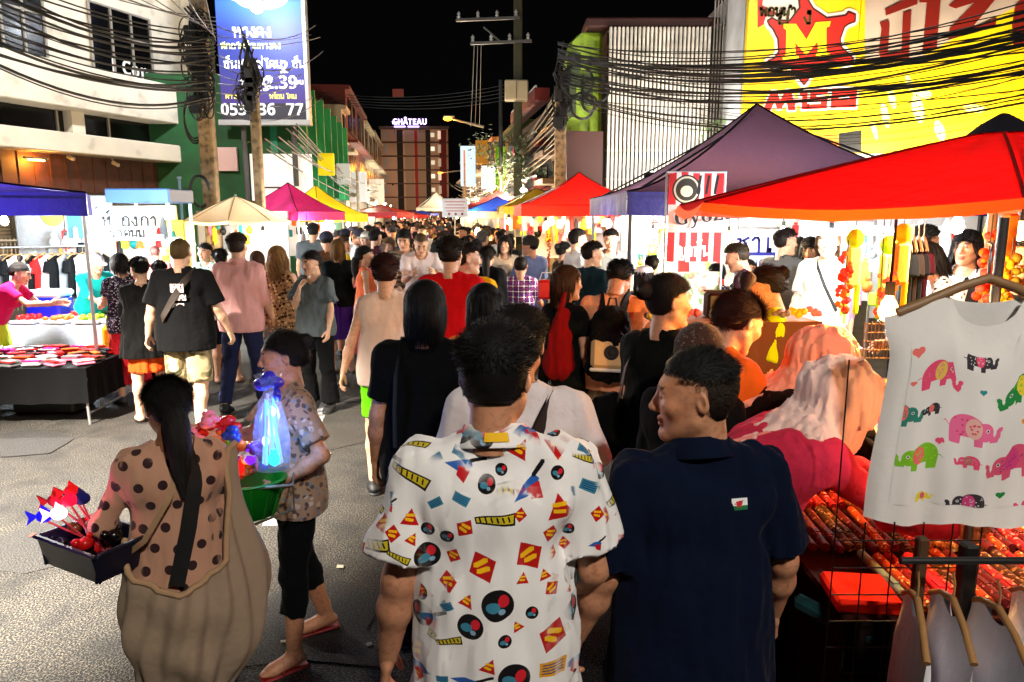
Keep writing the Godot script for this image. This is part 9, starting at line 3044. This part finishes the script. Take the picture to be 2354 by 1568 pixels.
func dotted_woman() -> void:
	var p := {"lod": 0, "fem": true, "wide": 0.98, "hair": "tied", "tail": "low", "hair_col": K(0.055, 0.045, 0.04), "skin": SKIN_C, "head_yaw": 12, "head_pitch": 10, "arml": [10, 26, 62, 16], "armr": [10, 12, 40, 10], "top": {"name": "blouse", "col": Color.WHITE, "tex": dots_print(), "sc": 2.9, "sleeve": 1.2, "flare": 0.02, "loose": 0.02, "hem": -0.18, "folds": 0.016}, "bottom": {"kind": "trousers", "col": K(0.03, 0.03, 0.035)}}
	var a := folk("vendor in a dotted brown blouse with a long black ponytail", 378, 868, 2.42, 24, p)
	var s: Dictionary = a.get_meta("s")
	var sc: float = a.get_meta("sc")
	var B := Basis.from_scale(Vector3.ONE * sc)
	put(a, "strap", strap_path(s, [V(0.07, 0.25, -0.05), V(0.085, 0.255, 0.03), V(0.075, 0.12, 0.15), V(0.04, -0.05, 0.175), V(-0.02, -0.28, 0.185)], 0.060).done(), mat(grey(0.015), 0.8), Vector3.ZERO, B)
	var o := bag_on("large beige cloth sling bag hanging behind the vendor in dots", a, "sling_bag", "bag")
	var T: Transform3D = s.T
	var shape := func(i: float, j: float, off: float) -> Vector3:
		var ang := lerpf(-1.35, 1.5, i)
		var topy := 0.14 - 0.20 * sin(clampf(i * 1.05, 0.0, 1.0) * PI) + 0.34 * smoothstep(0.72, 1.0, i) + 0.03
		var boty := -0.62 + 0.10 * sin(i * PI) + 0.16 * smoothstep(0.75, 1.0, i)
		var y := lerpf(boty, topy, j)
		var bulge := sin(j * PI * 0.9) * 0.055 - (1.0 - j) * 0.02 + 0.12 * smoothstep(0.62, 0.95, i) * exp(-pow((j - 0.34) / 0.26, 2.0))
		var fold := 0.015 * sin(i * 21.0 + j * 6.0 + 2.0 * sin(j * 4.0)) * (0.5 + 0.5 * j) + 0.010 * sin(i * 47.0 - j * 8.0) + 0.008 * sin(j * 13.0 + i * 7.0)
		var rx := 0.205 + bulge + fold + off
		var rz := 0.185 + bulge * 0.8 + fold + off
		return T * V(sin(ang) * rx, y, cos(ang) * rz)
	var mb := mbn().grid(64, 30, func(i: float, j: float) -> Vector3: return shape.call(i, j, 0.0))
	mb.grid(64, 30, func(i: float, j: float) -> Vector3: return shape.call(1.0 - i, j, -0.012))
	put(o, "bag", mb.done(), cloth(K(0.60, 0.52, 0.44), 0.55))
	mb = mbn()
	var pts := PackedVector3Array()
	for k in 25:
		pts.append(shape.call(k / 24.0, 1.0, 0.0))
	mb.tube(pts, 0.013, 0.013, 7)
	put(o, "hem", mb.done(), cloth(K(0.68, 0.55, 0.42), 0.4))
	put(o, "strap", strap_path(s, [V(0.06, 0.25, -0.05), V(0.045, 0.262, 0.03), V(-0.02, 0.08, 0.165), V(-0.12, -0.08, 0.165), V(-0.23, -0.20, 0.04)], 0.022).done(), cloth(K(0.62, 0.50, 0.38), 0.4), Vector3.ZERO)
	var tp := at(222, 1262, 2.3)
	var t := thing("toy_tray", "dark blue plastic tray held out by the vendor in dots", "tray", tp, -0.5)
	t.scale = Vector3.ONE * 0.92
	var mt := mat(K(0.035, 0.045, 0.13), 0.45)
	mb = mbn()
	mb.soft(V(0, -0.05, 0), V(0.30, 0.012, 0.19), 0.004)
	for q in [[0.0, 0.10, 0.0], [0.0, -0.10, 0.0]]:
		mb.soft(V(0, 0.0, q[1]), V(0.33, 0.11, 0.012), 0.005, Basis(Vector3.RIGHT, 0.18 * signf(q[1])))
	for q in [-0.16, 0.16]:
		mb.soft(V(q, 0.0, 0), V(0.012, 0.11, 0.21), 0.005, Basis(Vector3.BACK, -0.18 * signf(q)))
	put(t, "tray", mb.done(), mt)
	put(t, "rim", mbn().soft(V(0, 0.055, 0.112), V(0.36, 0.014, 0.022), 0.006).soft(V(0, 0.055, -0.112), V(0.36, 0.014, 0.022), 0.006).soft(V(-0.172, 0.055, 0), V(0.022, 0.013, 0.20), 0.006).soft(V(0.172, 0.055, 0), V(0.022, 0.013, 0.20), 0.006).done(), mt)
	var r := RandomNumberGenerator.new()
	r.seed = 8
	for k in 16:
		var q := tp + Basis(Vector3.UP, -0.5) * V(r.randf_range(-0.12, 0.13), r.randf_range(-0.02, 0.06), r.randf_range(-0.07, 0.07))
		var ci: int = [12, 1, 11, 12, 12, 13, 1, 12][k % 8]
		solo("small_toy", "small %s toy lying in the dark blue tray, %s of them" % [COLOUR_NAMES[ci], ordinal(k)], "toy", mbn().ball(Vector3.ZERO, V(0.030, 0.022, 0.024), 9, 6).ball(V(0.028, 0.012, 0), Vector3.ONE * 0.015, 8, 6).ball(V(-0.02, 0.02, 0.008), Vector3.ONE * 0.011, 8, 6).done(), mat(COLOURS[ci], 0.25), q, Basis(Vector3.UP, r.randf() * TAU), "toys in the dark blue tray")
	var toys := [[102, 1186, 2.28, K(0.03, 0.05, 0.85), 1.0, "deep blue fish toy on a stick, lowest on the left"], [135, 1180, 2.26, K(1.0, 0.75, 0.85), 4.0, "white glowing fish toy on a stick"], [128, 1150, 2.33, K(0.75, 0.04, 0.04), 0.35, "small red fish toy left of the pink one"], [160, 1150, 2.28, K(0.95, 0.05, 0.22), 0.9, "pink red fish toy on a stick above the glowing one"], [165, 1130, 2.33, K(0.85, 0.03, 0.03), 0.5, "scarlet fish toy on the longest stick"], [188, 1146, 2.30, K(0.03, 0.08, 0.42), 0.12, "navy fish toy on a stick at the right"]]
	for q in toys:
		var c := at(q[0], q[1], q[2])
		var f := thing("fish_toy_light", q[5], "toy", c, 0.4)
		var k: float = 0.85
		put(f, "fish_lamp", mbn().ball(Vector3.ZERO, V(0.030, 0.026, 0.020) * k, 12, 9).done(), lamp_mat(q[3], q[4]))
		put(f, "tail_lamp", mbn().prism(PackedVector2Array([Vector2(-0.02, 0), Vector2(-0.052, 0.024), Vector2(-0.044, 0), Vector2(-0.052, -0.024)]), 0.012, Transform3D(Basis.IDENTITY, V(0, 0, -0.006))).prism(PackedVector2Array([Vector2(-0.012, 0.018), Vector2(0.012, 0.02), Vector2(-0.006, 0.040)]), 0.008, Transform3D(Basis.IDENTITY, V(0, 0, -0.004))).done(), lamp_mat(q[3], q[4] * 0.5))
		put(f, "stick", mbn().rod(V(0, -0.015, 0), tp + V(0.02, -0.03, 0) - c, 0.0035, 6).done(), mat(K(0.75, 0.25, 0.28), 0.5))
		if q[4] > 0.8:
			lamp_light(f, K(q[3]), 0.012 if q[4] < 5.0 else 0.03, 0.02)

func basket_woman() -> void:
	var p := {"lod": 0, "fem": true, "wide": 1.12, "hair": "tied", "tail": "bun", "hair_col": K(0.10, 0.06, 0.04), "skin": SKIN_A, "head_yaw": -14, "head_pitch": 4, "arml": [-14, 30, 70, 50], "armr": [34, 8, 66, 6], "stride": 7, "sandal": K(0.55, 0.05, 0.05), "top": {"col": Color.WHITE, "sleeve": 0.75, "flare": 0.02, "loose": 0.03, "hem": -0.12, "sc": 5.0, "tex": blot_print(K(0.62, 0.50, 0.40), [K(0.35, 0.28, 0.26), K(0.75, 0.66, 0.58), K(0.45, 0.50, 0.55)], 46, 6, 20, 131)}, "bottom": {"kind": "trousers", "len": 1.5, "g": 0.008, "col": K(0.02, 0.03, 0.04)}, "barefoot": true}
	folk("vendor with her hair in a bun carrying a basket of glowing toys", 645, 764, 3.10, 122, p)
	var bp := at(560, 1140, 2.78)
	var b := thing("toy_basket", "green plastic basket in a wire frame full of glowing toys", "basket", bp, 0.3)
	var g := mat(K(0.02, 0.42, 0.08), 0.35)
	var mb := mbn()
	mb.lathe([Vector2(0.0, -0.085), Vector2(0.085, -0.085), Vector2(0.12, 0.06), Vector2(0.128, 0.062), Vector2(0.128, 0.07), Vector2(0.116, 0.07), Vector2(0.08, -0.078), Vector2(0.0, -0.078)], 24, Transform3D.IDENTITY, 1.35, 0.9)
	put(b, "basket", mb.done(), g)
	mb = mbn()
	for k in 14:
		var an := TAU * k / 14.0
		mb.rod(V(cos(an) * 0.117, -0.08, sin(an) * 0.078), V(cos(an) * 0.163, 0.055, sin(an) * 0.108), 0.004, 5)
	put(b, "basket_rib", mb.done(), g)
	mb = mbn()
	mb.tube(PackedVector3Array([V(-0.19, 0.06, 0.08), V(0.19, 0.06, 0.10), V(0.20, 0.06, -0.12), V(-0.19, 0.06, -0.10), V(-0.19, 0.06, 0.08)]), 0.007, 0.007, 7)
	mb.tube(PackedVector3Array([V(-0.19, 0.06, 0.08), V(-0.22, -0.06, 0.05), V(-0.02, -0.13, 0.03), V(0.19, -0.06, 0.05), V(0.19, 0.06, 0.10)]), 0.005, 0.005, 6)
	put(b, "wire_frame", mb.done(), mat(K(0.55, 0.52, 0.45), 0.35, 0.6))
	var r := RandomNumberGenerator.new()
	r.seed = 14
	var heap := [[470, 985, 1, "crumpled"], [495, 970, 1, "ribbon"], [520, 990, 10, "petal"], [458, 1000, 9, "small"], [505, 1005, 2, "round"], [530, 975, 1, "upper"], [483, 965, 9, "topmost"], [535, 1000, 7, "tall"], [522, 1025, 4, "bright"], [530, 1050, 8, "glossy"], [560, 1020, 2, "little"], [575, 1045, 0, "shiny"], [590, 1035, 8, "lilac"], [565, 1060, 9, "rosy"], [600, 1060, 7, "dark"], [548, 1085, 1, "lower"], [580, 1080, 11, "dull"]]
	for q in heap:
		var c := at(q[0], q[1], 2.74 + r.randf_range(-0.05, 0.05))
		var m2 := mbn()
		for k in 7:
			var d := V(r.randfn(), r.randfn() * 0.8, r.randfn()).normalized()
			m2.ball(d * 0.022, V(0.022, 0.015, 0.016) * r.randf_range(0.7, 1.3), 8, 6)
		solo("heaped_toy", "%s %s toy heaped above the green basket" % [q[3], COLOUR_NAMES[q[2]]], "toy", m2.done(), mat(COLOURS[q[2]].lightened(0.05), 0.25), c, Basis.IDENTITY, "toys heaped in the green basket")
	for q in [[520, 1080, K(1.0, 0.62, 0.08), 5.0, 0.03, "yellow glowing toy at the left of the green basket"], [524, 1062, K(1.0, 0.8, 0.3), 1.5, 0.008, "pale yellow glowing toy just above the brighter one"], [548, 1078, K(0.9, 0.05, 0.02), 1.2, 0.006, "red glowing toy beside the yellow one"], [630, 1055, K(0.05, 0.75, 0.95), 3.5, 0.02, "turquoise glowing toy at the right of the green basket"], [575, 1052, K(0.45, 0.10, 0.95), 1.2, 0.01, "violet glowing toy in the middle of the green basket"]]:
		var o := thing("glow_toy_light", q[5], "toy", at(q[0], q[1], 2.70))
		put(o, "toy_lamp", mbn().ball(Vector3.ZERO, V(0.022, 0.028, 0.022)).ball(V(0, 0.03, 0), Vector3.ONE * 0.014).done(), lamp_mat(q[2], q[3]))
		lamp_light(o, q[2], q[4], 0.02)
	var w := thing("glow_wand_bag", "tall clear bag of blue and white glowing wands rising from the green basket", "toy", at(628, 1075, 2.72), 0.0)
	var film := StandardMaterial3D.new()
	film.albedo_color = K(0.75, 0.82, 1.0, 0.16)
	film.transparency = BaseMaterial3D.TRANSPARENCY_ALPHA
	film.roughness = 0.12
	var H := at(628, 862, 2.72).y - at(628, 1075, 2.72).y
	mb = mbn().lathe([Vector2(0.065, 0.0), Vector2(0.072, H * 0.25), Vector2(0.062, H * 0.5), Vector2(0.042, H * 0.72), Vector2(0.018, H * 0.82), Vector2(0.034, H * 0.93), Vector2(0.052, H)], 18)
	put(w, "clear_bag", mb.done(), film)
	put(w, "blue_bow", mbn().ball(V(-0.025, H * 0.90, 0), V(0.034, 0.026, 0.02)).ball(V(0.028, H * 0.92, 0), V(0.034, 0.024, 0.02)).ball(V(0.035, H * 0.80, 0.01), V(0.016, 0.03, 0.012)).ball(V(0, H * 0.96, -0.01), V(0.03, 0.03, 0.02)).done(), mat(K(0.22, 0.20, 0.85), 0.3))
	for k in 14:
		var an := r.randf() * TAU
		var q0 := V(cos(an) * 0.035, 0.02, sin(an) * 0.03)
		var q1 := V(cos(an) * 0.03 * r.randf(), H * r.randf_range(0.55, 0.80), sin(an) * 0.03 * r.randf())
		put(w, "wand", mbn().rod(q0, q1, 0.006, 6).done(), lamp_mat([K(0.45, 0.5, 1.0), K(0.5, 0.85, 1.0), K(0.75, 0.7, 1.0)][k % 3], [0.55, 0.8, 0.45][k % 3]))
	for q in [[0.012, 0.62, K(0.7, 1.0, 0.95), 7.0], [0.006, 0.40, K(0.4, 0.95, 1.0), 7.0], [-0.02, 0.30, K(0.6, 0.6, 1.0), 4.0], [0.01, 0.08, K(0.2, 0.7, 1.0), 6.0]]:
		put(w, "led_lamp", mbn().ball(V(q[0], H * q[1], 0.01), V(0.014, 0.020, 0.014)).done(), lamp_mat(q[2], q[3]))
	lamp_light(w, K(0.45, 0.62, 1.0), 0.16, 0.05, V(0.0, H * 0.45, 0.0))

func build_far_crowd() -> void:
	var r := RandomNumberGenerator.new()
	r.seed = 77
	var poses := [
		{"cache": "walk_a", "hair": "crop", "stride": 8, "top": {"sleeve": 0.6}, "bottom": {"kind": "trousers"}},
		{"cache": "walk_b", "hair": "crop", "stride": -8, "arml": [20, 8, 50, 12], "top": {"sleeve": 0.7}, "bottom": {"kind": "shorts"}},
		{"cache": "look_c", "hair": "crop", "head_yaw": 45, "armr": [30, 8, 70, 20], "top": {"sleeve": 1.8}, "bottom": {"kind": "trousers"}},
		{"cache": "girl_d", "fem": true, "hair": "long", "stride": 6, "top": {"sleeve": 0.5}, "bottom": {"kind": "skirt", "hem": 0.5, "wide": 0.2}},
		{"cache": "girl_e", "fem": true, "hair": "bob", "head_yaw": -40, "arml": [30, 8, 80, 20], "top": {"sleeve": 0.6}, "bottom": {"kind": "trousers"}},
		{"cache": "girl_f", "fem": true, "hair": "tied", "head_yaw": 30, "top": {"sleeve": 0.0}, "bottom": {"kind": "shorts"}},
		{"cache": "cap_g", "hair": "crop", "cap": K(0.2, 0.2, 0.25), "arml": [36, 6, 90, 20], "armr": [36, 6, 90, 20], "head_pitch": 18, "top": {"sleeve": 0.7}, "bottom": {"kind": "shorts"}},
		{"cache": "phone_h", "fem": true, "hair": "tied", "tail": "high", "armr": [80, 8, 70, 10], "arml": [6, 12, 30, 6], "stride": -7, "top": {"sleeve": 0.6}, "bottom": {"kind": "trousers"}},
		{"cache": "curl_i", "hair": "curly", "wide": 1.15, "head_yaw": -30, "armr": [-10, 26, 60, 40], "top": {"sleeve": 0.8}, "bottom": {"kind": "shorts"}},
	]
	var tops := [12, 12, 13, 0, 0, 7, 11, 1, 14, 6, 9, 12, 3, 13]
	var hairs := [K(0.045, 0.04, 0.038), K(0.07, 0.055, 0.05), K(0.10, 0.07, 0.05), K(0.05, 0.04, 0.04), K(0.25, 0.15, 0.08), K(0.45, 0.32, 0.18)]
	var kinds := ["crop haired man", "young man in shorts", "man with a bent arm", "long haired woman", "bobbed woman", "woman with tied hair", "man in a cap", "woman with raised arm", "curly haired man"]
	var row := 0
	var d := 10.3
	while d < 78.0:
		var cx := -0.1225 * d + 0.1
		var half := 2.0 if d > 15.0 else 1.55
		var n := int(half * 2.0 / (0.50 if d < 40 else 0.56))
		for i in n:
			var x := cx - half + (i + 0.5) * half * 2.0 / n + r.randf_range(-0.14, 0.14)
			var dd := d + r.randf_range(-0.4, 0.4)
			var k := r.randi() % 9
			var p: Dictionary = poses[k].duplicate(true)
			var ci: int = tops[r.randi() % tops.size()]
			var bi: int = [12, 12, 7, 13, 11, 14][r.randi() % 6]
			p.lod = 2
			p.top.col = COLOURS[ci].lightened(r.randf() * 0.1) if ci != 12 else grey(r.randf_range(0.02, 0.07))
			p.bottom.col = COLOURS[bi].darkened(0.3)
			p.hair_col = hairs[r.randi() % hairs.size()]
			p.skin = [SKIN_A, SKIN_B, SKIN_A, SKIN_C][r.randi() % 4]
			var facing := r.randf()
			var yaw := r.randf_range(-25, 25) + 7.0
			var how := "walking away"
			if facing < 0.4:
				yaw += 180
				how = "coming nearer"
			elif facing < 0.55:
				yaw += 90 * (1 if r.randf() < 0.5 else -1)
				how = "turned sideways"
			var h := r.randf_range(1.56, 1.78) * (0.95 if p.get("fem", false) else 1.0)
			person("%s in %s top %s, %s from left, %s crowd row" % [kinds[k], COLOUR_NAMES[ci], how, ordinal(i), ordinal(row)], V(x, 0, -dd), yaw, h, p, "people in the far crowd")
		d += 0.95 if d < 20 else (1.5 if d < 36 else 3.6)
		row += 1

func build_all() -> void:
	var t0 := Time.get_ticks_msec()
	make_templates()
	build_ground()
	build_white_building()
	build_left_row()
	build_blue_billboard()
	build_slat_building()
	build_yellow_billboard()
	build_right_row()
	build_hotel()
	build_poles()
	build_wires()
	print("town ", Time.get_ticks_msec() - t0)
	build_tents()
	build_left_stalls()
	build_right_stall()
	build_right_back()
	build_lamps()
	print("market ", Time.get_ticks_msec() - t0)
	build_people()
	print("people ", Time.get_ticks_msec() - t0)
